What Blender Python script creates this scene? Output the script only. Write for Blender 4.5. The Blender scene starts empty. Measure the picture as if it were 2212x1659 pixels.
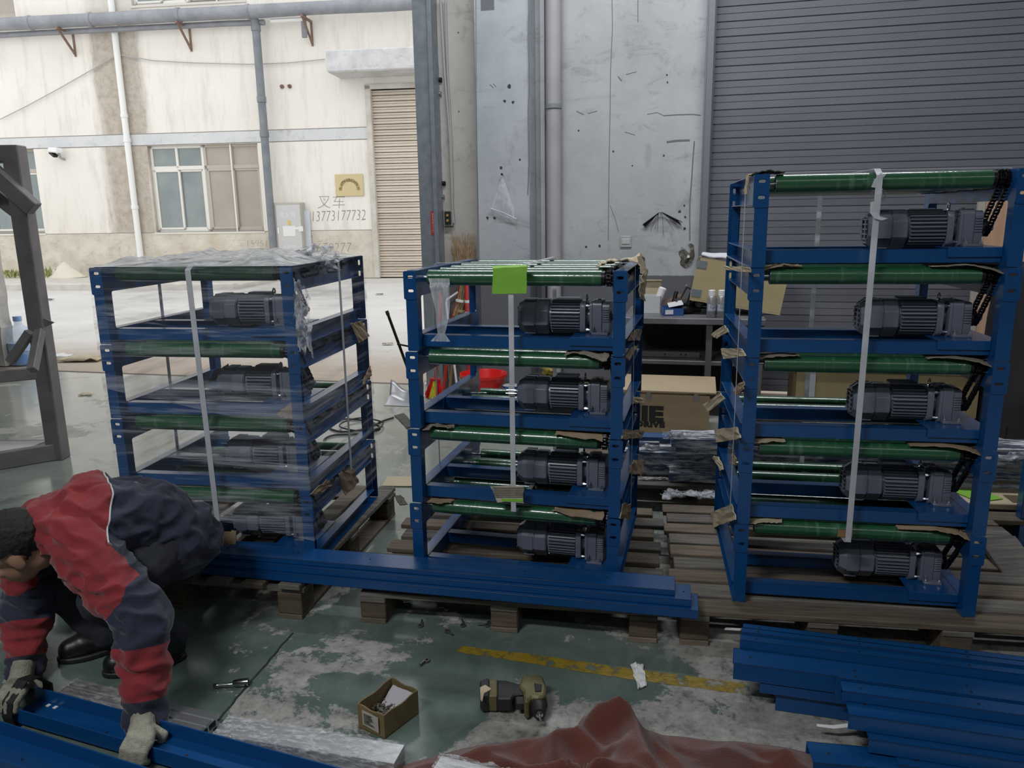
import bpy, bmesh, math, random
from math import sin, cos, pi, radians
from mathutils import Vector as V, Matrix, noise as mnoise
random.seed(7)
S = bpy.context.scene
COL = S.collection

# ------------------------------------------------------------------ camera, light, exposure
CAMPOS = V((0, 0, 1.5))
FPX = 1655.185
FWD = V((0.0, 0.97711412, -0.21271576)); RGT = V((0.99988825, -0.00318006, -0.01460766)); UPV = V((0.0149498, 0.21269199, 0.97700492))
cd = bpy.data.cameras.new('camera'); cd.sensor_width = 36; cd.lens = FPX / 2212 * 36; cd.clip_end = 200; cd.clip_start = .05
cam = bpy.data.objects.new('camera', cd); COL.objects.link(cam)
cam.matrix_world = Matrix(((RGT.x, UPV.x, -FWD.x, 0), (RGT.y, UPV.y, -FWD.y, 0), (RGT.z, UPV.z, -FWD.z, 1.5), (0, 0, 0, 1)))
S.camera = cam
S.view_settings.view_transform = 'Standard'; S.view_settings.look = 'None'
S.view_settings.gamma = 1; S.view_settings.use_curve_mapping = False
S.view_settings.exposure = EXPOSURE = 0.0
w = bpy.data.worlds.new('world'); S.world = w; w.use_nodes = True
_n = w.node_tree.nodes; _l = w.node_tree.links
bg = _n['Background']; bg.inputs[1].default_value = 1.6
bg.inputs[0].default_value = (0.96, 0.98, 1.0, 1)

def area_light(name, loc, size, sizey, power, rot=(0, 0, 0), col=(1, 1, 1)):
    ld = bpy.data.lights.new(name, 'AREA'); ld.shape = 'RECTANGLE'; ld.size = size; ld.size_y = sizey
    ld.energy = power; ld.color = col
    o = bpy.data.objects.new(name, ld); o.location = loc; o.rotation_euler = rot; COL.objects.link(o); return o
# ceiling strip lamps of the hall, all of them above the picture
area_light('ceiling_lamp', (.9, 4.7, 4.8), 4.2, .16, 145, (0, 0, -.235), (.93, .95, 1))
area_light('ceiling_lamp', (-2.3, -.9, 4.8), 1.6, .14, 135, (radians(22), radians(-14), -.235), (.95, .97, 1))
area_light('ceiling_lamp', (1.2, -2.6, 4.6), 6.5, .05, 34, (radians(26), 0, -.2), (.95, .97, 1))

# ------------------------------------------------------------------ unprojecting the survey points of the place
def ray(x, y): return FWD * FPX + RGT * (x - 1106) + UPV * (829.5 - y)
def onz(x, y, z=0):
    d = ray(x, y); return CAMPOS + d * ((z - 1.5) / d.z)
def ony(x, y, Y):
    d = ray(x, y); return CAMPOS + d * (Y / d.y)
class Fr:
    """a vertical survey frame: u along, n into the wall, z up"""
    def __init__(s, o, yaw):
        s.o = V(o); s.yaw = yaw; s.u = V((cos(yaw), sin(yaw), 0)); s.n = V((-sin(yaw), cos(yaw), 0))
    def __call__(s, u, n, z): return s.o + s.u * u + s.n * n + V((0, 0, z))
    def hit(s, x, y, n=0):
        d = ray(x, y); t = (s.o + s.n * n - CAMPOS).dot(s.n) / d.dot(s.n); p = CAMPOS + d * t
        return (p - s.o).dot(s.u), p.z
    def loc(s, p):
        q = V(p) - s.o; return V((q.dot(s.u), q.dot(s.n), q.z))
FAC = Fr((-2.928, 20.12, 0), -.13)       # facade across the yard
IW = Fr((-.69, 6.75, 0), -.235)          # the hall's own wall

# ------------------------------------------------------------------ materials
def N(nt, t, **k):
    n = nt.nodes.new(t)
    for a, b in k.items():
        if a.startswith('i_'): n.inputs[int(a[2:])].default_value = b
        else: setattr(n, a, b)
    return n
MATS = {}
def ramp(nt, src, stops):
    r = nt.nodes.new('ShaderNodeValToRGB'); e = r.color_ramp.elements
    while len(e) < len(stops): e.new(.5)
    for i, (p, c) in enumerate(stops):
        e[i].position = p; e[i].color = (*c, 1) if len(c) == 3 else c
    nt.links.new(src, r.inputs[0]); return r
def noise_node(nt, scale, detail=4, rough=.55, stretch=None, coord='Object', rot=None, dist=0):
    tc = nt.nodes.new('ShaderNodeTexCoord'); mp = nt.nodes.new('ShaderNodeMapping')
    if stretch: mp.inputs['Scale'].default_value = stretch
    if rot: mp.inputs['Rotation'].default_value = rot
    nt.links.new(tc.outputs[coord], mp.inputs[0])
    n = nt.nodes.new('ShaderNodeTexNoise'); n.inputs['Scale'].default_value = scale
    n.inputs['Detail'].default_value = detail; n.inputs['Roughness'].default_value = rough; n.inputs['Distortion'].default_value = dist
    nt.links.new(mp.outputs[0], n.inputs[0]); return n
def mat(name, col, rough=.5, metal=0, col2=None, scale=6, stretch=None, lo=.35, hi=.65, bump=0, bscale=60, bstretch=None, coat=0, rand=0, rough2=None, detail=4, spec=.5, sheen=0):
    if name in MATS: return MATS[name]
    m = bpy.data.materials.new(name); m.use_nodes = True; nt = m.node_tree; b = nt.nodes['Principled BSDF']
    b.inputs['Base Color'].default_value = (*col, 1); b.inputs['Roughness'].default_value = rough; b.inputs['Metallic'].default_value = metal
    b.inputs['Coat Weight'].default_value = coat; b.inputs['Coat Roughness'].default_value = .12; b.inputs['Specular IOR Level'].default_value = spec
    if sheen: b.inputs['Sheen Weight'].default_value = sheen
    cs = None
    if col2:
        n = noise_node(nt, scale, detail, stretch=stretch); r = ramp(nt, n.outputs[0], [(lo, col), (hi, col2)]); cs = r.outputs[0]
        if rough2 is not None:
            rr = ramp(nt, n.outputs[0], [(lo, (rough,) * 3), (hi, (rough2,) * 3)]); nt.links.new(rr.outputs[0], b.inputs['Roughness'])
    if rand:
        oi = nt.nodes.new('ShaderNodeObjectInfo'); mr = nt.nodes.new('ShaderNodeMapRange'); mr.inputs[3].default_value = 1 - rand; mr.inputs[4].default_value = 1 + rand
        nt.links.new(oi.outputs['Random'], mr.inputs[0])
        mx = nt.nodes.new('ShaderNodeMix'); mx.data_type = 'RGBA'; mx.blend_type = 'MULTIPLY'; mx.inputs[0].default_value = 1
        if cs: nt.links.new(cs, mx.inputs[6])
        else: mx.inputs[6].default_value = (*col, 1)
        cmb = nt.nodes.new('ShaderNodeCombineColor')
        for i in range(3): nt.links.new(mr.outputs[0], cmb.inputs[i])
        nt.links.new(cmb.outputs[0], mx.inputs[7]); cs = mx.outputs[2]
    if cs: nt.links.new(cs, b.inputs['Base Color'])
    if bump:
        n2 = noise_node(nt, bscale, 5, .6, stretch=bstretch); bp = nt.nodes.new('ShaderNodeBump'); bp.inputs[0].default_value = bump; bp.inputs[1].default_value = .01
        nt.links.new(n2.outputs[0], bp.inputs['Height']); nt.links.new(bp.outputs[0], b.inputs['Normal'])
    MATS[name] = m; return m

BLUE = mat('blue_paint', (.003, .066, .215), .28, coat=.35, col2=(.003, .054, .18), scale=3, bump=.04, bscale=180)
BLUE2 = mat('blue_paint_dull', (.003, .06, .20), .33, coat=.2, bump=.05, bscale=160)
DARK = mat('motor_paint', (.14, .155, .20), .32, coat=.25, bump=.08, bscale=220)
DARK2 = mat('motor_recess', (.012, .014, .02), .6)
BLACK = mat('black_steel', (.008, .008, .009), .42, .3)
CHAIN = mat('chain_steel', (.03, .03, .034), .3, .85)
STEEL = mat('bright_steel', (.6, .6, .62), .25, 1)
GALV = mat('galvanised', (.27, .30, .33), .45, .35, col2=(.21, .24, .26), scale=14, bump=.05)
ALU = mat('aluminium', (.62, .63, .65), .32, .9, bump=.03, bscale=200, bstretch=(1, 30, 30))
FSTEEL = mat('raw_frame_steel', (.13, .12, .123), .5, .1, col2=(.19, .178, .178), scale=5)
WOODS = [mat('pallet_wood_a', (.20, .155, .112), .8, col2=(.105, .085, .062), scale=4, stretch=(1.2, 14, 14), bump=.35, bscale=9, bstretch=(1, 16, 16), rand=.3),
         mat('pallet_wood_b', (.185, .17, .148), .85, col2=(.092, .084, .075), scale=4, stretch=(1.2, 14, 14), bump=.35, bscale=9, bstretch=(1, 16, 16), rand=.3)]
BLOCKW = mat('block_wood', (.13, .098, .065), .85, col2=(.07, .052, .037), scale=5, stretch=(1, 1, 9), bump=.3, bscale=14, rand=.25)
PLY = mat('plywood', (.45, .36, .24), .65, col2=(.36, .28, .18), scale=3, stretch=(1, 8, 8), bump=.08)
PLYPINK = mat('plywood_red', (.62, .40, .27), .6, col2=(.50, .31, .20), scale=2, stretch=(8, 8, 1), bump=.05)
CARD = mat('cardboard', (.36, .265, .17), .8, col2=(.29, .21, .13), scale=7, bump=.12, bscale=70, bstretch=(1, 12, 1), rand=.15)
CARDL = mat('cardboard_light', (.55, .47, .32), .8, col2=(.46, .38, .25), scale=7, bump=.12, bscale=70, bstretch=(1, 12, 1), rand=.1)
CARDG = mat('cardboard_grey', (.30, .26, .21), .85, col2=(.19, .16, .125), scale=9, bump=.3, bscale=60, bstretch=(1, 12, 1), rand=.15)
STRAP = mat('strap_white', (.78, .79, .82), .38, col2=(.68, .69, .72), scale=12, bump=.1, bscale=300)
_nt = STRAP.node_tree; _tl = N(_nt, 'ShaderNodeBsdfTranslucent'); _tl.inputs[0].default_value = (.8, .81, .83, 1); _mx = N(_nt, 'ShaderNodeMixShader'); _mx.inputs[0].default_value = .42
_nt.links.new(_nt.nodes['Principled BSDF'].outputs[0], _mx.inputs[1]); _nt.links.new(_tl.outputs[0], _mx.inputs[2]); _nt.links.new(_mx.outputs[0], _nt.nodes['Material Output'].inputs['Surface'])
WHITE = mat('white_plastic', (.8, .8, .79), .4)
PAPER = mat('white_paper', (.72, .72, .70), .8)
GREENC = mat('green_card', (.22, .50, .045), .55, bump=.05)
RED = mat('red_plastic', (.72, .02, .015), .35)
REDP = mat('red_paint', (.42, .03, .025), .5)
YELLOW = mat('yellow_plastic', (.62, .60, .05), .5)
RUST = mat('rusty_bracket', (.27, .17, .125), .8, col2=(.17, .11, .085), scale=20)
INK = mat('black_ink', (.012, .012, .012), .6)
PENCIL = mat('graffiti_ink', (.26, .235, .215), .9)
RINK = mat('sign_ink', (.15, .10, .02), .6)
TWIG = mat('twig_straw', (.30, .21, .11), .85, col2=(.42, .31, .18), scale=30)
RUBBER = mat('black_rubber', (.012, .012, .012), .6)

def streak_green():
    m = bpy.data.materials.new('green_lagging'); m.use_nodes = True; nt = m.node_tree; b = nt.nodes['Principled BSDF']
    tc = N(nt, 'ShaderNodeTexCoord'); mp = N(nt, 'ShaderNodeMapping'); mp.inputs['Rotation'].default_value = (0, 0, .35); mp.inputs['Scale'].default_value = (55, 6, 6)
    oi = N(nt, 'ShaderNodeObjectInfo'); nt.links.new(tc.outputs['Object'], mp.inputs[0])
    ad = N(nt, 'ShaderNodeVectorMath', operation='ADD'); sc = N(nt, 'ShaderNodeMath', operation='MULTIPLY'); sc.inputs[1].default_value = 50
    nt.links.new(oi.outputs['Random'], sc.inputs[0]); nt.links.new(mp.outputs[0], ad.inputs[0]); nt.links.new(sc.outputs[0], ad.inputs[1])
    n = N(nt, 'ShaderNodeTexNoise'); n.inputs['Scale'].default_value = 1; n.inputs['Detail'].default_value = 3; nt.links.new(ad.outputs[0], n.inputs[0])
    r = ramp(nt, n.outputs[0], [(.58, (.014, .092, .036)), (.80, (.10, .20, .125))]); nt.links.new(r.outputs[0], b.inputs['Base Color'])
    bp = N(nt, 'ShaderNodeBump'); bp.inputs[0].default_value = .35; bp.inputs[1].default_value = .004
    nt.links.new(n.outputs[0], bp.inputs['Height']); nt.links.new(bp.outputs[0], b.inputs['Coat Normal'])
    b.inputs['Roughness'].default_value = .35; b.inputs['Coat Weight'].default_value = 1; b.inputs['Coat Roughness'].default_value = .05
    return m
GREEN = streak_green()

def film_mat(name, dens_lo, dens_hi, stretch, rot=(0, 0, 0), rough=.15, p0=.50, p1=.76, scale=1, col=(.82, .85, .9)):
    m = bpy.data.materials.new(name); m.use_nodes = True; nt = m.node_tree; out = nt.nodes['Material Output']; b = nt.nodes['Principled BSDF']
    b.inputs['Base Color'].default_value = (*col, 1); b.inputs['Roughness'].default_value = rough; b.inputs['Specular IOR Level'].default_value = .8
    n = noise_node(nt, scale, 5, .65, stretch=stretch, rot=rot, dist=.3)
    r = ramp(nt, n.outputs[0], [(p0, (dens_lo,) * 3), (p1, (dens_hi,) * 3)])
    tr = N(nt, 'ShaderNodeBsdfTransparent'); mx = N(nt, 'ShaderNodeMixShader')
    nt.links.new(r.outputs[0], mx.inputs[0]); nt.links.new(tr.outputs[0], mx.inputs[1]); nt.links.new(b.outputs[0], mx.inputs[2])
    bp = N(nt, 'ShaderNodeBump'); bp.inputs[0].default_value = .8; bp.inputs[1].default_value = .01
    nt.links.new(n.outputs[0], bp.inputs['Height']); nt.links.new(bp.outputs[0], b.inputs['Normal'])
    nt.links.new(mx.outputs[0], out.inputs['Surface']); return m
FILM = film_mat('stretch_film', .035, .45, (1.2, 1.2, 22), (0, .12, 0))
FILMD = film_mat('stretch_film_slanted', .035, .5, (1.5, 1.5, 26), (.75, .2, 0))
FILMC = film_mat('crumpled_film', .12, .8, (9, 9, 9), scale=2.5, p0=.42, p1=.7, rough=.1)
FILMT = film_mat('bunched_film', .35, .8, (40, 40, 3), scale=1, p0=.4, p1=.65, rough=.2)
FILMS = film_mat('wrapped_film', .35, .92, (6, 22, 14), scale=2, p0=.38, p1=.62, rough=.1)

# ------------------------------------------------------------------ mesh helpers
class MB:
    def __init__(s): s.v = []; s.f = []; s.mi = []; s.cur = 0
    def add(s, vs, fs):
        b = len(s.v); s.v += [tuple(p) for p in vs]; s.f += [tuple(i + b for i in f) for f in fs]; s.mi += [s.cur] * len(fs); return s
    def box(s, c, d, R=None):
        c = V(c); h = V(d) / 2; vs = []
        for k in range(8):
            p = V((h.x * (1 if k & 1 else -1), h.y * (1 if k & 2 else -1), h.z * (1 if k & 4 else -1)))
            if R is not None: p = R @ p
            vs.append(c + p)
        return s.add(vs, [(0, 2, 3, 1), (4, 5, 7, 6), (0, 1, 5, 4), (2, 6, 7, 3), (0, 4, 6, 2), (1, 3, 7, 5)])
    def mm(s, a, b):
        return s.box([(a[i] + b[i]) / 2 for i in range(3)], [abs(b[i] - a[i]) for i in range(3)])
    def bar(s, p0, p1, wd, ht, up=(0, 0, 1)):
        p0 = V(p0); p1 = V(p1); d = p1 - p0; L = d.length; x = d / L; y = V(up).cross(x)
        if y.length < 1e-4: y = V((0, 1, 0)).cross(x)
        y.normalize(); z = x.cross(y); R = Matrix((x, y, z)).transposed()
        return s.box((p0 + p1) / 2, (L, wd, ht), R)
    def tube(s, pts, r, n=8, cap=True, closed=False, flat=1.0):
        pts = [V(p) for p in pts]; m = len(pts); rs = r if isinstance(r, (list, tuple)) else [r] * m
        t0 = (pts[1] - pts[0]).normalized(); a = V((0, 0, 1)) if abs(t0.z) < .9 else V((1, 0, 0))
        nx = t0.cross(a).normalized(); vs = []
        for i, p in enumerate(pts):
            if closed: t = (pts[(i + 1) % m] - pts[i - 1]).normalized()
            else: t = (pts[min(i + 1, m - 1)] - pts[max(i - 1, 0)]).normalized()
            nx = (nx - t * nx.dot(t)).normalized(); ny = t.cross(nx)
            for k in range(n):
                q = 2 * pi * k / n; vs.append(p + nx * (cos(q) * rs[i]) + ny * (sin(q) * rs[i] * flat))
        fs = []
        for i in range(m if closed else m - 1):
            j = (i + 1) % m
            for k in range(n): fs.append((i * n + k, i * n + (k + 1) % n, j * n + (k + 1) % n, j * n + k))
        if cap and not closed:
            fs.append(tuple(range(n))[::-1]); fs.append(tuple((m - 1) * n + k for k in range(n)))
        return s.add(vs, fs)
    def lathe(s, prof, o, ax, n=20, ph=0):
        o = V(o); ax = V(ax).normalized(); a = V((0, 0, 1)) if abs(ax.z) < .9 else V((1, 0, 0))
        nx = ax.cross(a).normalized(); ny = ax.cross(nx); vs = []
        for (r, h) in prof:
            for k in range(n):
                q = 2 * pi * k / n + ph; vs.append(o + ax * h + nx * (cos(q) * r) + ny * (sin(q) * r))
        fs = []
        for i in range(len(prof) - 1):
            for k in range(n): fs.append((i * n + k, i * n + (k + 1) % n, (i + 1) * n + (k + 1) % n, (i + 1) * n + k))
        if prof[0][0] > 1e-5: fs.append(tuple(range(n))[::-1])
        if prof[-1][0] > 1e-5: fs.append(tuple((len(prof) - 1) * n + k for k in range(n)))
        return s.add(vs, fs)
    def prism(s, poly, fn, t):
        """poly in (a,b), fn(a,b,c)->xyz, extruded c from 0 to t"""
        n = len(poly); vs = [fn(a, b, 0) for a, b in poly] + [fn(a, b, t) for a, b in poly]
        fs = [tuple(range(n))[::-1], tuple(range(n, 2 * n))] + [(i, (i + 1) % n, n + (i + 1) % n, n + i) for i in range(n)]
        return s.add(vs, fs)
    def grid(s, fn, nu, nv, thick=0):
        vs = [fn(i / nu, j / nv) for j in range(nv + 1) for i in range(nu + 1)]; W1 = nu + 1
        return s.add(vs, [(j * W1 + i, j * W1 + i + 1, (j + 1) * W1 + i + 1, (j + 1) * W1 + i) for j in range(nv) for i in range(nu)])
    def mesh(s, name, m, smooth=None):
        me = bpy.data.meshes.new(name); me.from_pydata(s.v, [], s.f)
        ms = m if isinstance(m, (list, tuple)) else [m]
        for q in ms: me.materials.append(q)
        if len(ms) > 1: me.polygons.foreach_set('material_index', s.mi)
        bm = bmesh.new(); bm.from_mesh(me); bmesh.ops.recalc_face_normals(bm, faces=bm.faces); bm.to_mesh(me); bm.free()
        if smooth is not None:
            me.polygons.foreach_set('use_smooth', [True] * len(me.polygons)); me.set_sharp_from_angle(angle=radians(smooth))
        return me
    def build(s, name, m, parent=None, loc=None, rotz=0, smooth=None, bevel=0, solid=0):
        o = bpy.data.objects.new(name, s.mesh(name, m, smooth)); COL.objects.link(o)
        if parent: o.parent = parent
        if loc is not None: o.location = loc
        if rotz: o.rotation_euler.z = rotz
        if solid:
            md = o.modifiers.new('solid', 'SOLIDIFY'); md.thickness = solid; md.offset = 0
        if bevel:
            md = o.modifiers.new('bevel', 'BEVEL'); md.width = bevel; md.segments = 1; md.limit_method = 'ANGLE'
        return o
def box1(a, b): return MB().mm(a, b)
def rrect(x0, y0, x1, y1, r=0, n=3):
    if r <= 0: return [(x0, y0), (x1, y0), (x1, y1), (x0, y1)]
    o = []
    for cx, cy, a in ((x1 - r, y0 + r, -90), (x1 - r, y1 - r, 0), (x0 + r, y1 - r, 90), (x0 + r, y0 + r, 180)):
        for k in range(n + 1): q = radians(a + 90 * k / n); o.append((cx + r * cos(q), cy + r * sin(q)))
    return o
def sheet(mb, outline, holes, t, fn):
    """a cut plate with real holes; fn(a,b,c)->xyz with c in -t/2..t/2"""
    cu = bpy.data.curves.new('tmp', 'CURVE'); cu.dimensions = '2D'; cu.fill_mode = 'BOTH'; cu.extrude = t / 2
    for pl in [outline] + list(holes):
        sp = cu.splines.new('POLY'); sp.points.add(len(pl) - 1)
        for i, (a, b) in enumerate(pl): sp.points[i].co = (a, b, 0, 1)
        sp.use_cyclic_u = True
    ob = bpy.data.objects.new('tmp', cu); COL.objects.link(ob)
    dg = bpy.context.evaluated_depsgraph_get(); me = bpy.data.meshes.new_from_object(ob.evaluated_get(dg))
    mb.add([fn(*v.co) for v in me.vertices], [tuple(p.vertices) for p in me.polygons])
    bpy.data.objects.remove(ob); bpy.data.curves.remove(cu); bpy.data.meshes.remove(me); return mb
def text_mesh(body, size, fn, ext=.0015, bold=0, shear=0, space=1):
    """flat lettering as mesh data: fn(a,b,c)->xyz"""
    cu = bpy.data.curves.new('tmp', 'FONT'); cu.body = body; cu.size = size; cu.extrude = ext; cu.offset = bold; cu.shear = shear; cu.space_character = space
    cu.align_x = 'CENTER'; cu.align_y = 'CENTER'; cu.resolution_u = 2
    ob = bpy.data.objects.new('tmp', cu); COL.objects.link(ob)
    dg = bpy.context.evaluated_depsgraph_get(); me = bpy.data.meshes.new_from_object(ob.evaluated_get(dg))
    r = ([fn(*v.co) for v in me.vertices], [tuple(p.vertices) for p in me.polygons])
    bpy.data.objects.remove(ob); bpy.data.curves.remove(cu); bpy.data.meshes.remove(me); return r
def strokes(mb, lines, fn, wd=.02):
    """hand-drawn strokes: polylines in (a,b) drawn as thin flat ribbons"""
    for ln in lines:
        for (a0, b0), (a1, b1) in zip(ln, ln[1:]):
            L = math.hypot(a1 - a0, b1 - b0) or 1e-6; nx, ny = -(b1 - b0) / L * wd / 2, (a1 - a0) / L * wd / 2
            q = [(a0 + nx, b0 + ny), (a1 + nx, b1 + ny), (a1 - nx, b1 - ny), (a0 - nx, b0 - ny)]
            mb.prism(q, fn, .002)
    return mb
def thing(name, label, cat, loc=(0, 0, 0), rotz=0, group=None):
    o = bpy.data.objects.new(name, None); COL.objects.link(o); o.location = loc; o.rotation_euler = (0, 0, rotz)
    o.empty_display_size = .05; return tag(o, label, cat, group)
def tag(o, label, cat, group=None):
    o['label'] = label; o['category'] = cat
    if group: o['group'] = group
    return o
def struct(o, label=None):
    o['kind'] = 'structure'
    if label: o['label'] = label
    return o
def copy_tree(o, parent=None):
    c = o.copy(); COL.objects.link(c)
    if parent: c.parent = parent
    for ch in list(o.children): copy_tree(ch, c)
    return c
def shared(mb, name, m, parent, smooth=None): return mb.build(name, m, parent, smooth=smooth)
def put(me, name, parent=None, loc=None, rotz=0):
    o = bpy.data.objects.new(name, me); COL.objects.link(o)
    if parent: o.parent = parent
    if loc is not None: o.location = loc
    if rotz: o.rotation_euler.z = rotz
    return o
def nz(p, s=1, k=0): return mnoise.noise(V(p) * s + V((k * 7.3, k * 3.1, k * 1.7)))

# ================================================================== THE SETTING
def wall_mat(name, base, base2, dado=None, dz=1.0, stain=(.2, .19, .17), sc=1.0, bump=.25):
    m = bpy.data.materials.new(name); m.use_nodes = True; nt = m.node_tree; b = nt.nodes['Principled BSDF']; b.inputs['Roughness'].default_value = .75
    n1 = noise_node(nt, 1.6 * sc, 6, .6); n2 = noise_node(nt, 5 * sc, 8, .7, stretch=(1, 1, .6)); 
    r1 = ramp(nt, n1.outputs[0], [(.35, base), (.65, base2)]); r2 = ramp(nt, n2.outputs[0], [(.30, stain), (.43, (1, 1, 1))])
    mx = N(nt, 'ShaderNodeMix', data_type='RGBA', blend_type='MULTIPLY'); mx.inputs[0].default_value = .35
    nt.links.new(r1.outputs[0], mx.inputs[6]); nt.links.new(r2.outputs[0], mx.inputs[7]); out = mx.outputs[2]
    ns = noise_node(nt, 2.2 * sc, 10, .8, stretch=(1, 1, 2.4), dist=1.2); rs = ramp(nt, ns.outputs[0], [(.36, (.62, .62, .63)), (.46, (1, 1, 1)), (.60, (1, 1, 1)), (.70, (1.16, 1.16, 1.16))])
    mq = N(nt, 'ShaderNodeMix', data_type='RGBA', blend_type='MULTIPLY'); mq.inputs[0].default_value = .6; nt.links.new(out, mq.inputs[6]); nt.links.new(rs.outputs[0], mq.inputs[7]); out = mq.outputs[2]
    n3 = noise_node(nt, 40, 3, .5)
    if dado:
        tc = N(nt, 'ShaderNodeTexCoord'); sp = N(nt, 'ShaderNodeSeparateXYZ'); nt.links.new(tc.outputs['Object'], sp.inputs[0])
        ma = N(nt, 'ShaderNodeMath', operation='MULTIPLY_ADD'); nt.links.new(n3.outputs[0], ma.inputs[0]); ma.inputs[1].default_value = .012; nt.links.new(sp.outputs[2], ma.inputs[2])
        lt = N(nt, 'ShaderNodeMath', operation='LESS_THAN'); lt.inputs[1].default_value = dz; nt.links.new(ma.outputs[0], lt.inputs[0])
        n4 = noise_node(nt, 3, 9, .75); r4 = ramp(nt, n4.outputs[0], [(.66, dado), (.70, base2)])
        m2 = N(nt, 'ShaderNodeMix', data_type='RGBA'); nt.links.new(lt.outputs[0], m2.inputs[0]); nt.links.new(out, m2.inputs[6]); nt.links.new(r4.outputs[0], m2.inputs[7]); out = m2.outputs[2]
    nt.links.new(out, b.inputs['Base Color'])
    bp = N(nt, 'ShaderNodeBump'); bp.inputs[0].default_value = bump; bp.inputs[1].default_value = .01; nt.links.new(n2.outputs[0], bp.inputs['Height']); nt.links.new(bp.outputs[0], b.inputs['Normal'])
    MATS[name] = m; return m
WALLI = wall_mat('hall_wall_paint', (.40, .41, .42), (.50, .51, .515), (.13, .135, .15), 1.0)
WALLP = wall_mat('pilaster_paint', (.36, .39, .42), (.48, .51, .53), (.13, .135, .15), 1.0)
WALLT = wall_mat('jamb_wall_paint', (.40, .385, .35), (.50, .48, .44), (.15, .145, .145), 1.0)
ROUGHC = wall_mat('rough_concrete', (.42, .40, .37), (.56, .54, .50), None, sc=2, bump=.8)
HALL = mat('hall_paint', (.42, .43, .45), .8)

def floor_mat():
    m = bpy.data.materials.new('worn_floor'); m.use_nodes = True; nt = m.node_tree; b = nt.nodes['Principled BSDF']
    big = noise_node(nt, 1.15, 9, .68, dist=.4); fine = noise_node(nt, 14, 12, .82); mid = noise_node(nt, 3.2, 9, .72, dist=.6)
    paint = ramp(nt, mid.outputs[0], [(.30, (.075, .11, .095)), (.62, (.14, .185, .16))])
    conc = ramp(nt, fine.outputs[0], [(.36, (.07, .069, .06)), (.47, (.27, .265, .24)), (.62, (.42, .41, .375))])
    ad = N(nt, 'ShaderNodeMath', operation='MULTIPLY_ADD'); nt.links.new(fine.outputs[0], ad.inputs[0]); ad.inputs[1].default_value = .22; nt.links.new(big.outputs[0], ad.inputs[2])
    # worn through to concrete mostly on the right, paint kept on the left
    tc = N(nt, 'ShaderNodeTexCoord'); sp = N(nt, 'ShaderNodeSeparateXYZ'); nt.links.new(tc.outputs['Object'], sp.inputs[0])
    mr = N(nt, 'ShaderNodeMapRange'); mr.inputs[1].default_value = .9; mr.inputs[2].default_value = 3.0; mr.inputs[3].default_value = -.065; mr.inputs[4].default_value = .12; nt.links.new(sp.outputs[0], mr.inputs[0])
    a2 = N(nt, 'ShaderNodeMath', operation='ADD'); nt.links.new(ad.outputs[0], a2.inputs[0]); nt.links.new(mr.outputs[0], a2.inputs[1])
    mask = ramp(nt, a2.outputs[0], [(.612, (0, 0, 0)), (.628, (1, 1, 1))])
    mx = N(nt, 'ShaderNodeMix', data_type='RGBA'); nt.links.new(mask.outputs[0], mx.inputs[0]); nt.links.new(paint.outputs[0], mx.inputs[6]); nt.links.new(conc.outputs[0], mx.inputs[7])
    # light from the yard painted into the floor colour, paler towards the opening
    yard_glow = N(nt, 'ShaderNodeMath', operation='MULTIPLY_ADD'); nt.links.new(mid.outputs[0], yard_glow.inputs[0]); yard_glow.inputs[1].default_value = 2.2; nt.links.new(sp.outputs[1], yard_glow.inputs[2])
    glow_mix = N(nt, 'ShaderNodeMapRange'); glow_mix.inputs[1].default_value = -3.0; glow_mix.inputs[2].default_value = .0; glow_mix.inputs[3].default_value = 0; glow_mix.inputs[4].default_value = .8; nt.links.new(yard_glow.outputs[0], glow_mix.inputs[0])
    md = N(nt, 'ShaderNodeMix', data_type='RGBA'); nt.links.new(glow_mix.outputs[0], md.inputs[0]); nt.links.new(mx.outputs[2], md.inputs[6]); md.inputs[7].default_value = (.34, .345, .30, 1); mx = md
    st = noise_node(nt, 2.1, 7, .65, dist=.8); rs = ramp(nt, st.outputs[0], [(.30, (.35, .35, .34)), (.42, (1, 1, 1))])
    m2 = N(nt, 'ShaderNodeMix', data_type='RGBA', blend_type='MULTIPLY'); m2.inputs[0].default_value = .75
    nt.links.new(mx.outputs[2], m2.inputs[6]); nt.links.new(rs.outputs[0], m2.inputs[7]); nt.links.new(m2.outputs[2], b.inputs['Base Color'])
    rr = ramp(nt, mask.outputs[0], [(0, (.13,) * 3), (1, (.55,) * 3)]); nt.links.new(rr.outputs[0], b.inputs['Roughness'])
    bp = N(nt, 'ShaderNodeBump'); bp.inputs[1].default_value = .006; bs_ = ramp(nt, mask.outputs[0], [(0, (.10,) * 3), (1, (.6,) * 3)]); nt.links.new(bs_.outputs[0], bp.inputs[0]); nt.links.new(a2.outputs[0], bp.inputs['Height']); nt.links.new(bp.outputs[0], b.inputs['Normal'])
    MATS['floor'] = m; return m
FLOORM = floor_mat()
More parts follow.
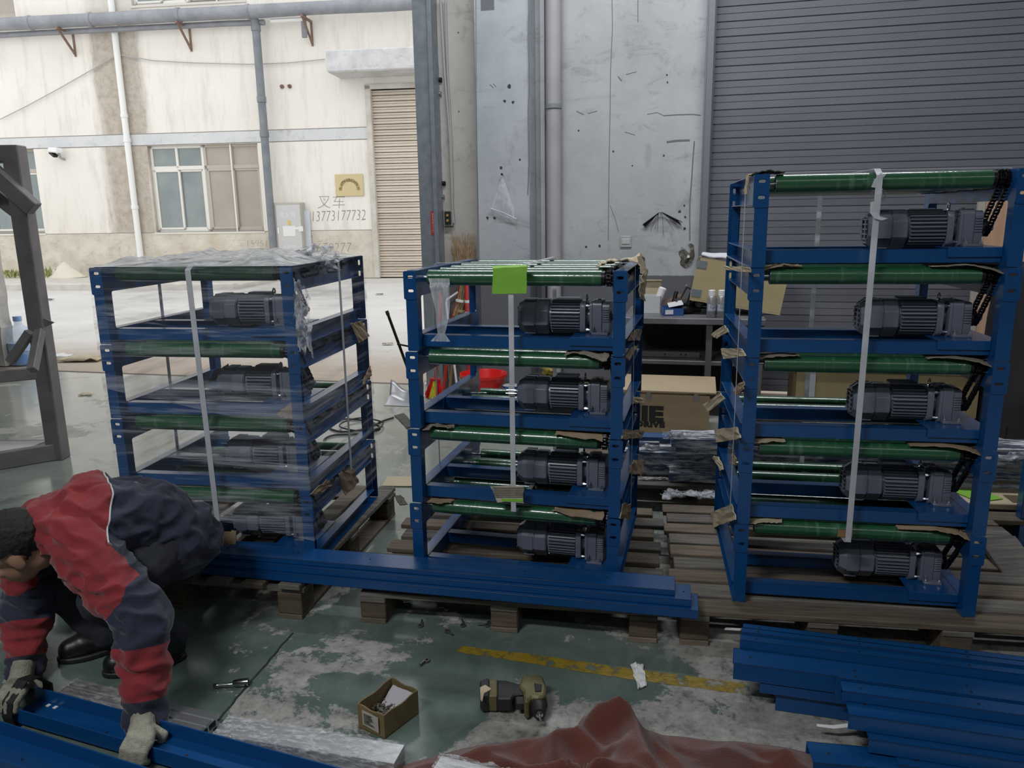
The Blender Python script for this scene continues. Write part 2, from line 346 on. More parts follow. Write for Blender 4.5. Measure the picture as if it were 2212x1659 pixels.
def road_mat():
    m = bpy.data.materials.new('yard_concrete'); m.use_nodes = True; nt = m.node_tree; b = nt.nodes['Principled BSDF']; b.inputs['Roughness'].default_value = .85
    n1 = noise_node(nt, .6, 8, .65); n2 = noise_node(nt, 3, 8, .7)
    r1 = ramp(nt, n1.outputs[0], [(.3, (.50, .48, .45)), (.7, (.62, .61, .585))]); r2 = ramp(nt, n2.outputs[0], [(.28, (.5, .47, .42)), (.42, (1, 1, 1))])
    mx = N(nt, 'ShaderNodeMix', data_type='RGBA', blend_type='MULTIPLY'); mx.inputs[0].default_value = .4; nt.links.new(r1.outputs[0], mx.inputs[6]); nt.links.new(r2.outputs[0], mx.inputs[7])
    tc = N(nt, 'ShaderNodeTexCoord'); sp = N(nt, 'ShaderNodeSeparateXYZ'); nt.links.new(tc.outputs['Object'], sp.inputs[0])
    ma = N(nt, 'ShaderNodeMath', operation='MULTIPLY_ADD'); nt.links.new(n2.outputs[0], ma.inputs[0]); ma.inputs[1].default_value = 1.6; nt.links.new(sp.outputs[1], ma.inputs[2])
    rd = ramp(nt, ma.outputs[0], [(0, (0, 0, 0)), (.001, (.9, .9, .9)), (1, (.9, .9, .9))])
    mr = N(nt, 'ShaderNodeMapRange'); mr.inputs[1].default_value = 1.6; mr.inputs[2].default_value = 2.9; mr.inputs[3].default_value = .85; mr.inputs[4].default_value = 0; nt.links.new(ma.outputs[0], mr.inputs[0])
    m2 = N(nt, 'ShaderNodeMix', data_type='RGBA'); nt.links.new(mr.outputs[0], m2.inputs[0]); nt.links.new(mx.outputs[2], m2.inputs[6]); m2.inputs[7].default_value = (.42, .33, .25, 1)
    nt.links.new(m2.outputs[2], b.inputs['Base Color'])
    bp = N(nt, 'ShaderNodeBump'); bp.inputs[0].default_value = .4; bp.inputs[1].default_value = .01; nt.links.new(n2.outputs[0], bp.inputs['Height']); nt.links.new(bp.outputs[0], b.inputs['Normal'])
    return m
ROAD = road_mat()
THR = .13
def iw(mb, name, m, **k): return mb.build(name, m, loc=IW.o, rotz=IW.yaw, **k)
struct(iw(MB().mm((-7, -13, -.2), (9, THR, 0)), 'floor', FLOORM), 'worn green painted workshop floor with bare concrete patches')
struct(iw(MB().mm((-40, THR, -.25), (40, 16, -.012)), 'ground', ROAD), 'pale concrete yard outside the open shutter door')
# joints in the floor and the yard
struct(iw(MB().mm((-7, THR - .02, -.01), (0, THR + .03, .001)), 'trim_1', mat('joint', (.12, .10, .08), .9)))
c0, c1 = onz(455, 1575), onz(632, 1368)
_b = MB()
for i in range(22):
    a = c0.lerp(c1, i / 22); b_ = c0.lerp(c1, (i + 1) / 22); _b.tube([a + V((nz(a, 60) * .006, 0, 0)), b_ + V((nz(b_, 60) * .006, 0, 0))], .0042, 5)
struct(_b.build('trim_2', mat('crack_dirt', (.03, .04, .035), .9)), 'dirty joint across the floor')

# --- hall walls
WT = 5.0
struct(iw(MB().mm((.098, .10, 0), (.50, .5, WT)), 'wall_jamb', WALLT), 'strip of grey wall beside the door guide')
struct(iw(MB().mm((.431, 0, 0), (.88, .5, WT)), 'wall_pilaster', WALLP, bevel=.012), 'grey painted concrete pilaster')
struct(iw(MB().mm((.80, .3, 0), (2.29, .55, WT)), 'wall_back', WALLI), 'grey scuffed plaster wall between pilaster and shutter')
struct(iw(MB().mm((2.2, .25, 4.35), (9, .55, WT)), 'wall_header', WALLI))
struct(iw(MB().mm((-7, .15, 4.5), (.2, .5, WT)), 'wall_lintel', WALLI))
struct(iw(MB().mm((8.0, -13, 0), (8.3, .5, WT)), 'wall_right', HALL))
struct(iw(MB().mm((-7.3, -13, 0), (-7, .5, WT)), 'wall_left', HALL))
struct(iw(MB().mm((-7.3, -13.3, 0), (8.3, -13, WT)), 'wall_front', HALL))
struct(iw(MB().mm((-7.3, -13.3, WT), (8.3, .55, WT + .2)), 'ceiling', HALL))
# broken edge of the left jamb
pj = IW.loc(onz(37, 790)); pj.x -= .10; _b = MB(); nv = 60
for i in range(nv):
    z0, z1 = WT * i / nv, WT * (i + 1) / nv; e = lambda z: pj.x + .05 * nz((0, 0, z * 3)) + .03 * nz((0, 0, z * 11))
    _b.add([(pj.x - 2.6, pj.y - .05, z0), (e(z0), pj.y - .05, z0), (e(z1), pj.y - .05, z1), (pj.x - 2.6, pj.y - .05, z1),
            (pj.x - 2.6, pj.y + .10, z0), (e(z0), pj.y + .10, z0), (e(z1), pj.y + .10, z1), (pj.x - 2.6, pj.y + .10, z1)], [(0, 1, 2, 3), (1, 5, 6, 2), (4, 7, 6, 5), (0, 3, 7, 4)])
struct(iw(_b, 'wall_stub', ROUGHC), 'rough broken plaster jamb at the left of the opening')
# door guide at the opening
g = struct(iw(MB(), 'trim_3', GALV)); bpy.data.objects.remove(g)
_b = MB().mm((-.067, -.05, 0), (.062, .0, WT)).mm((.062, -.07, 0), (.098, .10, WT)).mm((-.067, .0, 0), (-.055, .15, WT))
struct(iw(_b, 'trim_3', GALV, bevel=.003), 'galvanised steel guide of the open shutter door')
_b = MB().mm((2.262, .22, 0), (2.275, .36, WT)).mm((2.275, .22, 0), (2.325, .235, WT)).mm((2.262, .345, 0), (2.34, .36, WT))
struct(iw(_b, 'trim_4', mat('guide_grey', (.20, .215, .235), .45, .3), bevel=.002), 'grey steel guide of the closed shutter')
# ledge strip and rain pipe in the corner
struct(iw(MB().mm((.93, .255, 0), (.965, .3, WT)), 'trim_5', WALLI))
def iwthing(name, label, cat, u, n, z, group=None): return thing(name, label, cat, IW(u, n, z), IW.yaw, group)
pipe = iwthing('wall_pipe', 'tall grey painted pipe in the corner right of the pilaster', 'pipe', 1.05, .22, 0)
MB().lathe([(.06, 0), (.06, WT)], (0, 0, 0), (0, 0, 1), 20).build('pipe_tube', mat('pipe_paint', (.36, .35, .355), .5, col2=(.43, .42, .42), scale=3), pipe, smooth=40)
z = IW.hit(1197, 230, .22)[1]
MB().lathe([(.066, -.02), (.069, -.018), (.069, .018), (.066, .02)], (0, 0, z), (0, 0, 1), 20).box((.07, 0, 0), (.03, .02, .03)).build('pipe_clamp', mat('clamp_grey', (.25, .255, .26), .5), pipe, smooth=40)

# --- the closed grey shutter: every slat a part
SLAT = mat('shutter_slat_grey', (.155, .161, .186), .48, .0, col2=(.14, .146, .168), scale=4, stretch=(.6, 1, 3), bump=.12, bscale=3, rand=.10)
def slat_mesh(name, L, p, dep, m, flat=False):
    if flat: prof = [(0, 0), (-dep, .012 * p), (-dep, .475 * p), (-.35 * dep, .488 * p), (-.35 * dep, .502 * p), (-dep, .515 * p), (-dep, .925 * p), (-.1 * dep, .94 * p), (0, 1.0 * p)]
    else: prof = [(0, 0), (-.25 * dep, .02 * p), (-dep, .10 * p), (-dep * 1.0, .44 * p), (-.45 * dep, .50 * p), (-.85 * dep, .56 * p), (-dep, .66 * p), (-.9 * dep, .86 * p), (-.2 * dep, .955 * p), (0, .97 * p)]
    return MB().prism([(b, a) for a, b in prof], lambda a, b, c: (c, b, a), L).mesh(name, m, smooth=50)
door2 = struct(bpy.data.objects.new('door_2', None), 'closed grey roller shutter behind the right hand stack'); COL.objects.link(door2); door2.location = IW(2.32, .36, 0); door2.rotation_euler.z = IW.yaw
sm = slat_mesh('slat', 5.6, .1105, .009, SLAT, True)
for i in range(40): put(sm, 'slat', door2, (0, 0, .006 + i * .1105))

# ================================================================== THE BUILDING ACROSS THE YARD
def fac(mb, name, m, **k): return mb.build(name, m, loc=FAC.o, rotz=FAC.yaw, **k)
def facade_mat():
    m = bpy.data.materials.new('facade_render'); m.use_nodes = True; nt = m.node_tree; b = nt.nodes['Principled BSDF']; b.inputs['Roughness'].default_value = .9
    n1 = noise_node(nt, .5, 6, .6); n2 = noise_node(nt, 1.6, 8, .7, stretch=(2.2, 1, .35)); n3 = noise_node(nt, 6, 8, .7)
    r1 = ramp(nt, n1.outputs[0], [(.3, (.76, .715, .65)), (.7, (.82, .79, .735))]); r2 = ramp(nt, n2.outputs[0], [(.30, (.72, .70, .67)), (.5, (1, 1, 1))])
    mx = N(nt, 'ShaderNodeMix', data_type='RGBA', blend_type='MULTIPLY'); mx.inputs[0].default_value = .6; nt.links.new(r1.outputs[0], mx.inputs[6]); nt.links.new(r2.outputs[0], mx.inputs[7])
    # brown damp stain either side of the downpipe
    tc = N(nt, 'ShaderNodeTexCoord'); sp = N(nt, 'ShaderNodeSeparateXYZ'); nt.links.new(tc.outputs['Object'], sp.inputs[0])
    ad = N(nt, 'ShaderNodeMath', operation='ADD'); ad.inputs[1].default_value = 7.18; nt.links.new(sp.outputs[0], ad.inputs[0])
    ab = N(nt, 'ShaderNodeMath', operation='ABSOLUTE'); nt.links.new(ad.outputs[0], ab.inputs[0])
    ma = N(nt, 'ShaderNodeMath', operation='MULTIPLY_ADD'); nt.links.new(n2.outputs[0], ma.inputs[0]); ma.inputs[1].default_value = -1.05; nt.links.new(ab.outputs[0], ma.inputs[2])
    r3 = ramp(nt, ma.outputs[0], [(0, (1, 1, 1)), (.30, (0, 0, 0))]); r3.color_ramp.elements[0].position = .0
    r4 = ramp(nt, n3.outputs[0], [(.35, (.30, .25, .195)), (.6, (.46, .40, .335))])
    zr = N(nt, 'ShaderNodeMapRange'); zr.inputs[1].default_value = 6.5; zr.inputs[2].default_value = 6.9; zr.inputs[3].default_value = .85; zr.inputs[4].default_value = .35; nt.links.new(sp.outputs[2], zr.inputs[0])
    mf = N(nt, 'ShaderNodeMath', operation='MULTIPLY'); nt.links.new(r3.outputs[0], mf.inputs[0]); nt.links.new(zr.outputs[0], mf.inputs[1])
    m2 = N(nt, 'ShaderNodeMix', data_type='RGBA'); nt.links.new(mf.outputs[0], m2.inputs[0]); nt.links.new(mx.outputs[2], m2.inputs[6]); nt.links.new(r4.outputs[0], m2.inputs[7])
    nt.links.new(m2.outputs[2], b.inputs['Base Color'])
    bp = N(nt, 'ShaderNodeBump'); bp.inputs[0].default_value = .3; bp.inputs[1].default_value = .02; nt.links.new(n3.outputs[0], bp.inputs['Height']); nt.links.new(bp.outputs[0], b.inputs['Normal'])
    return m
FACM = facade_mat()
PLINTH = wall_mat('facade_plinth', (.52, .46, .37), (.66, .62, .54), None, stain=(.42, .35, .25), sc=1.2, bump=.5)
BAND = wall_mat('facade_band', (.56, .57, .58), (.66, .66, .66), None, stain=(.4, .38, .35), sc=.8)
W1 = (-6.6, 1.24, -3.56, 3.46); W2 = (-12.9, 1.26, -9.86, 3.48); W3 = (-6.59, 6.85, -3.57, 9.2); W4 = (-12.9, 6.74, -9.83, 9.2)
DZ = 4.65
_b = MB(); sheet(_b, [(-18, 1.23), (-.5, 1.23), (-.5, DZ), (3.2, DZ), (3.2, 1.23), (9, 1.23), (9, 10), (-18, 10)], [rrect(*q) for q in (W1, W2, W3, W4)], .3, lambda a, b, c: (a, c + .15, b))
struct(fac(_b, 'wall_facade', FACM), 'cream rendered wall of the building across the yard')
struct(fac(MB().mm((-18, -.015, 0), (-.52, .3, 1.225)).mm((3.2, -.015, 0), (9, .3, 1.225)), 'wall_plinth', PLINTH), 'stained bare plinth of the building across the yard')
struct(fac(MB().mm((-18, -.012, 3.485), (-.62, .05, 3.755)), 'trim_6', BAND), 'pale grey band across the cream wall')
struct(fac(MB().mm((-18, .2, 0), (9, 6, 10)).mm((-18, .2, 10), (9, 6, 10.2)), 'wall_interior', mat('dark_room', (.10, .11, .11), .9)))
struct(fac(MB().mm((-18, -.004, 3.755), (-.62, .01, 3.775)).mm((-18, -.004, 3.467), (-.62, .01, 3.485)).mm((-18, -.005, 1.222), (-.55, .01, 1.24)), 'trim_7', mat('groove', (.24, .22, .19), .9)))
_b = MB().mm((-.62, -.06, 0), (-.48, .2, DZ + .1)).mm((-.62, -.06, DZ), (3.3, .2, DZ + .12))
struct(fac(_b, 'trim_8', mat('door_surround', (.62, .60, .55), .9, col2=(.50, .46, .40), scale=3, bump=.4, bscale=8), bevel=.01), 'chipped plaster surround of the beige shutter')
WFR = mat('window_frame', (.72, .70, .64), .5); GLASS = mat('window_glass', (.17, .205, .205), .12, col2=(.23, .265, .26), scale=1.5, spec=.7); SCREEN = mat('window_screen', (.36, .31, .26), .6, col2=(.42, .37, .32), scale=.8)
DULLFR = mat('window_frame_dull', (.44, .40, .34), .5)
def window(n, r, flip=False, label=None):
    u0, z0, u1, z1 = r; um = u0 + (u1 - u0) * .49; zt = z0 + (z1 - z0) * .745
    o = struct(bpy.data.objects.new('window_%d' % n, None), label); COL.objects.link(o); o.location = FAC(0, 0, 0); o.rotation_euler.z = FAC.yaw
    f = .07
    def ring(a, b, c, d, y, fw=f, m=WFR, nm='window_frame'):
        MB().mm((a, y, b), (a + fw, y + .06, d)).mm((c - fw, y, b), (c, y + .06, d)).mm((a, y, b), (c, y + .06, b + fw)).mm((a, y, d - fw), (c, y + .06, d)).build(nm, m, o, bevel=.008)
    ring(u0, z0, um, z1, .10); ring(um, z0, u1, z1, .10, m=DULLFR)
    MB().mm((u0, .09, zt - .05), (um, .15, zt + .05)).build('transom', WFR, o, bevel=.008); MB().mm((um, .10, zt - .05), (u1, .15, zt + .05)).build('transom', DULLFR, o, bevel=.008)
    for a, c, fr, gm in ((u0, um, WFR, SCREEN if flip else GLASS), (um, u1, WFR if flip else DULLFR, GLASS if flip else SCREEN)):
        mid = (a + c) / 2
        MB().mm((mid - .035, .09, zt), (mid + .035, .15, z1)).build('mullion', fr, o, bevel=.008)
        ring(a + .06, z0 + .06, mid + .05, zt - .04, .08, .06, fr, 'sash'); ring(mid - .02, z0 + .06, c - .05, zt - .04, .12, .06, fr, 'sash')
        MB().mm((a + .05, .135, zt), (mid, .145, z1 - .05)).build('pane', gm, o); MB().mm((mid, .135, zt), (c - .05, .145, z1 - .05)).build('pane', gm, o)
        MB().mm((a + .1, .11, z0 + .1), (mid, .12, zt - .06)).build('pane', gm, o); MB().mm((mid, .15, z0 + .1), (c - .08, .16, zt - .06)).build('pane', gm, o)
    MB().mm((um + (u1 - um) / 2 - .02, .055, z0), (um + (u1 - um) / 2 + .02, .08, z1)).build('mullion', WFR, o)
    MB().mm((u0 - .03, -.03, z0 - .05), (u1 + .03, .2, z0)).build('window_sill', mat('sill', (.66, .63, .57), .8), o)
window(1, W1, label='sliding window of the cream building, right half screened brown'); window(2, W2, True, label='window of the cream building behind the black steel frame'); window(3, W3, label='upper window cut by the top of the picture'); window(4, W4, label='upper window at the top left corner')
BEIGE = mat('shutter_slat_beige', (.54, .46, .38), .45, col2=(.62, .55, .46), scale=2.5, stretch=(.6, 1, 2), bump=.15, bscale=3, rand=.08)
door1 = struct(bpy.data.objects.new('door_1', None), 'closed beige roller shutter of the cream building'); COL.objects.link(door1); door1.location = FAC(-.48, .1, 0); door1.rotation_euler.z = FAC.yaw
sm1 = slat_mesh('slat', 3.7, .1365, .05, BEIGE)
for i in range(34): put(sm1, 'slat', door1, (0, 0, .01 + i * .1365))
# canopy
ca, cb = FAC.hit(702, 108, -.9), FAC.hit(705, 156, -.9)
o = fac(MB().mm((ca[0], -.9, cb[1]), (3.8, .02, ca[1])), 'door_canopy', wall_mat('canopy_concrete', (.50, .50, .50), (.64, .64, .64), None, stain=(.35, .33, .30), sc=1.5), bevel=.03)
tag(o, 'weathered concrete canopy slab over the beige shutter', 'canopy')
def facthing(name, label, cat, u, n, z, group=None): return thing(name, label, cat, FAC(u, n, z), FAC.yaw, group)
# pipes
PIPEG = mat('lagged_pipe', (.22, .23, .255), .55, col2=(.29, .30, .325), scale=3, bump=.4, bscale=6, bstretch=(4, 1, 1)); DPIPE = mat('dark_pipe', (.15, .17, .19), .5, col2=(.21, .225, .24), scale=4, bump=.2, bscale=8)
za = FAC.hit(100, 47, -.45)[1]; zb = FAC.hit(800, 12, -.45)[1]; zm = (za + zb) / 2
o = facthing('lagged_pipe', 'thick grey lagged pipe running along the cream wall', 'pipe', 0, -.45, zm)
MB().tube([(-18 + i, 0, .012 * nz((i * .7, 0, 0))) for i in range(23)], [.15 + .008 * (i % 3 == 0) for i in range(23)], 14).build('pipe_tube', PIPEG, o, smooth=60)
for u in (-9.1, -7.45, -5.1, -3.3): MB().lathe([(.152, -.05), (.172, -.04), (.172, .04), (.152, .05)], (u, 0, 0), (1, 0, 0), 14).build('pipe_collar', PIPEG, o, smooth=50)
o = facthing('thin_pipe', 'thinner grey pipe just under the thick lagged pipe', 'pipe', 0, -.25, zm - .2)
MB().tube([(-18 + i, 0, .02 * nz((i * .7, 3, 0))) for i in range(16)], .07, 10).build('pipe_tube', PIPEG, o, smooth=60)
u0 = FAC.hit(250, 20, -.1)[0]; u0 = (u0 + FAC.hit(296, 545, -.1)[0]) / 2
o = facthing('downpipe', 'white plastic rainwater downpipe on the stained cream wall', 'pipe', u0, -.11, 0)
MB().lathe([(.078, .05), (.078, 10)], (0, 0, 0), (0, 0, 1), 14).build('pipe_tube', mat('white_pipe', (.80, .80, .78), .4), o, smooth=40)
for py in (250, 303, 448): MB().lathe([(.078, -.05), (.092, -.045), (.092, .045), (.078, .05)], (0, 0, FAC.hit(275, py, -.1)[1]), (0, 0, 1), 14).build('pipe_collar', MATS['white_pipe'], o, smooth=40)
u1 = (FAC.hit(550, 60, -.3)[0] + FAC.hit(592, 520, -.3)[0]) / 2
o = facthing('dark_downpipe', 'dark grey downpipe dropping from the lagged pipe beside the window', 'pipe', u1, -.3, 0)
MB().tube([(.004, -.15, zm), (.004, -.05, zm - .16), (0, 0, zm - .35)] + [(.02 * nz((0, 0, i)), 0, zm - .5 - i * (zm - .55) / 7) for i in range(8)], .098, 12).build('pipe_tube', DPIPE, o, smooth=60)
for py in (60, 215, 290): MB().lathe([(.098, -.08), (.115, -.07), (.115, .07), (.098, .08)], (0, 0, FAC.hit(565, py, -.3)[1]), (0, 0, 1), 12).build('pipe_collar', DPIPE, o, smooth=50)
for px, py, nm in ((152, 50, 'leftmost, left of the white downpipe'), (404, 30, 'middle, right of the white downpipe'), (668, 10, 'rightmost, above the canopy')):
    u = FAC.hit(px, py + 20, -.1)[0]
    o = facthing('pipe_bracket', 'rusty angle iron pipe bracket, ' + nm, 'bracket', u, 0, zm - .17, 'rusty brackets under the lagged pipe')
    MB().bar((0, 0, -.02), (0, 0, -.58), .05, .05, (1, 0, 0)).build('wall_leg', RUST, o)
    MB().bar((0, 0, -.02), (0, -.62, -.02), .05, .05).build('arm', RUST, o)
    MB().bar((0, -.03, -.52), (0, -.55, -.04), .04, .05).build('brace', RUST, o)
u, z = FAC.hit(655, 45, -.35)
o = facthing('hanging_rag', 'dark strip of lagging hanging under the pipe near the right bracket', 'rag', u, -.32, z)
MB().mm((-.07, -.02, -.38), (.07, .02, .38)).build('strip', DPIPE, o, bevel=.015)
o = facthing('lagging_sleeve', 'white bare section of pipe left of the hanging dark strip', 'pipe', FAC.hit(620, 23, -.3)[0], -.42, zm - .2)
MB().lathe([(.05, -.42), (.05, .42)], (0, .1, 0), (1, 0, 0), 10).build('pipe_tube', WHITE, o, smooth=40)
# cable
pts = [FAC.loc(FAC(*FAC.hit(x, y, -.05)[:1], 0, 0)) for x, y in ((0, 258),)]
cab = [(0, 258), (60, 228), (130, 190), (200, 150), (243, 124), (255, 118), (330, 131), (420, 136), (540, 139), (620, 136), (702, 128)]
o = facthing('wall_cable', 'thin grey cable sagging across the cream wall from the downpipe', 'cable', 0, -.06, 0)
MB().tube([(FAC.hit(x, y, -.06)[0], 0, FAC.hit(x, y, -.06)[1]) for x, y in cab], .013, 5).build('cable', mat('cable_grey', (.42, .41, .40), .7), o)
# small lamp / camera
u, z = FAC.hit(124, 331, -.2)
o = facthing('security_camera', 'white security camera on the cream wall left of the downpipe', 'camera', u, 0, z)
MB().bar((-.17, -.20, .09), (.16, -.32, .05), .2, .13).build('housing', WHITE, o, bevel=.03)
MB().bar((-.19, -.19, .03), (-.02, -.25, -.08), .13, .08).build('lens_hood', BLACK, o, bevel=.01)
MB().tube([(.03, 0, -.14), (.03, -.14, -.12), (.04, -.22, .02)], .035, 8).build('arm', mat('grey_plastic', (.35, .36, .36), .5), o)
# plaque
(u0, z1), (u1, z0) = FAC.hit(723, 377, -.03), FAC.hit(786, 423, -.03); pc = ((u0 + u1) / 2, (z0 + z1) / 2); pw, ph = u1 - u0, z1 - z0
o = facthing('company_plaque', 'gilt company plaque with arched lettering above the graffiti', 'sign', pc[0], -.005, pc[1])
MB().mm((-pw / 2, -.03, -ph / 2), (pw / 2, 0, ph / 2)).build('plate', mat('gilt', (.56, .46, .25), .4, .25), o, bevel=.006)
_b = MB(); ch = '昆山宏聚利纸制品有限公司'
for i, c in enumerate(ch):
    a = radians(176 - i * 172 / (len(ch) - 1)); R0 = .235 * pw / .75; rx, rz = R0 * 1.0 * cos(a), R0 * .98 * sin(a) - ph * .2; q = a - pi / 2
    vs, fs = text_mesh(c, .088 * pw / .75, lambda x, y, t: (rx + x * cos(q) - y * sin(q), -.032 - t, rz + x * sin(q) + y * cos(q)), .001, .0012); _b.add(vs, fs)
_b.build('lettering', RINK, o)
# graffiti painted on the wall (flat ink)
def grf(name, body, px, py, hpx, label, m=PENCIL, tilt=0, sx=1, bold=-.008):
    u, z = FAC.hit(px, py, 0); sz = hpx / 1655 * 20.3 * 1.32
    vs, fs = text_mesh(body, sz, lambda x, y, t: (x * sx * cos(tilt) - y * sin(tilt) + y * .12, -.004 - t * .3, x * sx * sin(tilt) + y * cos(tilt)), .001, bold)
    o = MB().add(vs, fs).build(name, m, loc=FAC(u, -.012 if py > 505 else 0, z), rotz=FAC.yaw); return tag(o, label, 'graffiti')
grf('graffiti', '叉车', 716, 438, 24, 'large hand written characters just under the plaque')
grf('graffiti', '13773177732', 731, 467, 24, 'hand written phone number under the plaque', sx=.70, tilt=radians(1.0))
grf('graffiti', '叉车 卡车', 700, 518, 15, 'faint hand written characters below the wall groove')
grf('graffiti', '13852679277', 690, 536, 22, 'faint hand written phone number lowest on the plinth', sx=.9)
grf('graffiti', '叉车1595161', 546, 527, 16, 'faint scribbled number under the window')
# fire hydrant cabinet
(u0, z1), (u1, _) = FAC.hit(590, 438, -.28), FAC.hit(649, 438, -.28); z0 = .45
GREYC = mat('cabinet_grey', (.52, .52, .51), .4); 
o = facthing('hydrant_cabinet', 'grey metal fire hydrant cabinet with a torn white notice', 'cabinet', u0, 0, 0)
W_ = u1 - u0
MB().mm((0, -.28, z0), (W_, 0, z1)).build('body', mat('cabinet_side', (.42, .39, .34), .5), o, bevel=.01)
d_ = MB().mm((.06, -.295, z0 + .05), (W_ - .02, -.28, z1 - .06)).build('door', GREYC, o, bevel=.006)
MB().mm((.08, -.32, 1.17), (.11, -.295, 1.32)).build('handle', WHITE, d_)
for tx, sz, zz in (('消火栓', .16, 1.62), ('火警119', .10, .83)):
    vs, fs = text_mesh(tx, sz, lambda x, y, t: (W_ / 2 + x, -.297 - t, zz + y), .001, .001); MB().add(vs, fs).build('lettering', mat('pale_ink', (.68, .68, .67), .6), d_)
MB().mm((.22, -.302, 1.10), (.55, -.297, 1.36)).mm((.5, -.304, 1.27), (.74, -.299, 1.33)).mm((.64, -.31, 1.22), (.76, -.30, 1.35)).build('notice', PAPER, d_)
MB().mm((.36, -.30, 1.38), (.44, -.297, 1.50)).build('sticker', mat('yellow_sticker', (.62, .47, .12), .6), d_)
(ub, zb_) = FAC.hit(656, 450, -.1)
o = facthing('pale_board', 'pale blue grey board standing right of the hydrant cabinet', 'board', ub, -.04, .2)
MB().mm((-.03, -.06, 0), (.13, 0, zb_ - .25)).build('board', mat('pale_blue', (.55, .60, .66), .7, col2=(.62, .65, .69), scale=6), o, bevel=.008)
# rust anchors
u, z = FAC.hit(618, 187, 0)
o = facthing('wall_anchor', 'rusty anchor bolts on the cream wall left of the canopy', 'bolt', u, 0, z)
for dx in (-.1, .1): MB().lathe([(.05, 0), (.05, .04), (.02, .04), (.02, .12)], (dx, 0, 0), (0, -1, 0), 10).build('bolt', RUST, o)
# kerb, sand and weeds
ku = FAC.loc(onz(100, 627)); kn = ku.y
struct(fac(MB().mm((-18, kn, -.05), (-2.9, kn + .25, .14)).mm((-18, kn + .25, -.05), (-2.9, 0, .1)), 'trim_9', mat('kerb_concrete', (.50, .47, .42), .9, col2=(.60, .57, .52), scale=4, bump=.4, bscale=12), bevel=.015), 'low concrete kerb in front of the cream wall')
k = FAC.loc(onz(142, 599, .1)); 
_b = MB()
def sandf(a, t):
    q = 2 * pi * a; r = .62 * t * (1 + .15 * nz((cos(q) * 2, sin(q) * 2, 0))); return (k.x + r * cos(q), k.y + .5 * r * sin(q), .1 + .42 * (1 - t) ** 1.2 + .03 * nz((r * 9, q, 1)) * (t > .02))
_b.grid(sandf, 20, 6)
tag(fac(_b, 'sand_heap', mat('sand', (.66, .60, .50), .95), smooth=60), 'small heap of pale sand on the kerb below the camera', 'sand')
LEAF = mat('weed_leaf', (.15, .21, .07), .8, col2=(.36, .34, .14), scale=9)
for j, (x0, x1, hh, lab) in enumerate(((8, 55, .26, 'patch of green weeds behind the kerb beside the black frame'), (106, 117, .34, 'small tuft of weeds left of the sand heap'))):
    _b = MB(); rnd = random.Random(j)
    for i in range(60 if j == 0 else 16):
        c = FAC.loc(onz(rnd.uniform(x0, x1), 600, .1)); L = hh * rnd.uniform(.4, 1); a = rnd.uniform(0, 6.28); t = rnd.uniform(.2, .7)
        p0 = V((c.x, c.y + rnd.uniform(-.2, .1), .1)); p1 = p0 + V((cos(a) * t * L * .5, sin(a) * t * L * .5, L)); s_ = V((-sin(a), cos(a), 0)) * .035
        _b.add([p0, p0.lerp(p1, .6) - s_, p1, p0.lerp(p1, .6) + s_], [(0, 1, 2, 3)])
    o = fac(_b, 'weeds', LEAF); o['kind'] = 'stuff'; o['label'] = lab

# ================================================================== THE CONVEYOR FRAMES
FW, FD, FH = .8011, .7893, .2965
FL = .04; T = .003
def chain_mesh(mb, ya, za, ra, yb, zb, rb, x, pitch=.0127, wd=.0085):
    """roller chain loop round two sprockets in the plane x"""
    d = math.hypot(yb - ya, zb - za); th = math.atan2(zb - za, yb - ya); al = math.acos(max(-1, min(1, (ra - rb) / d)))
    pts = []
    for k in range(25):
        q = th + al + (2 * pi - 2 * al) * k / 24; pts.append((ya + ra * cos(q), za + ra * sin(q)))
    for k in range(25):
        q = th - al + 2 * al * k / 24; pts.append((yb + rb * cos(q), zb + rb * sin(q)))
    pts.append(pts[0]); seg = [math.dist(a, b) for a, b in zip(pts, pts[1:])]; L = sum(seg); n = int(round(L / pitch / 2)) * 2
    def at(s):
        s %= L
        for a, b, l in zip(pts, pts[1:], seg):
            if s <= l: f = s / l if l else 0; return V((x, a[0] + (b[0] - a[0]) * f, a[1] + (b[1] - a[1]) * f))
            s -= l
        return V((x, *pts[-1]))
    for i in range(n):
        p, q = at(L * i / n), at(L * (i + 1) / n); off = wd / 2 + (.0012 if i % 2 else .0028)
        mb.tube([p - V((wd / 2 + .004, 0, 0)), p + V((wd / 2 + .004, 0, 0))], .0042, 6)
        e = (q - p) * .22; up = (q - p).cross(V((1, 0, 0)))
        for s in (-1, 1): mb.bar(p - e + V((s * off, 0, 0)), q + e + V((s * off, 0, 0)), .0016, .0098, (1, 0, 0)) if False else mb.bar(p - e + V((s * off, 0, 0)), q + e + V((s * off, 0, 0)), .0098, .0016, (1, 0, 0))
    return mb
def sprocket(mb, x, y, z, r, n=18, t=.006):
    poly = []
    for k in range(n):
        for dr, dq in ((-.0035, -.28), (.0025, -.08), (.0025, .08), (-.0035, .28)):
            q = 2 * pi * (k + dq) / n; poly.append((y + (r + dr) * cos(q), z + (r + dr) * sin(q)))
    return mb.prism(poly, lambda a, b, c: (x - t / 2 + c, a, b), t)
RY = [.064 + i * .1335 for i in range(6)]; RZ = FH - .029; RR = .0285
MY, MZ = .185, .117
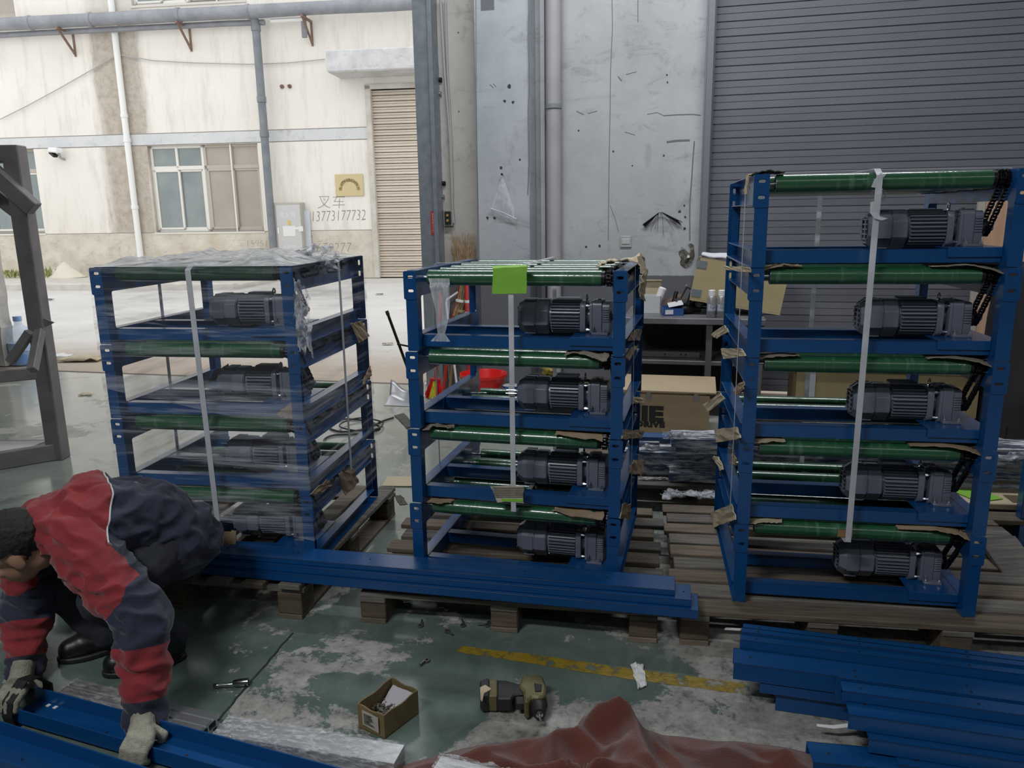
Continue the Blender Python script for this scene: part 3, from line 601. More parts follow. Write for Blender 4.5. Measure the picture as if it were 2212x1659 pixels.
def make_frame():
    root = thing('conveyor_frame', 'frame', 'conveyor frame')
    for side in (0, 1):
        X = (lambda x: x) if side == 0 else (lambda x: FW - x)
        _b = MB()
        win = rrect(.045, .058, FD - .05, .202, .008, 2)
        sheet(_b, rrect(.0, .0, FD, FH, .004, 1), [win], T, lambda a, b, c: (X(FL + c), a, b))
        def bx(x0, y0, z0, x1, y1, z1): _b.mm((X(x0), y0, z0), (X(x1), y1, z1))
        bx(.0, .02, FH - T, FL, FD - .02, FH)                    # top flange
        bx(.0, .02, 0, FL, FD - .02, T)                          # bottom flange
        bx(.0, .045, .058 - T, FL, FD - .05, .058)               # ledge of the bottom rail
        bx(.006, .045, .202, FL, FD - .05, .202 + T)             # underside ledge of the top plate
        bx(0, .004, 0, T, .006, .06)
        bx(.010, .042, .058, FL, .045, .202); bx(.010, FD - .05, .058, FL, FD - .047, .202)
        _b.build('side_frame', BLUE, root)
        # front post flange with its slotted joint plate
        _b = MB(); sheet(_b, rrect(0, .0015, FL + .003, FH - .001, .004, 2), [rrect(.009, FH - .028, .031, FH - .018, .0045, 2), rrect(.009, FH - .078, .031, FH - .068, .0045, 2)], T, lambda a, b, c: (X(a), c, b))
        sheet(_b, rrect(-.006, FH - .105, FL + .003, FH - .001, .007, 3), [rrect(.006, FH - .029, .033, FH - .017, .0055, 3), rrect(.006, FH - .079, .033, FH - .067, .0055, 3)], .003, lambda a, b, c: (X(a), c - .003, b))
        _b.build('front_post', BLUE, root)
        _b = MB(); sheet(_b, rrect(0, .0015, FL, FH - .001, .004, 2), [rrect(.014, FH - .045, .024, FH - .02, .0045, 2), rrect(.014, FH - .095, .024, FH - .07, .0045, 2)], T, lambda a, b, c: (X(a), FD + c, b))
        _b.build('rear_post', BLUE, root)
    x0, x1 = FL + .002, FW - FL - .002
    for y in (.045, .285):
        MB().mm((x0, y, .012), (x1, y + T, .056)).mm((x0, y, .053), (x1, y + .042, .056)).mm((x0, y + .039, .012), (x1, y + .042, .056)).build('cross_beam', BLUE, root, bevel=.0015)
    # motor plate folded over the front beam
    mp = MB().mm((.60, .040, .056), (x1, .33, .060)).mm((.60, .038, .03), (x1, .042, .060)); mp.build('motor_plate', BLUE, root, bevel=.001)
    # rollers
    rb = MB().lathe([(RR, 0), (RR, .64)], (0, 0, 0), (1, 0, 0), 22); rb.build; rme = rb.mesh('roller_tube', GREEN, 40)
    e1 = MB().lathe([(.006, -.032), (.006, 0), (.024, 0), (.026, .006), (.026, .0)], (0, 0, 0), (1, 0, 0), 16).mesh('end_cap', STEEL, 40)
    e2 = MB().lathe([(.026, 0), (.026, .012), (.012, .012), (.012, .062), (.006, .062), (.006, .078)], (0, 0, 0), (1, 0, 0), 16).mesh('drive_end', BLACK, 40)
    sp = MB(); sprocket(sp, .022, 0, 0, .024, 15); sprocket(sp, .044, 0, 0, .024, 15); spm = sp.mesh('twin_sprocket', BLACK)
    for i, y in enumerate(RY):
        t = put(rme, 'roller', root, (.070, y, RZ))
        put(e1, 'end_cap', t, (-.001, 0, 0)); put(e2, 'drive_end', t, (.64, 0, 0)); put(spm, 'sprocket', t, (.643, 0, 0))
    xs = (.070 + .643 + .022, .070 + .643 + .044)
    cme = []
    for i in range(5):
        _b = chain_mesh(MB(), RY[i], RZ, .0245, RY[i + 1], RZ, .0245, xs[i % 2]); _b.build('roller_chain', CHAIN, root)
    _b = chain_mesh(MB(), RY[0], RZ, .0245, MY, MZ, .024, xs[1]); _b.build('drive_chain', CHAIN, root)
    # gear motor
    ax = (1, 0, 0); a8 = pi / 8
    _b = MB().lathe([(.046, .50), (.050, .502), (.050, .624), (.046, .626)], (0, MY, MZ), ax, 24)
    for k in range(30):
        q = 2 * pi * (k + .5) / 30; r0, r1 = .047, .060
        sy, sz = max(-1, min(1, 1.25 * cos(q))), max(-1, min(1, 1.25 * sin(q))); rr = .060 * (1 if (k % 11) else 1.03)
        R = Matrix.Rotation(q, 3, 'X'); _b.box(V((.566, MY, MZ)) + R @ V((0, .053, 0)), (.108, .019, .0040), R)
    mo = _b.build('gear_motor', DARK, root, smooth=35)
    def oct(r0, r1, h0, h1, n=8): return [(r0, h0), (r1, h1)]
    _b = MB().lathe([(.040, .386), (.052, .386), (.0665, .408), (.0665, .455), (.064, .457), (.064, .505)], (0, MY, MZ), ax, 8, a8)
    _b.lathe([(.0668, .457), (.0685, .459), (.0685, .500), (.0665, .503)], (0, MY, MZ), ax, 8, a8)
    for s in (-1, 1):
        _b.mm((.41, MY - .036, MZ + s * .060), (.452, MY + .036, MZ + s * .064)); _b.mm((.41, MY + s * .060, MZ - .03), (.452, MY + s * .064, MZ + .03))
    _b.build('fan_cowl', DARK, mo, bevel=.0015)
    _b = MB().lathe([(.0, .3845), (.040, .3845), (.040, .389)], (0, MY, MZ), ax, 16).build('grille_recess', DARK2, mo)
    _b = MB()
    for k in range(5): _b.mm((.381, MY - .036, MZ - .032 + k * .016 - .0022), (.385, MY + .036, MZ - .032 + k * .016 + .0022))
    for k in (-1, 1): _b.mm((.380, MY + k * .018 - .003, MZ - .036), (.384, MY + k * .018 + .003, MZ + .036))
    _b.build('grille', DARK, mo)
    _b = MB().prism([(MY + a, MZ + b) for a, b in rrect(-.060, -.058, .060, .058, .022, 3)], lambda a, b, c: (.622 + c, a, b), .020)
    _b.lathe([(.044, .642), (.036, .646), (.036, .660)], (0, MY, MZ), ax, 18); _b.build('motor_flange', DARK, mo, smooth=40, bevel=.001)
    for s in (-1, 1):
        for t_ in (-1, 1): MB().lathe([(.006, .640), (.006, .652), (.0035, .652), (.0035, .664)], (0, MY + s * .046, MZ + t_ * .044), ax, 6).build('flange_bolt', STEEL, mo)
    _b = MB().prism([(MY + a, MZ + b) for a, b in rrect(-.062, -.058, .062, .058, .012, 3)], lambda a, b, c: (.658 + c, a, b), .010)
    _b.prism([(MY + a, MZ + b) for a, b in rrect(-.060, -.060, .060, .062, .016, 3)], lambda a, b, c: (.668 + c, a, b), .034)
    _b.prism([(MY + a, MZ + b) for a, b in rrect(-.056, -.060, .056, .056, .016, 3)], lambda a, b, c: (.703 + c, a, b), .026)
    for k in range(6):
        zz = MZ - .012 + k * .0085
        for s in (-1, 1): _b.mm((.704, MY + s * .053, zz), (.728, MY + s * .060, zz + .0032))
    for s in (-1, 1): _b.mm((.668, MY + s * .052, .060), (.727, MY + s * .082, .069)).mm((.672, MY + s * .058, .066), (.676, MY + s * .074, .090))
    _b.lathe([(.024, .729), (.016, .734), (.010, .734), (.010, .78)], (0, MY, MZ), ax, 14)
    _b.build('gearbox', DARK, mo, smooth=40, bevel=.0012)
    sp = MB(); sprocket(sp, xs[1], MY, MZ, .0235, 12); sp.build('output_sprocket', BLACK, mo)
    for s in (-1, 1):
        for xx in (.675, .720): MB().lathe([(.007, .069), (.007, .075), (.004, .075), (.004, .082)], (xx, MY + s * .074, 0), (0, 0, 1), 6).build('foot_bolt', STEEL, mo)
    _b = MB().lathe([(.008, .178), (.008, .184), (.004, .184)], (.685, MY, 0), (0, 0, 1), 8)
    _b.tube([(.640, MY + .010 * cos(2 * pi * k / 12), MZ + .070 + .012 * sin(2 * pi * k / 12)) for k in range(12)], .003, 6, closed=True); _b.build('eye_bolt', STEEL, mo, smooth=40)
    _b = MB().mm((.52, MY + .015, MZ + .045), (.61, MY + .07, MZ + .066)).build('terminal_box', DARK, mo, bevel=.004)
    return root

STK = [dict(o=(-1.5813, 2.9415), a=-.1459, lean=(-.0036, -.0008), z=.1512, n=4),
       dict(o=(-.3966, 2.804), a=-.2497, lean=(.0037, .0033), z=.1297, n=4),
       dict(o=(.7799, 2.5221), a=-.1731, lean=(.0013, -.0023), z=.1402, n=5)]
class Lc:
    def __init__(s, d): s.d = d; s.R = Matrix.Rotation(d['a'], 3, 'Z'); s.o = V((d['o'][0], d['o'][1], d['z']))
    def __call__(s, x, y, z): return s.o + s.R @ V((x, y, z))
    def hit(s, px, py, **k):
        d = s.R.transposed() @ ray(px, py); o = s.R.transposed() @ (CAMPOS - s.o); (kk, v), = k.items(); i = 'xyz'.index(kk); t = (v - o[i]) / d[i]; return o + d * t
ST = [Lc(d) for d in STK]
SN = ['film wrapped left stack', 'middle stack with the green card', 'tall right stack']
LV = {4: ['topmost', 'second from the top', 'third from the top', 'lowest'], 5: ['topmost', 'second from the top', 'middle', 'fourth from the top', 'lowest']}
proto = make_frame(); first = True
for s, d in enumerate(STK):
    for k in range(d['n']):
        f = proto if first else copy_tree(proto); first = False
        lx, ly = d['lean'][0] * k, d['lean'][1] * k
        f.location = ST[s](lx, ly, k * FH); f.rotation_euler = (0, 0, d['a'])
        tag(f, 'blue roller conveyor frame, %s of the %s' % (LV[d['n']][d['n'] - 1 - k], SN[s]), 'conveyor frame', 'blue conveyor frames stacked on pallets')

# ================================================================== PALLETS
def pallet(label, corner, yaw, L, D, H, nb, alongx=True, wset=0, gap=.4, zt=None, blocks=(3, 3), bw=.1, seed=0):
    """corner = front left corner on the floor; boards run along x (alongx) or along y"""
    rnd = random.Random(seed); o = thing('pallet', label, 'pallet', (corner[0], corner[1], 0), yaw, 'wooden pallets')
    tb = .022; n = nb; span = D if alongx else L; w_ = span / (n + (n - 1) * gap)
    for i in range(n):
        a = i * w_ * (1 + gap); e0, e1 = rnd.uniform(-.03, .015), rnd.uniform(-.015, .04); dz = rnd.uniform(-.002, .001); ww = w_ * rnd.uniform(.9, 1.03)
        if alongx: _b = MB().mm((e0, a, H - tb + dz), (L + e1, a + ww, H + dz))
        else: _b = MB().mm((a, e0, H - tb + dz), (a + ww, D + e1, H + dz))
        _b.build('plank', WOODS[(i + wset) % 2], o, bevel=.003)
    xs = [bw * .6 + (L - bw * 1.2) * i / (blocks[0] - 1) for i in range(blocks[0])]; ys = [.06 + (D - .12) * i / (blocks[1] - 1) for i in range(blocks[1])]
    hb = H - 2 * tb - .018
    for x in xs:
        for y in ys: MB().mm((x - bw / 2, y - .055, .018), (x + bw / 2, y + .055, .018 + hb)).build('block', BLOCKW, o, bevel=.004)
    if alongx:
        for x in xs: MB().mm((x - bw / 2, 0, H - 2 * tb), (x + bw / 2, D, H - tb - .002)).build('stringer_board', WOODS[1], o, bevel=.002); MB().mm((x - bw / 2, 0, 0), (x + bw / 2, D, .018)).build('bottom_board', WOODS[0], o, bevel=.002)
    else:
        for y in ys: MB().mm((0, y - .05, H - 2 * tb), (L, y + .05, H - tb - .002)).build('stringer_board', WOODS[1], o, bevel=.002)
        for x in xs: MB().mm((x - bw / 2, 0, 0), (x + bw / 2, D, .018)).build('bottom_board', WOODS[0], o, bevel=.002)
    return o
def corner_from(right, yaw, L): return V((right[0], right[1], 0)) - V((cos(yaw), sin(yaw), 0)) * L
pallet('brown wooden pallet under the film wrapped left stack', corner_from(onz(652, 1262, .15), -.19, 1.12), -.19, 1.12, 1.08, .1495, 8, False, 0, .55, blocks=(3, 3), seed=1)
pallet('dark wooden pallet under the middle stack', (-.60, 2.665), -.165, 1.13, 1.0, .128, 8, True, 1, .42, seed=2)
pallet('wide dark wooden pallet under the tall right stack', (.575, 2.475), -.15, 1.42, 1.02, .1385, 9, True, 0, .22, blocks=(4, 3), seed=3)
pallet('pale wooden pallet behind, under the film wrapped steel', (.35, 3.83), -.17, 1.9, .95, .135, 6, True, 1, .12, blocks=(4, 3), seed=4)

# ================================================================== BLUE STEEL CHANNELS
def channel(label, p0, yaw, L, W, H, group, open_up=False, flip=False, holes=True, tilt=0, mat_=None, t=.004, lip=0):
    """U section of length L along its yaw; p0 = front left bottom corner"""
    o = thing('steel_channel', label, 'steel channel', p0, yaw, group)
    if tilt: o.rotation_euler = (tilt, 0, yaw)
    _b = MB(); zb = 0 if open_up else H - t
    _b.mm((0, 0, zb), (L, W, zb + t)); _b.mm((0, 0, 0), (L, t, H)); _b.mm((0, W - t, 0), (L, W, H))
    if lip: zz = H - t if open_up else 0; _b.mm((0, 0, zz), (L, lip, zz + t)); _b.mm((0, W - lip, zz), (L, W, zz + t))
    _b.build('channel_body', mat_ or BLUE2, o, bevel=.0012)
    if holes:
        h = MB()
        for x in [.05 + .3 * i for i in range(int((L - .06) / .3) + 1)]: h.lathe([(.004, 0), (.004, .0012)], (x, W * .5, H if not open_up else t), (0, 0, 1), 10)
        h.build('bolt_holes', DARK2, o)
    return o
GP = 'blue channels laid along the front of the pallets'
yawp = -.214; pf = V((-1.22, 2.755, 0)); du = V((cos(yawp), sin(yawp), 0)); dn = V((-sin(yawp), cos(yawp), 0))
P_ = onz(1508, 1345, .14) - du * 1.93
channel('lowest of three blue channels laid across the pallet fronts', P_ + V((0, 0, .0115)), yawp, 1.93, .125, .032, GP, lip=.012)
channel('middle of three blue channels laid across the pallet fronts', P_ + du * .03 + dn * .012 + V((0, 0, .044)), yawp + .004, 1.875, .118, .026, GP, lip=.012)
channel('topmost of three blue channels laid across the pallet fronts', P_ + du * .06 + dn * .026 + V((0, 0, .0705)), yawp + .008, 1.79, .112, .020, GP, lip=.01)
# pile on the floor at the right
GQ = 'blue channels piled on the floor at lower right'
yq = -.27; qu = V((cos(yq), sin(yq), 0)); qn = V((-sin(yq), cos(yq), 0)); Q = V((.70, 2.12, 0))
rows = [  # along, across, z, W, H, label
    (.10, .0, .0, .05, .06, 'blue channel at the very bottom of the right hand pile'),
    (.16, .055, .0, .06, .06, 'blue channel second in the bottom row of the right hand pile'),
    (.05, -.015, .062, .125, .035, 'blue channel with the face stepped back in the right hand pile'),
    (-.03, -.02, .099, .09, .055, 'tall faced blue channel nearest in the right hand pile'),
    (-.01, .072, .099, .03, .085, 'thin upright blue channel edge behind the tall faced one'),
    (-.005, .106, .099, .03, .092, 'second thin upright blue channel edge from the front of the pile'),
    (.0, .140, .06, .03, .128, 'rearmost upright blue channel edge of the right hand pile')]
for a, b, z, W_, H_, lab in rows: channel(lab, Q + qu * a + qn * b + V((0, 0, z + .002)), yq, 1.5, W_, H_, GQ, open_up=False)
Q2 = V((.93, 1.84, 0)); yq2 = -.27; qu = V((cos(yq2), sin(yq2), 0)); qn = V((-sin(yq2), cos(yq2), 0))
GQ2 = 'blue channels in the nearest pile at the right edge'
rows = [(.10, -.03, .0, .06, .05, 'lowest blue channel of the nearest right hand pile'), (.03, .0, .052, .10, .04, 'second blue channel from the bottom of the nearest right hand pile'),
        (-.02, .03, .094, .12, .045, 'third blue channel of the nearest pile, white strip lying before it'), (-.03, .09, .141, .055, .03, 'topmost blue channel of the nearest right hand pile'), (-.035, .152, .10, .03, .075, 'upright blue channel edge at the back of the nearest right hand pile')]
for a, b, z, W_, H_, lab in rows: channel(lab, Q2 + qu * a + qn * b + V((0, 0, z + .002)), yq2, 1.3, W_, H_, GQ2)
channel('single blue channel at the bottom edge right of the red blanket', onz(1757, 1648, .045) - V((0, .0, .045)), -.16, 1.1, .09, .045, 'single blue channels lying on the floor')
MB().mm((0, 0, 0), (1, .06, .012))

# ================================================================== STRAPS, CARD, FILM
def ribbon(pts, wv, wd, t=.0012):
    """flat strap along pts with width direction wv"""
    _b = MB(); wv = V(wv); pts = [V(p) for p in pts]
    for i, p in enumerate(pts):
        d = (pts[min(i + 1, len(pts) - 1)] - pts[max(i - 1, 0)]).normalized(); n = d.cross(wv).normalized()
        for a, c in ((-1, -1), (1, -1), (1, 1), (-1, 1)): _b.v.append(tuple(p + wv * (a * wd / 2) + n * (c * t / 2)))
    m = len(pts)
    for i in range(m - 1):
        for k in range(4): _b.f.append((i * 4 + k, i * 4 + (k + 1) % 4, i * 4 + 4 + (k + 1) % 4, i * 4 + 4 + k))
    _b.f += [(3, 2, 1, 0), tuple((m - 1) * 4 + k for k in range(4))]; _b.mi = [0] * len(_b.f); return _b
GS = 'white packing straps round the stacks'
def strap_y(s, x, z0, label, wd=.02, x0=None, off=.008, top=None):
    """strap running front - over the top - down the back at local x"""
    c = ST[s]; zt = top or STK[s]['n'] * FH + .008; n = STK[s]['n']; le = STK[s]['lean']; x0 = x if x0 is None else x0
    R = Matrix.Rotation(STK[s]['a'], 3, 'Z')
    pts = []
    for i in range(9):
        f = i / 8; z = z0 + (zt - .02 - z0) * f; pts.append(c(x0 + (x - x0) * f, -off + le[1] * z / FH, z))
    pts += [c(x, .01, zt), c(x, .3, zt + .002), c(x, FD - .01, zt)]
    for i in range(9): f = 1 - i / 8; z = z0 + (zt - .02 - z0) * f; pts.append(c(x, FD + off, z))
    pts += [c(x, FD, z0 - .006), c(x, .4, z0 - .008), c(x0, 0, z0 - .006), pts[0]]
    o = tag(ribbon(pts, R @ V((1, 0, 0)), wd).build('packing_strap', STRAP, smooth=50), label, 'strap', GS); return o
def strap_x(s, y, z0, label, wd=.016, side=0):
    c = ST[s]; zt = STK[s]['n'] * FH + .007; R = Matrix.Rotation(STK[s]['a'], 3, 'Z'); pts = []
    for i in range(7): f = i / 6; pts.append(c(-.010, y, z0 + (zt - .015 - z0) * f))
    pts += [c(.01, y, zt), c(FW / 2, y, zt + .003), c(FW - .01, y, zt)]
    for i in range(7): f = 1 - i / 6; pts.append(c(FW + .010, y, z0 + (zt - .015 - z0) * f))
    pts += [c(FW, y, z0 - .006), c(0, y, z0 - .006), pts[0]]
    return tag(ribbon(pts, R @ V((0, 1, 0)), wd).build('packing_strap', STRAP, smooth=50), label, 'strap', GS)
def bkl(s, x, z, label, off=.014):
    o = thing('strap_buckle', label, 'buckle', ST[s](x, -off, z), STK[s]['a'])
    MB().tube([(-.017, 0, -.014), (.017, 0, -.014), (.019, 0, .014), (-.019, 0, .014)], .0017, 6, closed=True).tube([(-.02, -.002, -.012), (.02, -.002, -.012)], .002, 6).tube([(-.018, 0, 0), (.018, 0, 0)], .0017, 6).build('wire_loop', STEEL, o, smooth=50)
    MB().mm((-.011, .001, -.02), (.011, .003, .02)).build('strap_fold', STRAP, o)
    return o
pl = ST[0].hit(414, 640, y=-.01); pl2 = ST[0].hit(470, 1100, y=-.01)
strap_y(0, pl.x, .06, 'white strap down the front of the film wrapped left stack', .022, x0=pl2.x, off=.016)
strap_x(0, .42, .25, 'white strap down the right side of the film wrapped left stack', .022)
pm = ST[1].hit(1103, 700, y=-.01); strap_y(1, pm.x, FH * 1 + .0, 'white strap over the green card down the middle stack', .019, off=.012)
bkl(1, pm.x, ST[1].hit(1105, 842, y=-.01).z, 'wire buckle on the white strap of the middle stack')
strap_x(1, .36, .22, 'thin white strap down the right side of the middle stack', .012)
pr = ST[2].hit(1890, 470, y=-.01); pr2 = ST[2].hit(1828, 1140, y=-.01)
strap_y(2, pr.x, FH * 1 - .04, 'white strap down the front of the tall right stack', .019, off=.012)
bkl(2, pr.x + .004, ST[2].hit(1892, 422, y=-.01).z, 'wire buckle near the top of the tall right stack')
py_ = ST[2].hit(1600, 600, x=-.012).y
strap_x(2, py_, .30, 'white strap down the left side of the tall right stack', .012)
a, b = ST[2].hit(1890, 405, y=-.02), ST[2].hit(1908, 375, y=-.02)
o = tag(ribbon([ST[2](a.x, -.014, a.z), ST[2](a.x + .004, -.022, a.z + .02), ST[2](b.x, -.02, b.z)], Matrix.Rotation(-.17, 3, 'Z') @ V((1, 0, -.2)), .018).build('strap_tail', STRAP), 'loose tail of white strap sticking up above the buckle', 'strap')
q = [ST[2].hit(*p, y=-.018) for p in ((1887, 435), (1885, 458), (1893, 470), (1908, 474))]
o = tag(ribbon([ST[2](p.x, -.016 - .006 * i, p.z) for i, p in enumerate(q)], Matrix.Rotation(-.17, 3, 'Z') @ V((.95, 0, .3)), .018).build('strap_tail', STRAP), 'loose curled tail of white strap hanging below the buckle', 'strap')

def card(name, label, P, m=CARD, th=.004, nu=6, nv=4, crump=.004, seed=0, tear=.006, group='cardboard pads between the frames', cat='cardboard pad'):
    """bent cardboard pad over a grid of control points P[row][col] (world), torn edge, real thickness"""
    rows, cols = len(P), len(P[0])
    def at(u, v):
        x, y = u * (cols - 1), v * (rows - 1); i, j = min(int(x), cols - 2), min(int(y), rows - 2); f, g_ = x - i, y - j
        p = (P[j][i] * (1 - f) + P[j][i + 1] * f) * (1 - g_) + (P[j + 1][i] * (1 - f) + P[j + 1][i + 1] * f) * g_
        e = crump; q = V((u * 4 + seed, v * 4, seed * 3.1)); p = p + V((mnoise.noise(q), mnoise.noise(q + V((9, 0, 0))), mnoise.noise(q + V((0, 9, 0))))) * e
        if u in (0, 1) or v in (0, 1): p = p + V((mnoise.noise(p * 90), 0, mnoise.noise(p * 90 + V((5, 5, 5))))) * tear
        return p
    o = MB().grid(at, nu * (cols - 1), nv * (rows - 1)).build(name, m, solid=th); return tag(o, label, cat, group)
def hp(s, px, py, **k): q = ST[s].hit(px, py, **k); return ST[s](*q)
def flat(s, quad, **k): (a, b, c, d) = [hp(s, *p, **k) for p in quad]; return [[a, b], [d, c]]
CP = 'cardboard_pad'
MID, LEF, RIG = 'middle stack', 'left stack', 'right stack'
h = FH
def lay(s, x0, x1, y0, y1, z, droop=0, side=1, rise=0):
    """pad lying across the joint at height z, its outer end hanging down"""
    return [[ST[s](x0, y0, z + rise), ST[s](x1, y0, z)], [ST[s](x0, y1, z + rise), ST[s](x1, y1, z)]]
# middle stack
z4 = 4 * h
card(CP, 'crumpled tan cardboard folded over the top right corner of the middle stack', [[ST[1](.70, .10, z4 + .012), ST[1](.74, .12, z4 + .028), ST[1](.80, .14, z4 + .026), ST[1](.835, .14, z4 + .03), ST[1](.856, .14, z4 - .03), ST[1](.850, .14, z4 - .10)],
     [ST[1](.69, .30, z4 + .012), ST[1](.74, .30, z4 + .018), ST[1](.80, .30, z4 + .022), ST[1](.838, .30, z4 + .05), ST[1](.862, .30, z4 - .03), ST[1](.853, .30, z4 - .13)]], CARDL, crump=.012, tear=.012, seed=1)
card(CP, 'crumpled grey cardboard on the right end of the second roller, middle stack', [[ST[1](.60, .03, 3 * h + .001), ST[1](.665, .032, 3 * h + .012), ST[1](.71, .012, 3 * h - .010), ST[1](.748, .004, 3 * h - .014)], [ST[1](.60, .09, 3 * h + .004), ST[1](.665, .09, 3 * h + .008), ST[1](.72, .08, 3 * h + .003), ST[1](.752, .05, 3 * h + .001)]], CARDG, crump=.008, tear=.01, seed=2)
card(CP, 'crumpled grey cardboard on the left end of the third roller, middle stack', [[ST[1](.055, .02, 2 * h - .006), ST[1](.10, .025, 2 * h + .008), ST[1](.17, .03, 2 * h + .003)], [ST[1](.05, .10, 2 * h), ST[1](.10, .10, 2 * h + .008), ST[1](.17, .09, 2 * h + .003)]], CARDG, crump=.01, tear=.012, seed=3)
card(CP, 'tan cardboard strip on the left end of the lowest roller, middle stack', [[ST[1](.06, .025, h - .004), ST[1](.10, .02, h - .002), ST[1](.155, .03, h + .002)], [ST[1](.06, .09, h + .002), ST[1](.10, .09, h + .003), ST[1](.155, .09, h + .003)]], CARD, crump=.006, seed=4)
card(CP, 'long brown cardboard strip on the right end of the third roller, middle stack', [[ST[1](.56, .03, 2 * h + .001), ST[1](.64, .022, 2 * h - .003), ST[1](.735, .018, 2 * h - .010)], [ST[1](.56, .09, 2 * h + .003), ST[1](.64, .09, 2 * h + .003), ST[1](.735, .09, 2 * h)]], CARD, crump=.004, seed=5)
card(CP, 'long brown cardboard strip on the right end of the lowest roller, middle stack', [[ST[1](.55, .03, h + .0), ST[1](.64, .018, h - .010), ST[1](.74, .012, h - .010)], [ST[1](.55, .09, h + .003), ST[1](.64, .09, h + .002), ST[1](.74, .09, h)]], CARD, crump=.005, seed=6)
rt = [('flat tan cardboard tab at the right, under the topmost frame of the middle stack', [(1352, 752), (1376, 748), (1360, 778), (1346, 768)], CARD), ('corrugated tan cardboard tab with open flutes, right side of the middle stack', [(1364, 716), (1386, 708), (1382, 736), (1358, 735)], CARD),
      ('ragged tan cardboard tab at the right, under the second frame of the middle stack', [(1345, 928), (1392, 930), (1386, 947), (1343, 948)], CARD), ('pale torn cardboard tab at the right edge of the second frame, middle stack', [(1368, 856), (1394, 862), (1390, 872), (1366, 872)], CARDL),
      ('upright torn tan cardboard tab at the right of the third frame, middle stack', [(1366, 993), (1394, 996), (1386, 1026), (1360, 1022)], CARD), ('large tan cardboard tab at the right, above the lowest frame of the middle stack', [(1346, 1088), (1362, 1090), (1362, 1121), (1338, 1119)], CARD)]
for i, (lab, qd, m_) in enumerate(rt): card(CP, lab, flat(1, qd, x=FW + .006), m_, seed=10 + i, crump=.005, tear=.006)
card('protector_card', 'bright green card folded over the front roller of the middle stack', [[hp(1, 1062, 575, y=.02), hp(1, 1138, 572, y=.02)], [hp(1, 1065, 580, y=-.003), hp(1, 1139, 576, y=-.003)], [hp(1, 1063, 635, y=-.004), hp(1, 1137, 634, y=-.004)]], GREENC, .002, crump=.003, tear=.001, seed=20, group=None, cat='card')
sc = card('protector_card', 'striped corrugated card with a green edge where the middle strap ends', flat(1, [(1060, 1050), (1131, 1050), (1131, 1086), (1074, 1084)], y=-.006), mat('corrugated_pale', (.50, .47, .38), .8), .004, crump=.003, tear=.004, seed=21, group=None, cat='card')
_b = MB()
for k in range(6):
    y0 = 1053 + k * 4.0; a, b = hp(1, 1063 + k * 1.2, y0, y=-.011), hp(1, 1130, y0 + .3, y=-.011); _b.bar(a, b, .003, .0022)
_b.build('flutes', CARDG, sc)
a, b = hp(1, 1084, 1080, y=-.0095), hp(1, 1130, 1081, y=-.0095); MB().bar(a, b, .002, .010).build('green_edge', GREENC, sc)
# right stack
rl = [('long crumpled brown cardboard on the left end of the second roller, right stack', 4, .05, .17, CARD, .012), ('dark cardboard strip on the left end of the third roller, right stack', 3, .05, .18, CARDG, .004), ('pale cardboard strip on the left end of the fourth roller, right stack', 2, .05, .15, CARDL, .004), ('thin pale cardboard strip on the left end of the lowest roller, right stack', 1, .05, .16, CARDL, .004)]
for i, (lab, k, xa, xb, m_, r) in enumerate(rl): card(CP, lab, [[ST[2](xa, .022, k * h - .006), ST[2]((xa + xb) / 2, .02, k * h + r), ST[2](xb, .028, k * h + .002)], [ST[2](xa, .10, k * h), ST[2]((xa + xb) / 2, .10, k * h + .003), ST[2](xb, .10, k * h + .003)]], m_, crump=r * .7, tear=.006, seed=30 + i)
rr_ = [('grey cardboard bent over the chain end of the second roller, right stack', 4, .56, CARDG), ('thin grey cardboard bent over the chain end of the third roller, right stack', 3, .58, CARDG), ('brown cardboard bent over the chain end of the fourth roller, right stack', 2, .55, CARD), ('brown cardboard bent over the chain end of the lowest roller, right stack', 1, .54, CARD)]
for i, (lab, k, xa, m_) in enumerate(rr_): card(CP, lab, [[ST[2](xa, .03, k * h + .002), ST[2](.66, .018, k * h + .006), ST[2](.725, .012, k * h - .004), ST[2](.768, .004, k * h - .022)], [ST[2](xa, .11, k * h + .003), ST[2](.66, .11, k * h + .005), ST[2](.725, .11, k * h + .003), ST[2](.768, .10, k * h)]], m_, crump=.003, tear=.003, seed=40 + i)
ll = [('thin cardboard flap sticking out left under the topmost frame, right stack', [(1562, 574), (1622, 578), (1621, 590), (1568, 582)], CARDL), ('small tilted cardboard tab beside the spray cans, left side of the right stack', [(1566, 702), (1574, 716), (1548, 732), (1534, 722)], CARDL),
      ('broad corrugated cardboard tab under the second frame, right stack', [(1558, 754), (1602, 752), (1611, 768), (1564, 776)], CARDL), ('long tilted cardboard tab left of the third frame, right stack', [(1556, 848), (1566, 862), (1530, 890), (1519, 874)], CARDL),
      ('brown folded cardboard inside the third frame, right stack', [(1586, 838), (1607, 823), (1607, 840), (1590, 856)], CARD), ('square corrugated cardboard tab under the third frame, right stack', [(1543, 928), (1590, 922), (1602, 946), (1548, 956)], CARDL),
      ('narrow torn cardboard tab left of the fourth frame, right stack', [(1540, 987), (1552, 986), (1566, 1012), (1554, 1016)], CARDL), ('largest pale cardboard tab above the lowest frame, right stack', [(1532, 1108), (1580, 1090), (1590, 1122), (1540, 1140)], CARDL), ('brown folded cardboard inside the fourth frame, right stack', [(1582, 980), (1592, 990), (1590, 1004), (1578, 1000)], CARD)]
for i, (lab, qd, m_) in enumerate(ll): card(CP, lab, flat(2, qd, x=-.006 - (.02 if i in (1, 3) else 0)), m_, seed=50 + i, crump=.004, tear=.005)
z5 = 5 * h
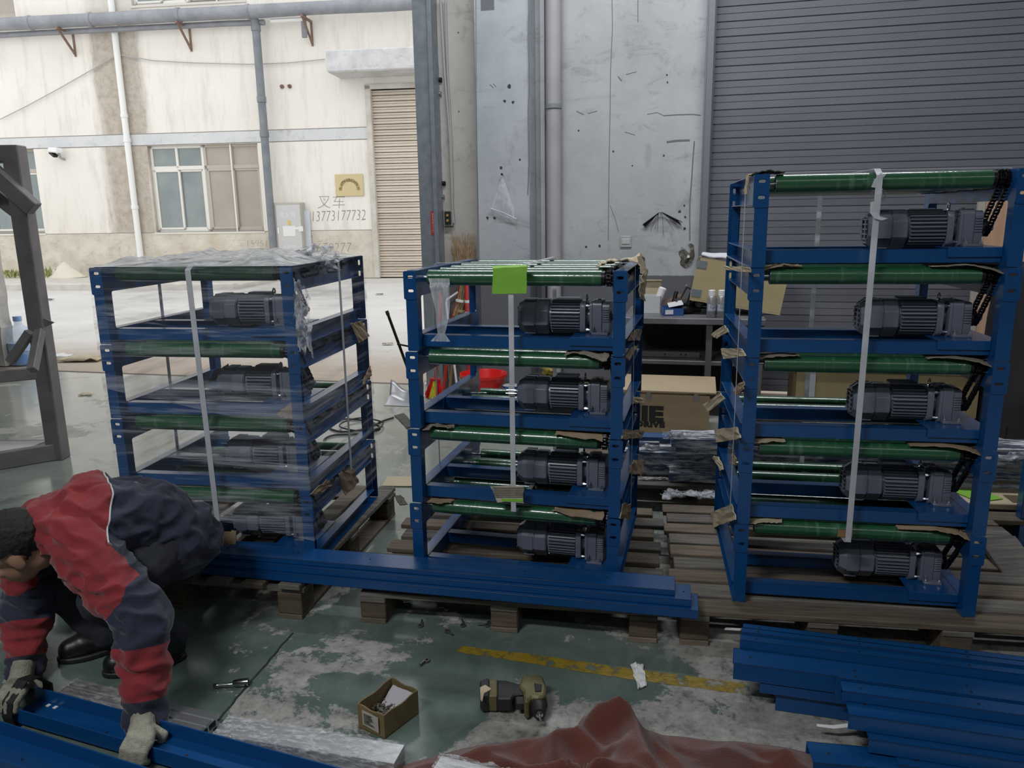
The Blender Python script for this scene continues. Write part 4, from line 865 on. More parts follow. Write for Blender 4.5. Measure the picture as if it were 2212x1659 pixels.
card(CP, 'tan paper folded under the side strap, top left of the right stack', [[ST[2](.02, py_ - .03, z5 + .004), ST[2](.02, py_ + .03, z5 + .004)], [ST[2](-.006, py_ - .03, z5 + .003), ST[2](-.006, py_ + .03, z5 + .003)], [ST[2](-.008, py_ - .022, z5 - .06), ST[2](-.008, py_ + .022, z5 - .06)]], mat('tan_paper', (.52, .41, .26), .8), .003, crump=.006, tear=.004, seed=60)
card('brown_tape', 'patch of brown tape on the lowest roller under the strap end', [[ST[2](.345, .033, h - .016), ST[2](.395, .033, h - .016)], [ST[2](.345, .0335, h - .042), ST[2](.395, .0335, h - .042)]], mat('tape_brown', (.30, .18, .07), .4), .002, crump=.001, tear=.003, seed=61, group=None, cat='tape')
card(CP, 'scrap of dark card on the top left end of the right stack', [[ST[2](.0, .0, z5 + .002), ST[2](.05, .01, z5 + .01), ST[2](.10, .03, z5 + .006)], [ST[2](.0, .12, z5 + .002), ST[2](.05, .12, z5 + .006), ST[2](.10, .12, z5 + .006)]], mat('dark_card', (.06, .055, .045), .8), .003, crump=.006, tear=.006, seed=62)
# left stack
lf = [('tan cardboard tab at the right corner under the topmost frame, left stack', [(757, 700), (780, 693), (798, 726), (776, 741)], .012, CARD), ('upturned tan cardboard tab at the right under the second frame, left stack', [(786, 818), (800, 790), (803, 812), (782, 834)], .012, CARD),
      ('brown cardboard bent round the front right post, left stack', [(596, 895), (632, 868), (634, 905), (612, 902)], None, CARD), ('brown folded cardboard at the right, above the lowest frame, left stack', [(672, 1066), (706, 1036), (718, 1046), (686, 1068)], .012, CARD), ('twisted brown cardboard under the side strap, left stack', [(730, 1024), (762, 1012), (774, 1042), (746, 1070)], .02, CARD)]
for i, (lab, qd, x, m_) in enumerate(lf):
    card(CP, lab, flat(0, qd, x=FW + x) if x else flat(0, qd, y=.02), m_, seed=70 + i, crump=.006, tear=.006)
card(CP, 'curled brown cardboard standing behind the motor of the second frame, left stack', flat(0, [(462, 800), (494, 786), (490, 806), (448, 830)], y=.36), CARD, seed=76, crump=.005)
card(CP, 'curled brown cardboard standing behind the motor of the topmost frame, left stack', flat(0, [(440, 690), (470, 680), (470, 692), (436, 700)], y=.36), CARD, seed=77, crump=.005)
card(CP, 'tan cardboard where the front strap ends near the bottom of the left stack', flat(0, [(482, 1148), (512, 1146), (510, 1176), (484, 1176)], y=-.008), CARD, seed=78, crump=.004)
# stretch film on the left stack
GF = None
def film(name, label, fn, nu, nv, m, cat='stretch film'):
    o = MB().grid(fn, nu, nv).build(name, m, smooth=180); return tag(o, label, cat, GF)
def wrap_fn(za0, za1, zb0, zb1, off, sd):
    """closed turn of film round the stack: lower/upper edges at the front left and at the front right"""
    per = [(-.008, -off), (FW / 2, -off - .002), (FW + .006, -off), (FW + off, .01), (FW + off, FD / 2), (FW + off, FD), (FW, FD + off), (FW / 2, FD + off), (0, FD + off), (-off, FD), (-off, FD / 2), (-off, .01), (-.008, -off)]
    def fn(u, v):
        x = u * (len(per) - 1); i = min(int(x), len(per) - 2); f = x - i; a, b = per[i], per[i + 1]; px, py = a[0] + (b[0] - a[0]) * f, a[1] + (b[1] - a[1]) * f
        t = .5 - .5 * cos(2 * pi * u) ; r = min(1, max(0, u * 6)) if u < .5 else min(1, max(0, (1 - u) * 6))
        z = (za0 + (za1 - za0) * v) * (1 - r) + (zb0 + (zb1 - zb0) * v) * r
        z += .012 * mnoise.noise(V((u * 14, v * 1.5, sd))) * (1 if v in (0, 1) else .3)
        k = .004 * mnoise.noise(V((u * 9, v * 30, sd * 2.7)))
        le = STK[0]['lean'][0] * z / FH
        return ST[0](px + le + k, py + k, z)
    return fn
for i, (q, lab, m_) in enumerate([((1.02, 1.20, .86, 1.19, .010, 1), 'stretch film turn round the top frame of the left stack', FILM), ((.72, 1.02, .56, .90, .012, 2), 'stretch film turn round the second frame of the left stack', FILM),
                                  ((.46, .78, .40, .66, .014, 3), 'slanting stretch film turn round the middle of the left stack', FILMD), ((.24, .50, .12, .42, .012, 4), 'lowest stretch film turn of the left stack', FILMD)]):
    film('stretch_film', lab, wrap_fn(*q), 72, 10, m_)
z4 = 4 * h
def topfn(u, v):
    x, y = -.01 + u * (FW + .02), -.015 + v * (FD + .02); e = min(u, 1 - u, v, 1 - v); b = min(1, e * 8)
    return ST[0](x - .014, y, z4 + .010 + b * (.014 + .020 * mnoise.noise(V((x * 7, y * 7, 4))) + .013 * mnoise.noise(V((x * 22, y * 16, 1))) + (.03 * max(0, mnoise.noise(V((x * 4, y * 5, 8)))))) - (1 - b) * .008)
film('stretch_film', 'crumpled sheet of film lying over the top of the left stack', topfn, 70, 50, film_mat('crumpled_top_film', .30, .88, (6, 16, 9), scale=2, p0=.35, p1=.62, rough=.12, col=(.62, .62, .62)))
def crfn(cx, cy, cz, sx, sy, sz, sd, S_):
    def fn(u, v):
        p = V((u - .5, v - .5, 0)); n1 = mnoise.noise_vector(V((u * 5 + sd, v * 5, sd))) * .5; n2 = mnoise.noise_vector(V((u * 13, v * 13, sd + 3))) * .22
        return S_(cx + sx * (p.x + .4 * n1.x + n2.x * .5), cy + sy * (n1.y + n2.y), cz + sz * (p.y + .4 * n1.z + n2.z * .5))
    return fn
film('film_tail', 'gathered bunch of film at the front right post of the left stack', crfn(FW + .012, .0, 3 * h + .10, .07, .03, .26, 1, ST[0]), 16, 30, FILMC)
film('film_tail', 'crumpled film over the top right corner of the left stack', crfn(FW - .03, .30, z4 + .012, .16, .22, .10, 2, ST[0]), 26, 20, FILMC)
# hanging film on the middle stack
a_, b_ = ST[1].hit(945, 602, y=-.01), ST[1].hit(950, 738, y=-.01)
def hang(u, v):
    w_ = (.055 * (1 - v) ** .8 + .018 if v < .85 else .018 + (v - .85) * .35); z = a_.z + (b_.z - a_.z) * v; x = a_.x + .012 * sin(v * 3) + (u - .5) * w_ * 1.1
    return ST[1](x + .004 * mnoise.noise(V((u * 8, v * 3, 0))), -.006 + .007 * mnoise.noise(V((u * 10, v * 2, 5))) + (.0 if v > .1 else .01), z)
film('film_tail', 'twisted tail of film hanging from the top left roller of the middle stack', hang, 14, 24, FILMT)

# ================================================================== BACK OF THE HALL
def iwb(mb, name, m, parent=None, **k): return mb.build(name, m, parent, **k)
BN = -.68
ub0, ub1 = IW.hit(1345, 700, BN)[0], IW.hit(1655, 700, BN)[0]; BT = .757
BSTEEL = mat('bench_steel', (.10, .10, .105), .5, .3, col2=(.15, .15, .15), scale=5); UNDERSHADE = mat('under_bench_shade', (.022, .022, .026), .6)
o = iwthing('workbench', 'dark steel workbench with a lower shelf against the back wall', 'workbench', 0, 0, 0)
MB().mm((ub0, BN, BT - .045), (ub1, .12, BT)).build('bench_top', mat('bench_top', (.17, .175, .185), .45, col2=(.11, .11, .115), scale=6), o, bevel=.004)
MB().mm((ub0, BN + .03, .405), (ub1, .1, .435)).build('shelf', BSTEEL, o, bevel=.003)
MB().mm((ub0, .08, .05), (ub1, .1, BT - .045)).build('shade_panel', UNDERSHADE, o)  # added dark panel, its colour stands in for the shade under the bench
for u in (ub0 + .03, (ub0 + ub1) / 2 + .12, ub1 - .03):
    for n_ in (BN + .05, .06): MB().mm((u - .022, n_ - .022, 0), (u + .022, n_ + .022, BT - .045)).build('leg', BSTEEL, o)
bx_ = lambda px, py, n: IW.hit(px, py, n)[0]
u0, u1 = bx_(1376, 765, -.5), bx_(1512, 765, -.5)
o = iwthing('steel_bar', 'long drilled steel bar lying on the shelf of the workbench', 'bar', u0, -.5, .436)
MB().mm((0, -.02, 0), (u1 - u0, .02, .045)).build('bar', mat('bar_steel', (.16, .15, .145), .4, .6), o, bevel=.003)
_b = MB()
for t in (.45, .70, .78): _b.lathe([(.008, 0), (.008, .002)], ((u1 - u0) * t, -.02, .024), (0, -1, 0), 10)
_b.build('bolt_holes', DARK2, o)
# things on the bench
def bench_item(name, label, cat, px, n, group=None): return iwthing(name, label, cat, bx_(px, 680, n), n, BT, group)
WBX = mat('white_box', (.58, .59, .585), .6)
o = bench_item('storage_box', 'open white box holding a white roll at the left of the workbench', 'box', 1384, -.42)
L_ = bx_(1426, 680, -.42) - bx_(1384, 680, -.42)
MB().mm((0, 0, 0), (L_, .004, .135)).mm((0, .15, 0), (L_, .154, .135)).mm((0, 0, 0), (.004, .154, .135)).mm((L_ - .004, 0, 0), (L_, .154, .135)).mm((0, 0, 0), (L_, .154, .004)).build('box_body', WBX, o)
t = iwthing('paper_roll', 'white roll sticking out of the white box on the workbench', 'roll', bx_(1413, 650, -.36), -.34, BT + .005)
MB().lathe([(.03, 0), (.032, .19), (.02, .20)], (0, 0, 0), (.35, .1, 1), 16).build('roll', WHITE, t, smooth=40)
o = bench_item('carton', 'small tan carton behind the white box on the workbench', 'box', 1393, -.22); MB().mm((0, 0, 0), (.12, .12, .235)).build('carton_body', CARDL, o, bevel=.002); MB().mm((-.004, -.02, .235), (.125, .06, .239)).build('flap', CARD, o)
o = bench_item('blue_carton', 'small blue and white carton, opened, before the clutter on the workbench', 'box', 1434, -.56); o.rotation_euler.z += .25
BC = mat('carton_blue', (.03, .09, .28), .5)
MB().mm((0, 0, 0), (.15, .003, .055)).mm((0, .09, 0), (.15, .093, .07)).mm((0, 0, 0), (.003, .093, .06)).mm((.147, 0, 0), (.15, .093, .06)).mm((0, 0, 0), (.15, .093, .003)).build('carton_body', BC, o)
MB().mm((.01, -.002, .012), (.07, 0, .045)).build('label', PAPER, o); MB().box((.10, .07, .082), (.11, .075, .003), Matrix.Rotation(.35, 3, 'X') @ Matrix.Rotation(-.2, 3, 'Y')).build('flap', WBX, o)
for i, px in enumerate((1536, 1557)):
    o = bench_item('spray_can', ('left' if i == 0 else 'right') + ' one of two grey spray cans with white caps on the workbench', 'spray can', px, -.60, 'spray cans on the workbench')
    MB().lathe([(.031, 0), (.033, .004), (.033, .140), (.026, .155), (.020, .160)], (0, 0, 0), (0, 0, 1), 18).build('can_body', mat('can_grey', (.23, .235, .25), .35, .4, col2=(.35, .34, .33), scale=30), o, smooth=35)
    MB().lathe([(.022, .158), (.024, .160), (.024, .198), (.021, .202)], (0, 0, 0), (0, 0, 1), 16).build('cap', WHITE, o, smooth=35)
    MB().lathe([(.0335, .05), (.0335, .10)], (0, 0, 0), (0, 0, 1), 18).build('label_band', mat('can_label', (.55, .56, .58), .5, col2=(.12, .16, .28), scale=45), o, smooth=35)
rnd = random.Random(5)
clut = [('power_tool', 'black power tool lying behind the blue carton on the workbench', 1452, -.40, .13, .10), ('hand_grinder', 'dark angle grinder among the clutter on the workbench', 1485, -.42, .20, .09)]
for nm, lab, px, n_, L_, h_ in clut:
    o = bench_item(nm, lab, 'tool', px, n_); o.rotation_euler.z += rnd.uniform(-.5, .5)
    MB().lathe([(.02, 0), (.03, .01), (.032, L_ * .6), (.022, L_ * .75), (.02, L_)], (-L_ / 2, 0, .034), (1, 0, 0), 14).build('tool_body', BLACK, o, smooth=40)
    MB().lathe([(.026, 0), (.03, .004), (.03, .035), (.045, .037), (.045, .046)], (L_ / 2 - .02, 0, .06), (.2, -.3, .8), 14).build('tool_head', mat('tool_grey', (.07, .07, .075), .4, .5), o, smooth=40)
    MB().bar((0, 0, .06), (.03, .02, h_ + .07), .03, .025).build('handle', BLACK, o, bevel=.006)
o = bench_item('cable_heap', 'heap of black cables hanging over the clutter on the workbench', 'cable', 1498, -.30)
_b = MB()
for j in range(6):
    _b.tube([((rnd.uniform(-.12, .05) + .09 * sin(k * .9 + j)), .07 * cos(k * .8 + j * 2), .02 + .055 * abs(sin(k * .7 + j)) + .12 * (k < 3) * (j % 3 == 0)) for k in range(12)], .007, 6)
_b.build('cable', RUBBER, o, smooth=60)
o = bench_item('rag_heap', 'crumpled brown rag behind the blue carton on the workbench', 'rag', 1462, -.22)
MB().grid(lambda u, v: (.13 * (u - .5) * 2, .08 * (v - .5) * 2, max(.002, .12 * (1 - (2 * u - 1) ** 2) * (1 - (2 * v - 1) ** 2) + .04 * mnoise.noise(V((u * 6, v * 5, 2))))), 16, 12).build('rag_cloth', mat('rag_brown', (.14, .09, .06), .9), o, smooth=90, solid=.004)
# yellow crate on the bench, tipped
ox = bx_(1490, 640, -.45)
o = iwthing('yellow_crate', 'tilted yellow wooden crate with white foam on top, on the workbench', 'crate', ox, -.47, BT + .125)
o.rotation_euler = (radians(-2), radians(9), IW.yaw - .05)
YC = mat('yellow_ply', (.44, .37, .20), .65, col2=(.38, .31, .16), scale=4); CWd, CDp, CHt = .66, .42, .31
MB().mm((0, 0, 0), (CWd, .012, CHt)).build('front_panel', YC, o, bevel=.002); MB().mm((0, CDp - .012, 0), (CWd, CDp, CHt)).build('rear_panel', YC, o)
MB().mm((0, .012, 0), (.012, CDp - .012, CHt)).build('side_panel', YC, o); MB().mm((CWd - .012, .012, 0), (CWd, CDp - .012, CHt)).build('side_panel', YC, o); MB().mm((0, 0, -.012), (CWd, CDp, 0)).build('bottom_panel', YC, o)
MB().mm((0, 0, CHt), (CWd, .03, CHt + .006)).mm((0, 0, CHt - .03), (.02, CDp, CHt + .003)).build('rim', CARDG, o)
for z_ in (.02, CHt - .075): MB().mm((.005, -.004, z_), (.075, .0, z_ + .055)).mm((-.004, 0, z_), (0, .06, z_ + .055)).build('corner_bracket', mat('bracket_grey', (.22, .25, .29), .45, .5), o)
fo = thing('foam_sheet', 'white foam sheet lying on the open yellow crate', 'foam', o.location + V((0, 0, .0)), 0); fo.rotation_euler = o.rotation_euler
MB().grid(lambda u, v: (.02 + u * .62, .05 + v * .36, CHt + .012 + .03 * mnoise.noise(V((u * 4, v * 3, 7))) + .015), 20, 12).build('foam', mat('foam_white', (.68, .69, .72), .8, bump=.2), fo, smooth=60, solid=.018)
# wooden crate with lettering
CN = IW.loc(onz(1450, 945)).y; z1 = IW.hit(1440, 852, CN)[1]; cu0, cu1 = IW.hit(1240, 900, CN)[0], IW.hit(1532, 900, CN)[0]
CRW = mat('crate_ply', (.35, .26, .155), .65, col2=(.29, .21, .12), scale=2, stretch=(1, 1, 6))
o = iwthing('plywood_crate', 'plywood crate stencilled in black letters under the workbench', 'crate', 0, 0, 0)
MB().mm((cu0, CN, 0), (cu1, CN + .015, z1)).build('front_panel', CRW, o, bevel=.002); MB().mm((cu0, CN + .4, 0), (cu1, CN + .415, z1)).build('rear_panel', CRW, o)
MB().mm((cu0, CN + .015, 0), (cu0 + .015, CN + .4, z1)).build('side_panel', CRW, o); MB().mm((cu1 - .015, CN + .015, 0), (cu1, CN + .4, z1)).build('side_panel', CRW, o)
MB().mm((cu0, CN + .015, 0), (cu1, CN + .4, .015)).build('bottom_panel', CRW, o)
for px in (1401, 1504):
    u = IW.hit(px, 855, CN)[0]; zc = z1 - .018; MB().mm((u - .022, CN - .004, zc - .022), (u + .022, CN, zc + .012)).lathe([(.016, 0), (.016, .006)], (u, CN - .001, zc + .02), (0, -1, 0), 12).build('latch_clip', STEEL, o)
_b = MB()
for body, px, py, hpx, bo, sx in (('JIE', 1400, 895, 31, .009, 1.36), ('JDRIVE', 1401, 917, 11.5, .0042, 1.26)):
    (u, z), = [IW.hit(px, py, CN)]; sz = hpx / 1655 * 5.25 * 1.42
    vs, fs = text_mesh(body, sz, lambda x, y, t: (u + x * sx, CN - .002 - t * .5, z + y), .001, bo, space=1.04 if body == 'JIE' else 1.12); _b.add(vs, fs)
_b.build('stencil_lettering', INK, o)
l0, l1 = IW.hit(1330, 836, CN - .02)[0], IW.hit(1548, 838, CN - .02)[0]
o = iwthing('crate_lid', 'loose plywood lid resting on the stencilled crate', 'lid', l0, CN - .03, z1 + .018); o.rotation_euler = (.07, 0, IW.yaw)
MB().mm((0, 0, 0), (l1 - l0, .40, .013)).build('lid_panel', mat('lid_ply', (.46, .37, .24), .6, col2=(.38, .30, .19), scale=2), o, bevel=.002)
MB().mm((.1, .04, -.018), (.16, .36, 0)).mm((l1 - l0 - .2, .04, -.018), (l1 - l0 - .14, .36, 0)).build('batten', PLY, o)
# crate and boards behind the right stack
c0, zc = IW.hit(1722, 800, -.55); c1, _ = IW.hit(2120, 800, -.55)
OLV = mat('olive_ply', (.27, .215, .11), .7, col2=(.22, .17, .085), scale=2)
o = iwthing('long_crate', 'long olive brown wooden crate behind the tall right stack', 'crate', 0, 0, 0)
MB().mm((c0, -.55, .06), (c1, -.53, zc)).build('front_panel', OLV, o); MB().mm((c0, -.53, .06), (c1, -.05, zc - .01)).build('body', OLV, o); MB().mm((c0 - .02, -.57, zc), (c1 + .02, -.03, zc + .015)).build('lid', OLV, o)
for u in (c0 + .05, (c0 + c1) / 2, c1 - .1): MB().mm((u, -.56, 0), (u + .09, -.04, .06)).build('skid', BLOCKW, o)
MB().mm((c0 + .06, -.565, .06), (c0 + .13, -.55, zc)).build('batten', mat('batten_grey', (.33, .34, .37), .7), o); MB().mm((c1 - .45, -.56, .2), (c1 - .25, -.55, .23)).build('handle_slot', DARK2, o)
p0 = IW.hit(2122, 440, .1); 
o = iwthing('plywood_board', 'reddish plywood board leaning on the grey shutter at the far right', 'board', p0[0], .05, 0); o.rotation_euler = (-.10, 0, IW.yaw)
ph_ = IW.hit(2150, 412, .05)[1] + .05; MB().mm((.03, -.01, 0), (.62, .006, ph_)).build('sheet', PLYPINK, o); MB().mm((0, -.016, 0), (.05, .01, ph_ - .03)).build('batten', mat('batten_pale', (.42, .38, .33), .8), o)
_b = MB(); strokes(_b, [[(.30, ph_ - .13), (.30, ph_ - .07), (.35, ph_ - .11), (.28, ph_ - .11)], [(.37, ph_ - .10), (.40, ph_ - .07), (.43, ph_ - .10), (.40, ph_ - .13), (.37, ph_ - .10)]], lambda a, b, c: (a, -.012 - c, b), .008); _b.build('pencil_marks', INK, o)
d0 = IW.hit(2160, 800, -.9)
o = iwthing('covered_machine', 'black covered machine at the right edge behind the tall stack', 'machine', d0[0], -.9, 0)
def cov(u, v):
    q = 2 * pi * u; sx = .42 * (abs(cos(q)) ** .5) * (1 if cos(q) > 0 else -1); sy = .35 * (abs(sin(q)) ** .5) * (1 if sin(q) > 0 else -1); k = 1 - .12 * v + .03 * mnoise.noise(V((cos(q) * 3, sin(q) * 3, v * 4)))
    if v > .92: k *= max(0, (1 - v) / .08)
    return (.45 + sx * k, .35 + sy * k, 1.15 * min(1, v / .93) + .03 * mnoise.noise(V((u * 9, v * 3, 1))) * (v > .1))
MB().grid(cov, 40, 26).build('cover', mat('black_cover', (.012, .012, .015), .55, bump=.1), o, smooth=60)
MB().mm((.1, .05, 0), (.8, .65, .08)).build('base', BLACK, o)

# ---- wall things
o = iwthing('switch_box', 'grey switch box with two yellow buttons on the jamb wall', 'switch', *[IW.hit(970, 471, .1)[0], .1, IW.hit(970, 471, .1)[1]])
hw = .042; MB().mm((-hw, -.035, -.068), (hw, 0, .068)).build('box', mat('switch_grey', (.26, .25, .235), .5), o, bevel=.004)
f_ = MB().mm((-hw + .014, -.04, -.055), (hw - .012, -.035, .055)).build('face_plate', INK, o)
for zz in (-.022, .022): MB().lathe([(.011, 0), (.012, .006), (.010, .010)], (0, -.04, zz), (0, -1, 0), 12).build('push_button', mat('button_yellow', (.40, .28, .06), .5), f_, smooth=40)
o = iwthing('conduit', 'thin grey conduit running down to the switch box', 'conduit', 0, .075, 0)
cp_ = [IW.hit(x, y, .08) for x, y in ((952, 0), (961, 160), (972, 300), (977, 440), (980, 482))]
MB().tube([(u, 0, z) for u, z in cp_], .011, 8).build('conduit_tube', mat('conduit_grey', (.34, .335, .325), .6), o, smooth=60)
cp2 = [IW.hit(x, y, .08) for x, y in ((962, 0), (966, 150), (975, 300), (978, 420))]
o = iwthing('conduit', 'second thin conduit close to the right of the first', 'conduit', 0, .08, 0)
MB().tube([(u, 0, z) for u, z in cp2], .008, 8).build('conduit_tube', MATS['conduit_grey'], o, smooth=60)
for px, py, nm in ((949, 172, 'topmost black'), (948, 202, 'upper bright'), (957, 396, 'lower dark'), (955, 425, 'lowest bright')):
    u, z = IW.hit(px, py, .08); o = iwthing('wall_clip', nm + ' clip beside the conduit on the jamb wall', 'clip', u, .1, z)
    dk = 'bright' not in nm; MB().mm((-.02, -.02, -.018), (.02, 0, .018)).build('clip_plate', BLACK if dk else STEEL, o, bevel=.005)
    MB().lathe([(.008, 0), (.008, .03), (.004, .032)], (.004, 0, 0), (0, -1, 0), 8).build('clip_screw', BLACK if dk else GALV, o)
# red sticker on the guide
u, z = IW.hit(936, 482, -.05); o = iwthing('guide_sticker', 'small red sticker with a phone number on the door guide', 'sticker', u, -.0515, z)
MB().mm((-.022, -.002, -.10), (.022, 0, .10)).build('label', mat('sticker_red', (.45, .05, .05), .5), o)
vs, fs = text_mesh('13141888208', .030, lambda x, y, t: (-y + .004, -.0025 - t * .2, x), .001, 0); MB().add(vs, fs).build('lettering', mat('sticker_ink', (.75, .55, .5), .6), o)
# plastic bag on a nail
q = [IW.hit(*p, -.02) for p in ((1085, 378), (1116, 468), (1112, 484), (1059, 455))]
o = iwthing('plastic_bag', 'clear plastic bag hanging from a nail on the pilaster', 'bag', q[0][0], -.004, q[0][1])
q0 = q[0]; Q_ = [V((a - q0[0], 0, b - q0[1])) for a, b in q]
def bagf(u, v):
    l = Q_[0].lerp(Q_[3], v); r = Q_[0].lerp(Q_[1], v); p = l.lerp(r, u)
    if v > .8: p = p + (Q_[2] - Q_[1]) * (u * (v - .8) * 4)
    return p + V((0, -.012 - .02 * sin(pi * u) * sin(pi * min(1, v)) - .006 * mnoise.noise(V((u * 7, v * 7, 3))), 0))
MB().grid(bagf, 14, 20).build('bag_film', film_mat('bag_film', .35, .75, (12, 12, 4), scale=2, rough=.2), o, smooth=90)
MB().lathe([(.004, 0), (.004, .03), (.009, .03), (.009, .034)], (0, 0, .005), (0, -1, 0), 8).build('nail', BLACK, o)
_b = MB(); a_, b_ = Q_[3] + V((0, -.02, .02)), Q_[1] + V((0, -.02, -.02)); _b.tube([a_, a_.lerp(b_, .5) + V((0, -.012, .01)), b_], .004, 6); _b.build('bag_seam', FILMT, o)
# wire bundle on a nail
u, z = IW.hit(1428, 460, .3); o = iwthing('wire_bundle', 'bundle of black tie wires bent over a nail on the back wall', 'wire', u, .29, z)
_b = MB(); rnd = random.Random(3); s_ = 6.3 / 1655
for j in range(34):
    L1, L2 = rnd.uniform(36, 48) * s_, rnd.uniform(38, 52) * s_; a1 = rnd.gauss(.62, .045) if j < 29 else rnd.uniform(.2, 1.5); a2 = rnd.gauss(.50, .04) if j < 29 else rnd.uniform(.3, 1.5)
    _b.tube([(-L1 * cos(a1), -.004 - rnd.random() * .012, -L1 * sin(a1)), (-.02, -.012, 0), (.01, -.012, .004), (L2 * cos(a2), -.004 - rnd.random() * .012, -L2 * sin(a2))], .0028 if j < 29 else .0012, 4)
_b.build('wires', BLACK, o); MB().lathe([(.005, 0), (.005, .03)], (0, .01, -.004), (0, -1, 0), 8).build('nail', STEEL, o)
# wall switch
u, z = IW.hit(1352, 522, .3); o = iwthing('wall_switch', 'square white wall switch on the grey back wall', 'switch', u, .3, z)
MB().mm((-.048, -.012, -.048), (.048, 0, .048)).build('plate', mat('switch_white', (.42, .42, .41), .5), o, bevel=.004); MB().mm((-.034, -.017, -.02), (.034, -.012, .026)).build('rocker', mat('rocker_white', (.52, .52, .5), .4), o, bevel=.003)
# holes, cracks and scars in the plaster
HOLE = mat('plaster_hole', (.05, .05, .055), .9)
_b = MB(); rnd = random.Random(11)
for px, py, r, n_ in ((1100, 187, 11, 0), (1090, 218, 8, 0), (1108, 221, 9, 0), (1123, 345, 6, 0), (1082, 363, 8, 0), (1053, 471, 8, 0), (1068, 471, 8, 0), (1434, 336, 6, .3), (1478, 444, 6, .3), (1468, 457, 8, .3), (1480, 469, 7, .3), (1479, 494, 8, .3), (1481, 566, 7, .3), (1266, 533, 7, .3), (1295, 531, 8, .3), (1366, 358, 5, .3), (1441, 162, 5, .3), (1442, 178, 5, .3), (1250, 282, 5, .3), (1325, 327, 5, .3), (990, 70, 4, .1), (991, 241, 4, .1)):
    u, z = IW.hit(px, py, n_); R_ = r * 6.4 / 1655 * .36; pl_ = []
    for k in range(9): q = 2 * pi * k / 9; rr = R_ * rnd.uniform(.7, 1.25); pl_.append((u + rr * cos(q), z + rr * sin(q) * 1.15))
    _b.prism(pl_, lambda a, b, c: (a, n_ - .0012 + c, b), .0015)
o = iw(_b, 'plaster_holes', HOLE); o['kind'] = 'stuff'; o['label'] = 'small holes and chips in the grey plaster walls'
CRK = mat('crack_line', (.17, .17, .18), .9)
_b = MB(); cr = [([(1322, 0), (1323, 60), (1319, 150), (1318, 240), (1316, 330), (1315, 420), (1314, 520)], .3, .008), ([(1378, 0), (1378, 48)], .3, .008), ([(1434, 250), (1460, 248), (1496, 247), (1514, 249)], .3, .011), ([(1440, 307), (1462, 304), (1490, 303)], .3, .022), ([(1500, 305), (1497, 340), (1494, 390), (1490, 440), (1490, 520)], .3, .014), ([(1318, 444), (1328, 470), (1336, 500)], .3, .006), ([(1335, 165), (1343, 175)], .3, .012), ([(1352, 161), (1375, 155)], .3, .006), ([(1245, 240), (1262, 248)], .3, .008), ([(1270, 245), (1290, 240)], .3, .008), ([(1350, 285), (1372, 292)], .3, .006), ([(1398, 247), (1420, 243), (1434, 250)], .3, .006),
           ([(1058, 182), (1066, 190)], 0, .006), ([(1065, 180), (1072, 188)], 0, .006), ([(1028, 0), (1029, 180), (1031, 380), (1032, 560)], -.001, .006), ([(1143, 30), (1141, 70), (1144, 180), (1141, 240), (1143, 350), (1140, 420)], -.001, .010)]
for ln, n_, wd in cr: strokes(_b, [[IW.hit(x, y, n_) for x, y in ln]], lambda a, b, c: (a, n_ - .001 - c * .2, b), wd * .7)
o = iw(_b, 'plaster_cracks', CRK); o['kind'] = 'stuff'; o['label'] = 'cracks and trowel scars in the grey plaster'
RS = mat('rust_stain', (.16, .13, .08), .9, col2=(.28, .25, .19), scale=14)
u, z = IW.hit(1053, 12, 0); o = iw(MB().mm((u - .055, -.0015, z - .035), (u + .055, 0, z + .1)), 'paint_patch', mat('patch_grey', (.15, .155, .17), .8)); tag(o, 'dark grey paint patch at the top of the pilaster', 'patch')
u, z = IW.hit(1484, 553, .3); _b = MB(); pl_ = []
for k in range(24): q = 2 * pi * k / 24; rr = .085 + .03 * mnoise.noise(V((cos(q) * 2, sin(q) * 2, 1))); pl_.append((u + rr * .75 * cos(q), z + rr * 1.25 * sin(q)))
_b.prism(pl_, lambda a, b, c: (a, .299 + c * .3, b), .002); o = iw(_b, 'scorch_stain', film_mat('scorch', 0, .9, (5, 5, 5), scale=2.2, p0=.44, p1=.72, rough=.9, col=(.10, .08, .045))); tag(o, 'brown scorched stain round a cable hole above the yellow crate', 'stain')
o = iwthing('cable_end', 'bright cut cable end poking from the scorched hole', 'cable', *[IW.hit(1487, 554, .3)[0], .3, IW.hit(1487, 554, .3)[1]]); MB().lathe([(.012, 0), (.012, .03)], (0, 0, 0), (0, -1, 0), 10).build('cable_stub', WHITE, o); MB().lathe([(.017, 0), (.017, .003)], (-.01, 0, -.035), (0, -1, 0), 10).build('cable_hole', HOLE, o)

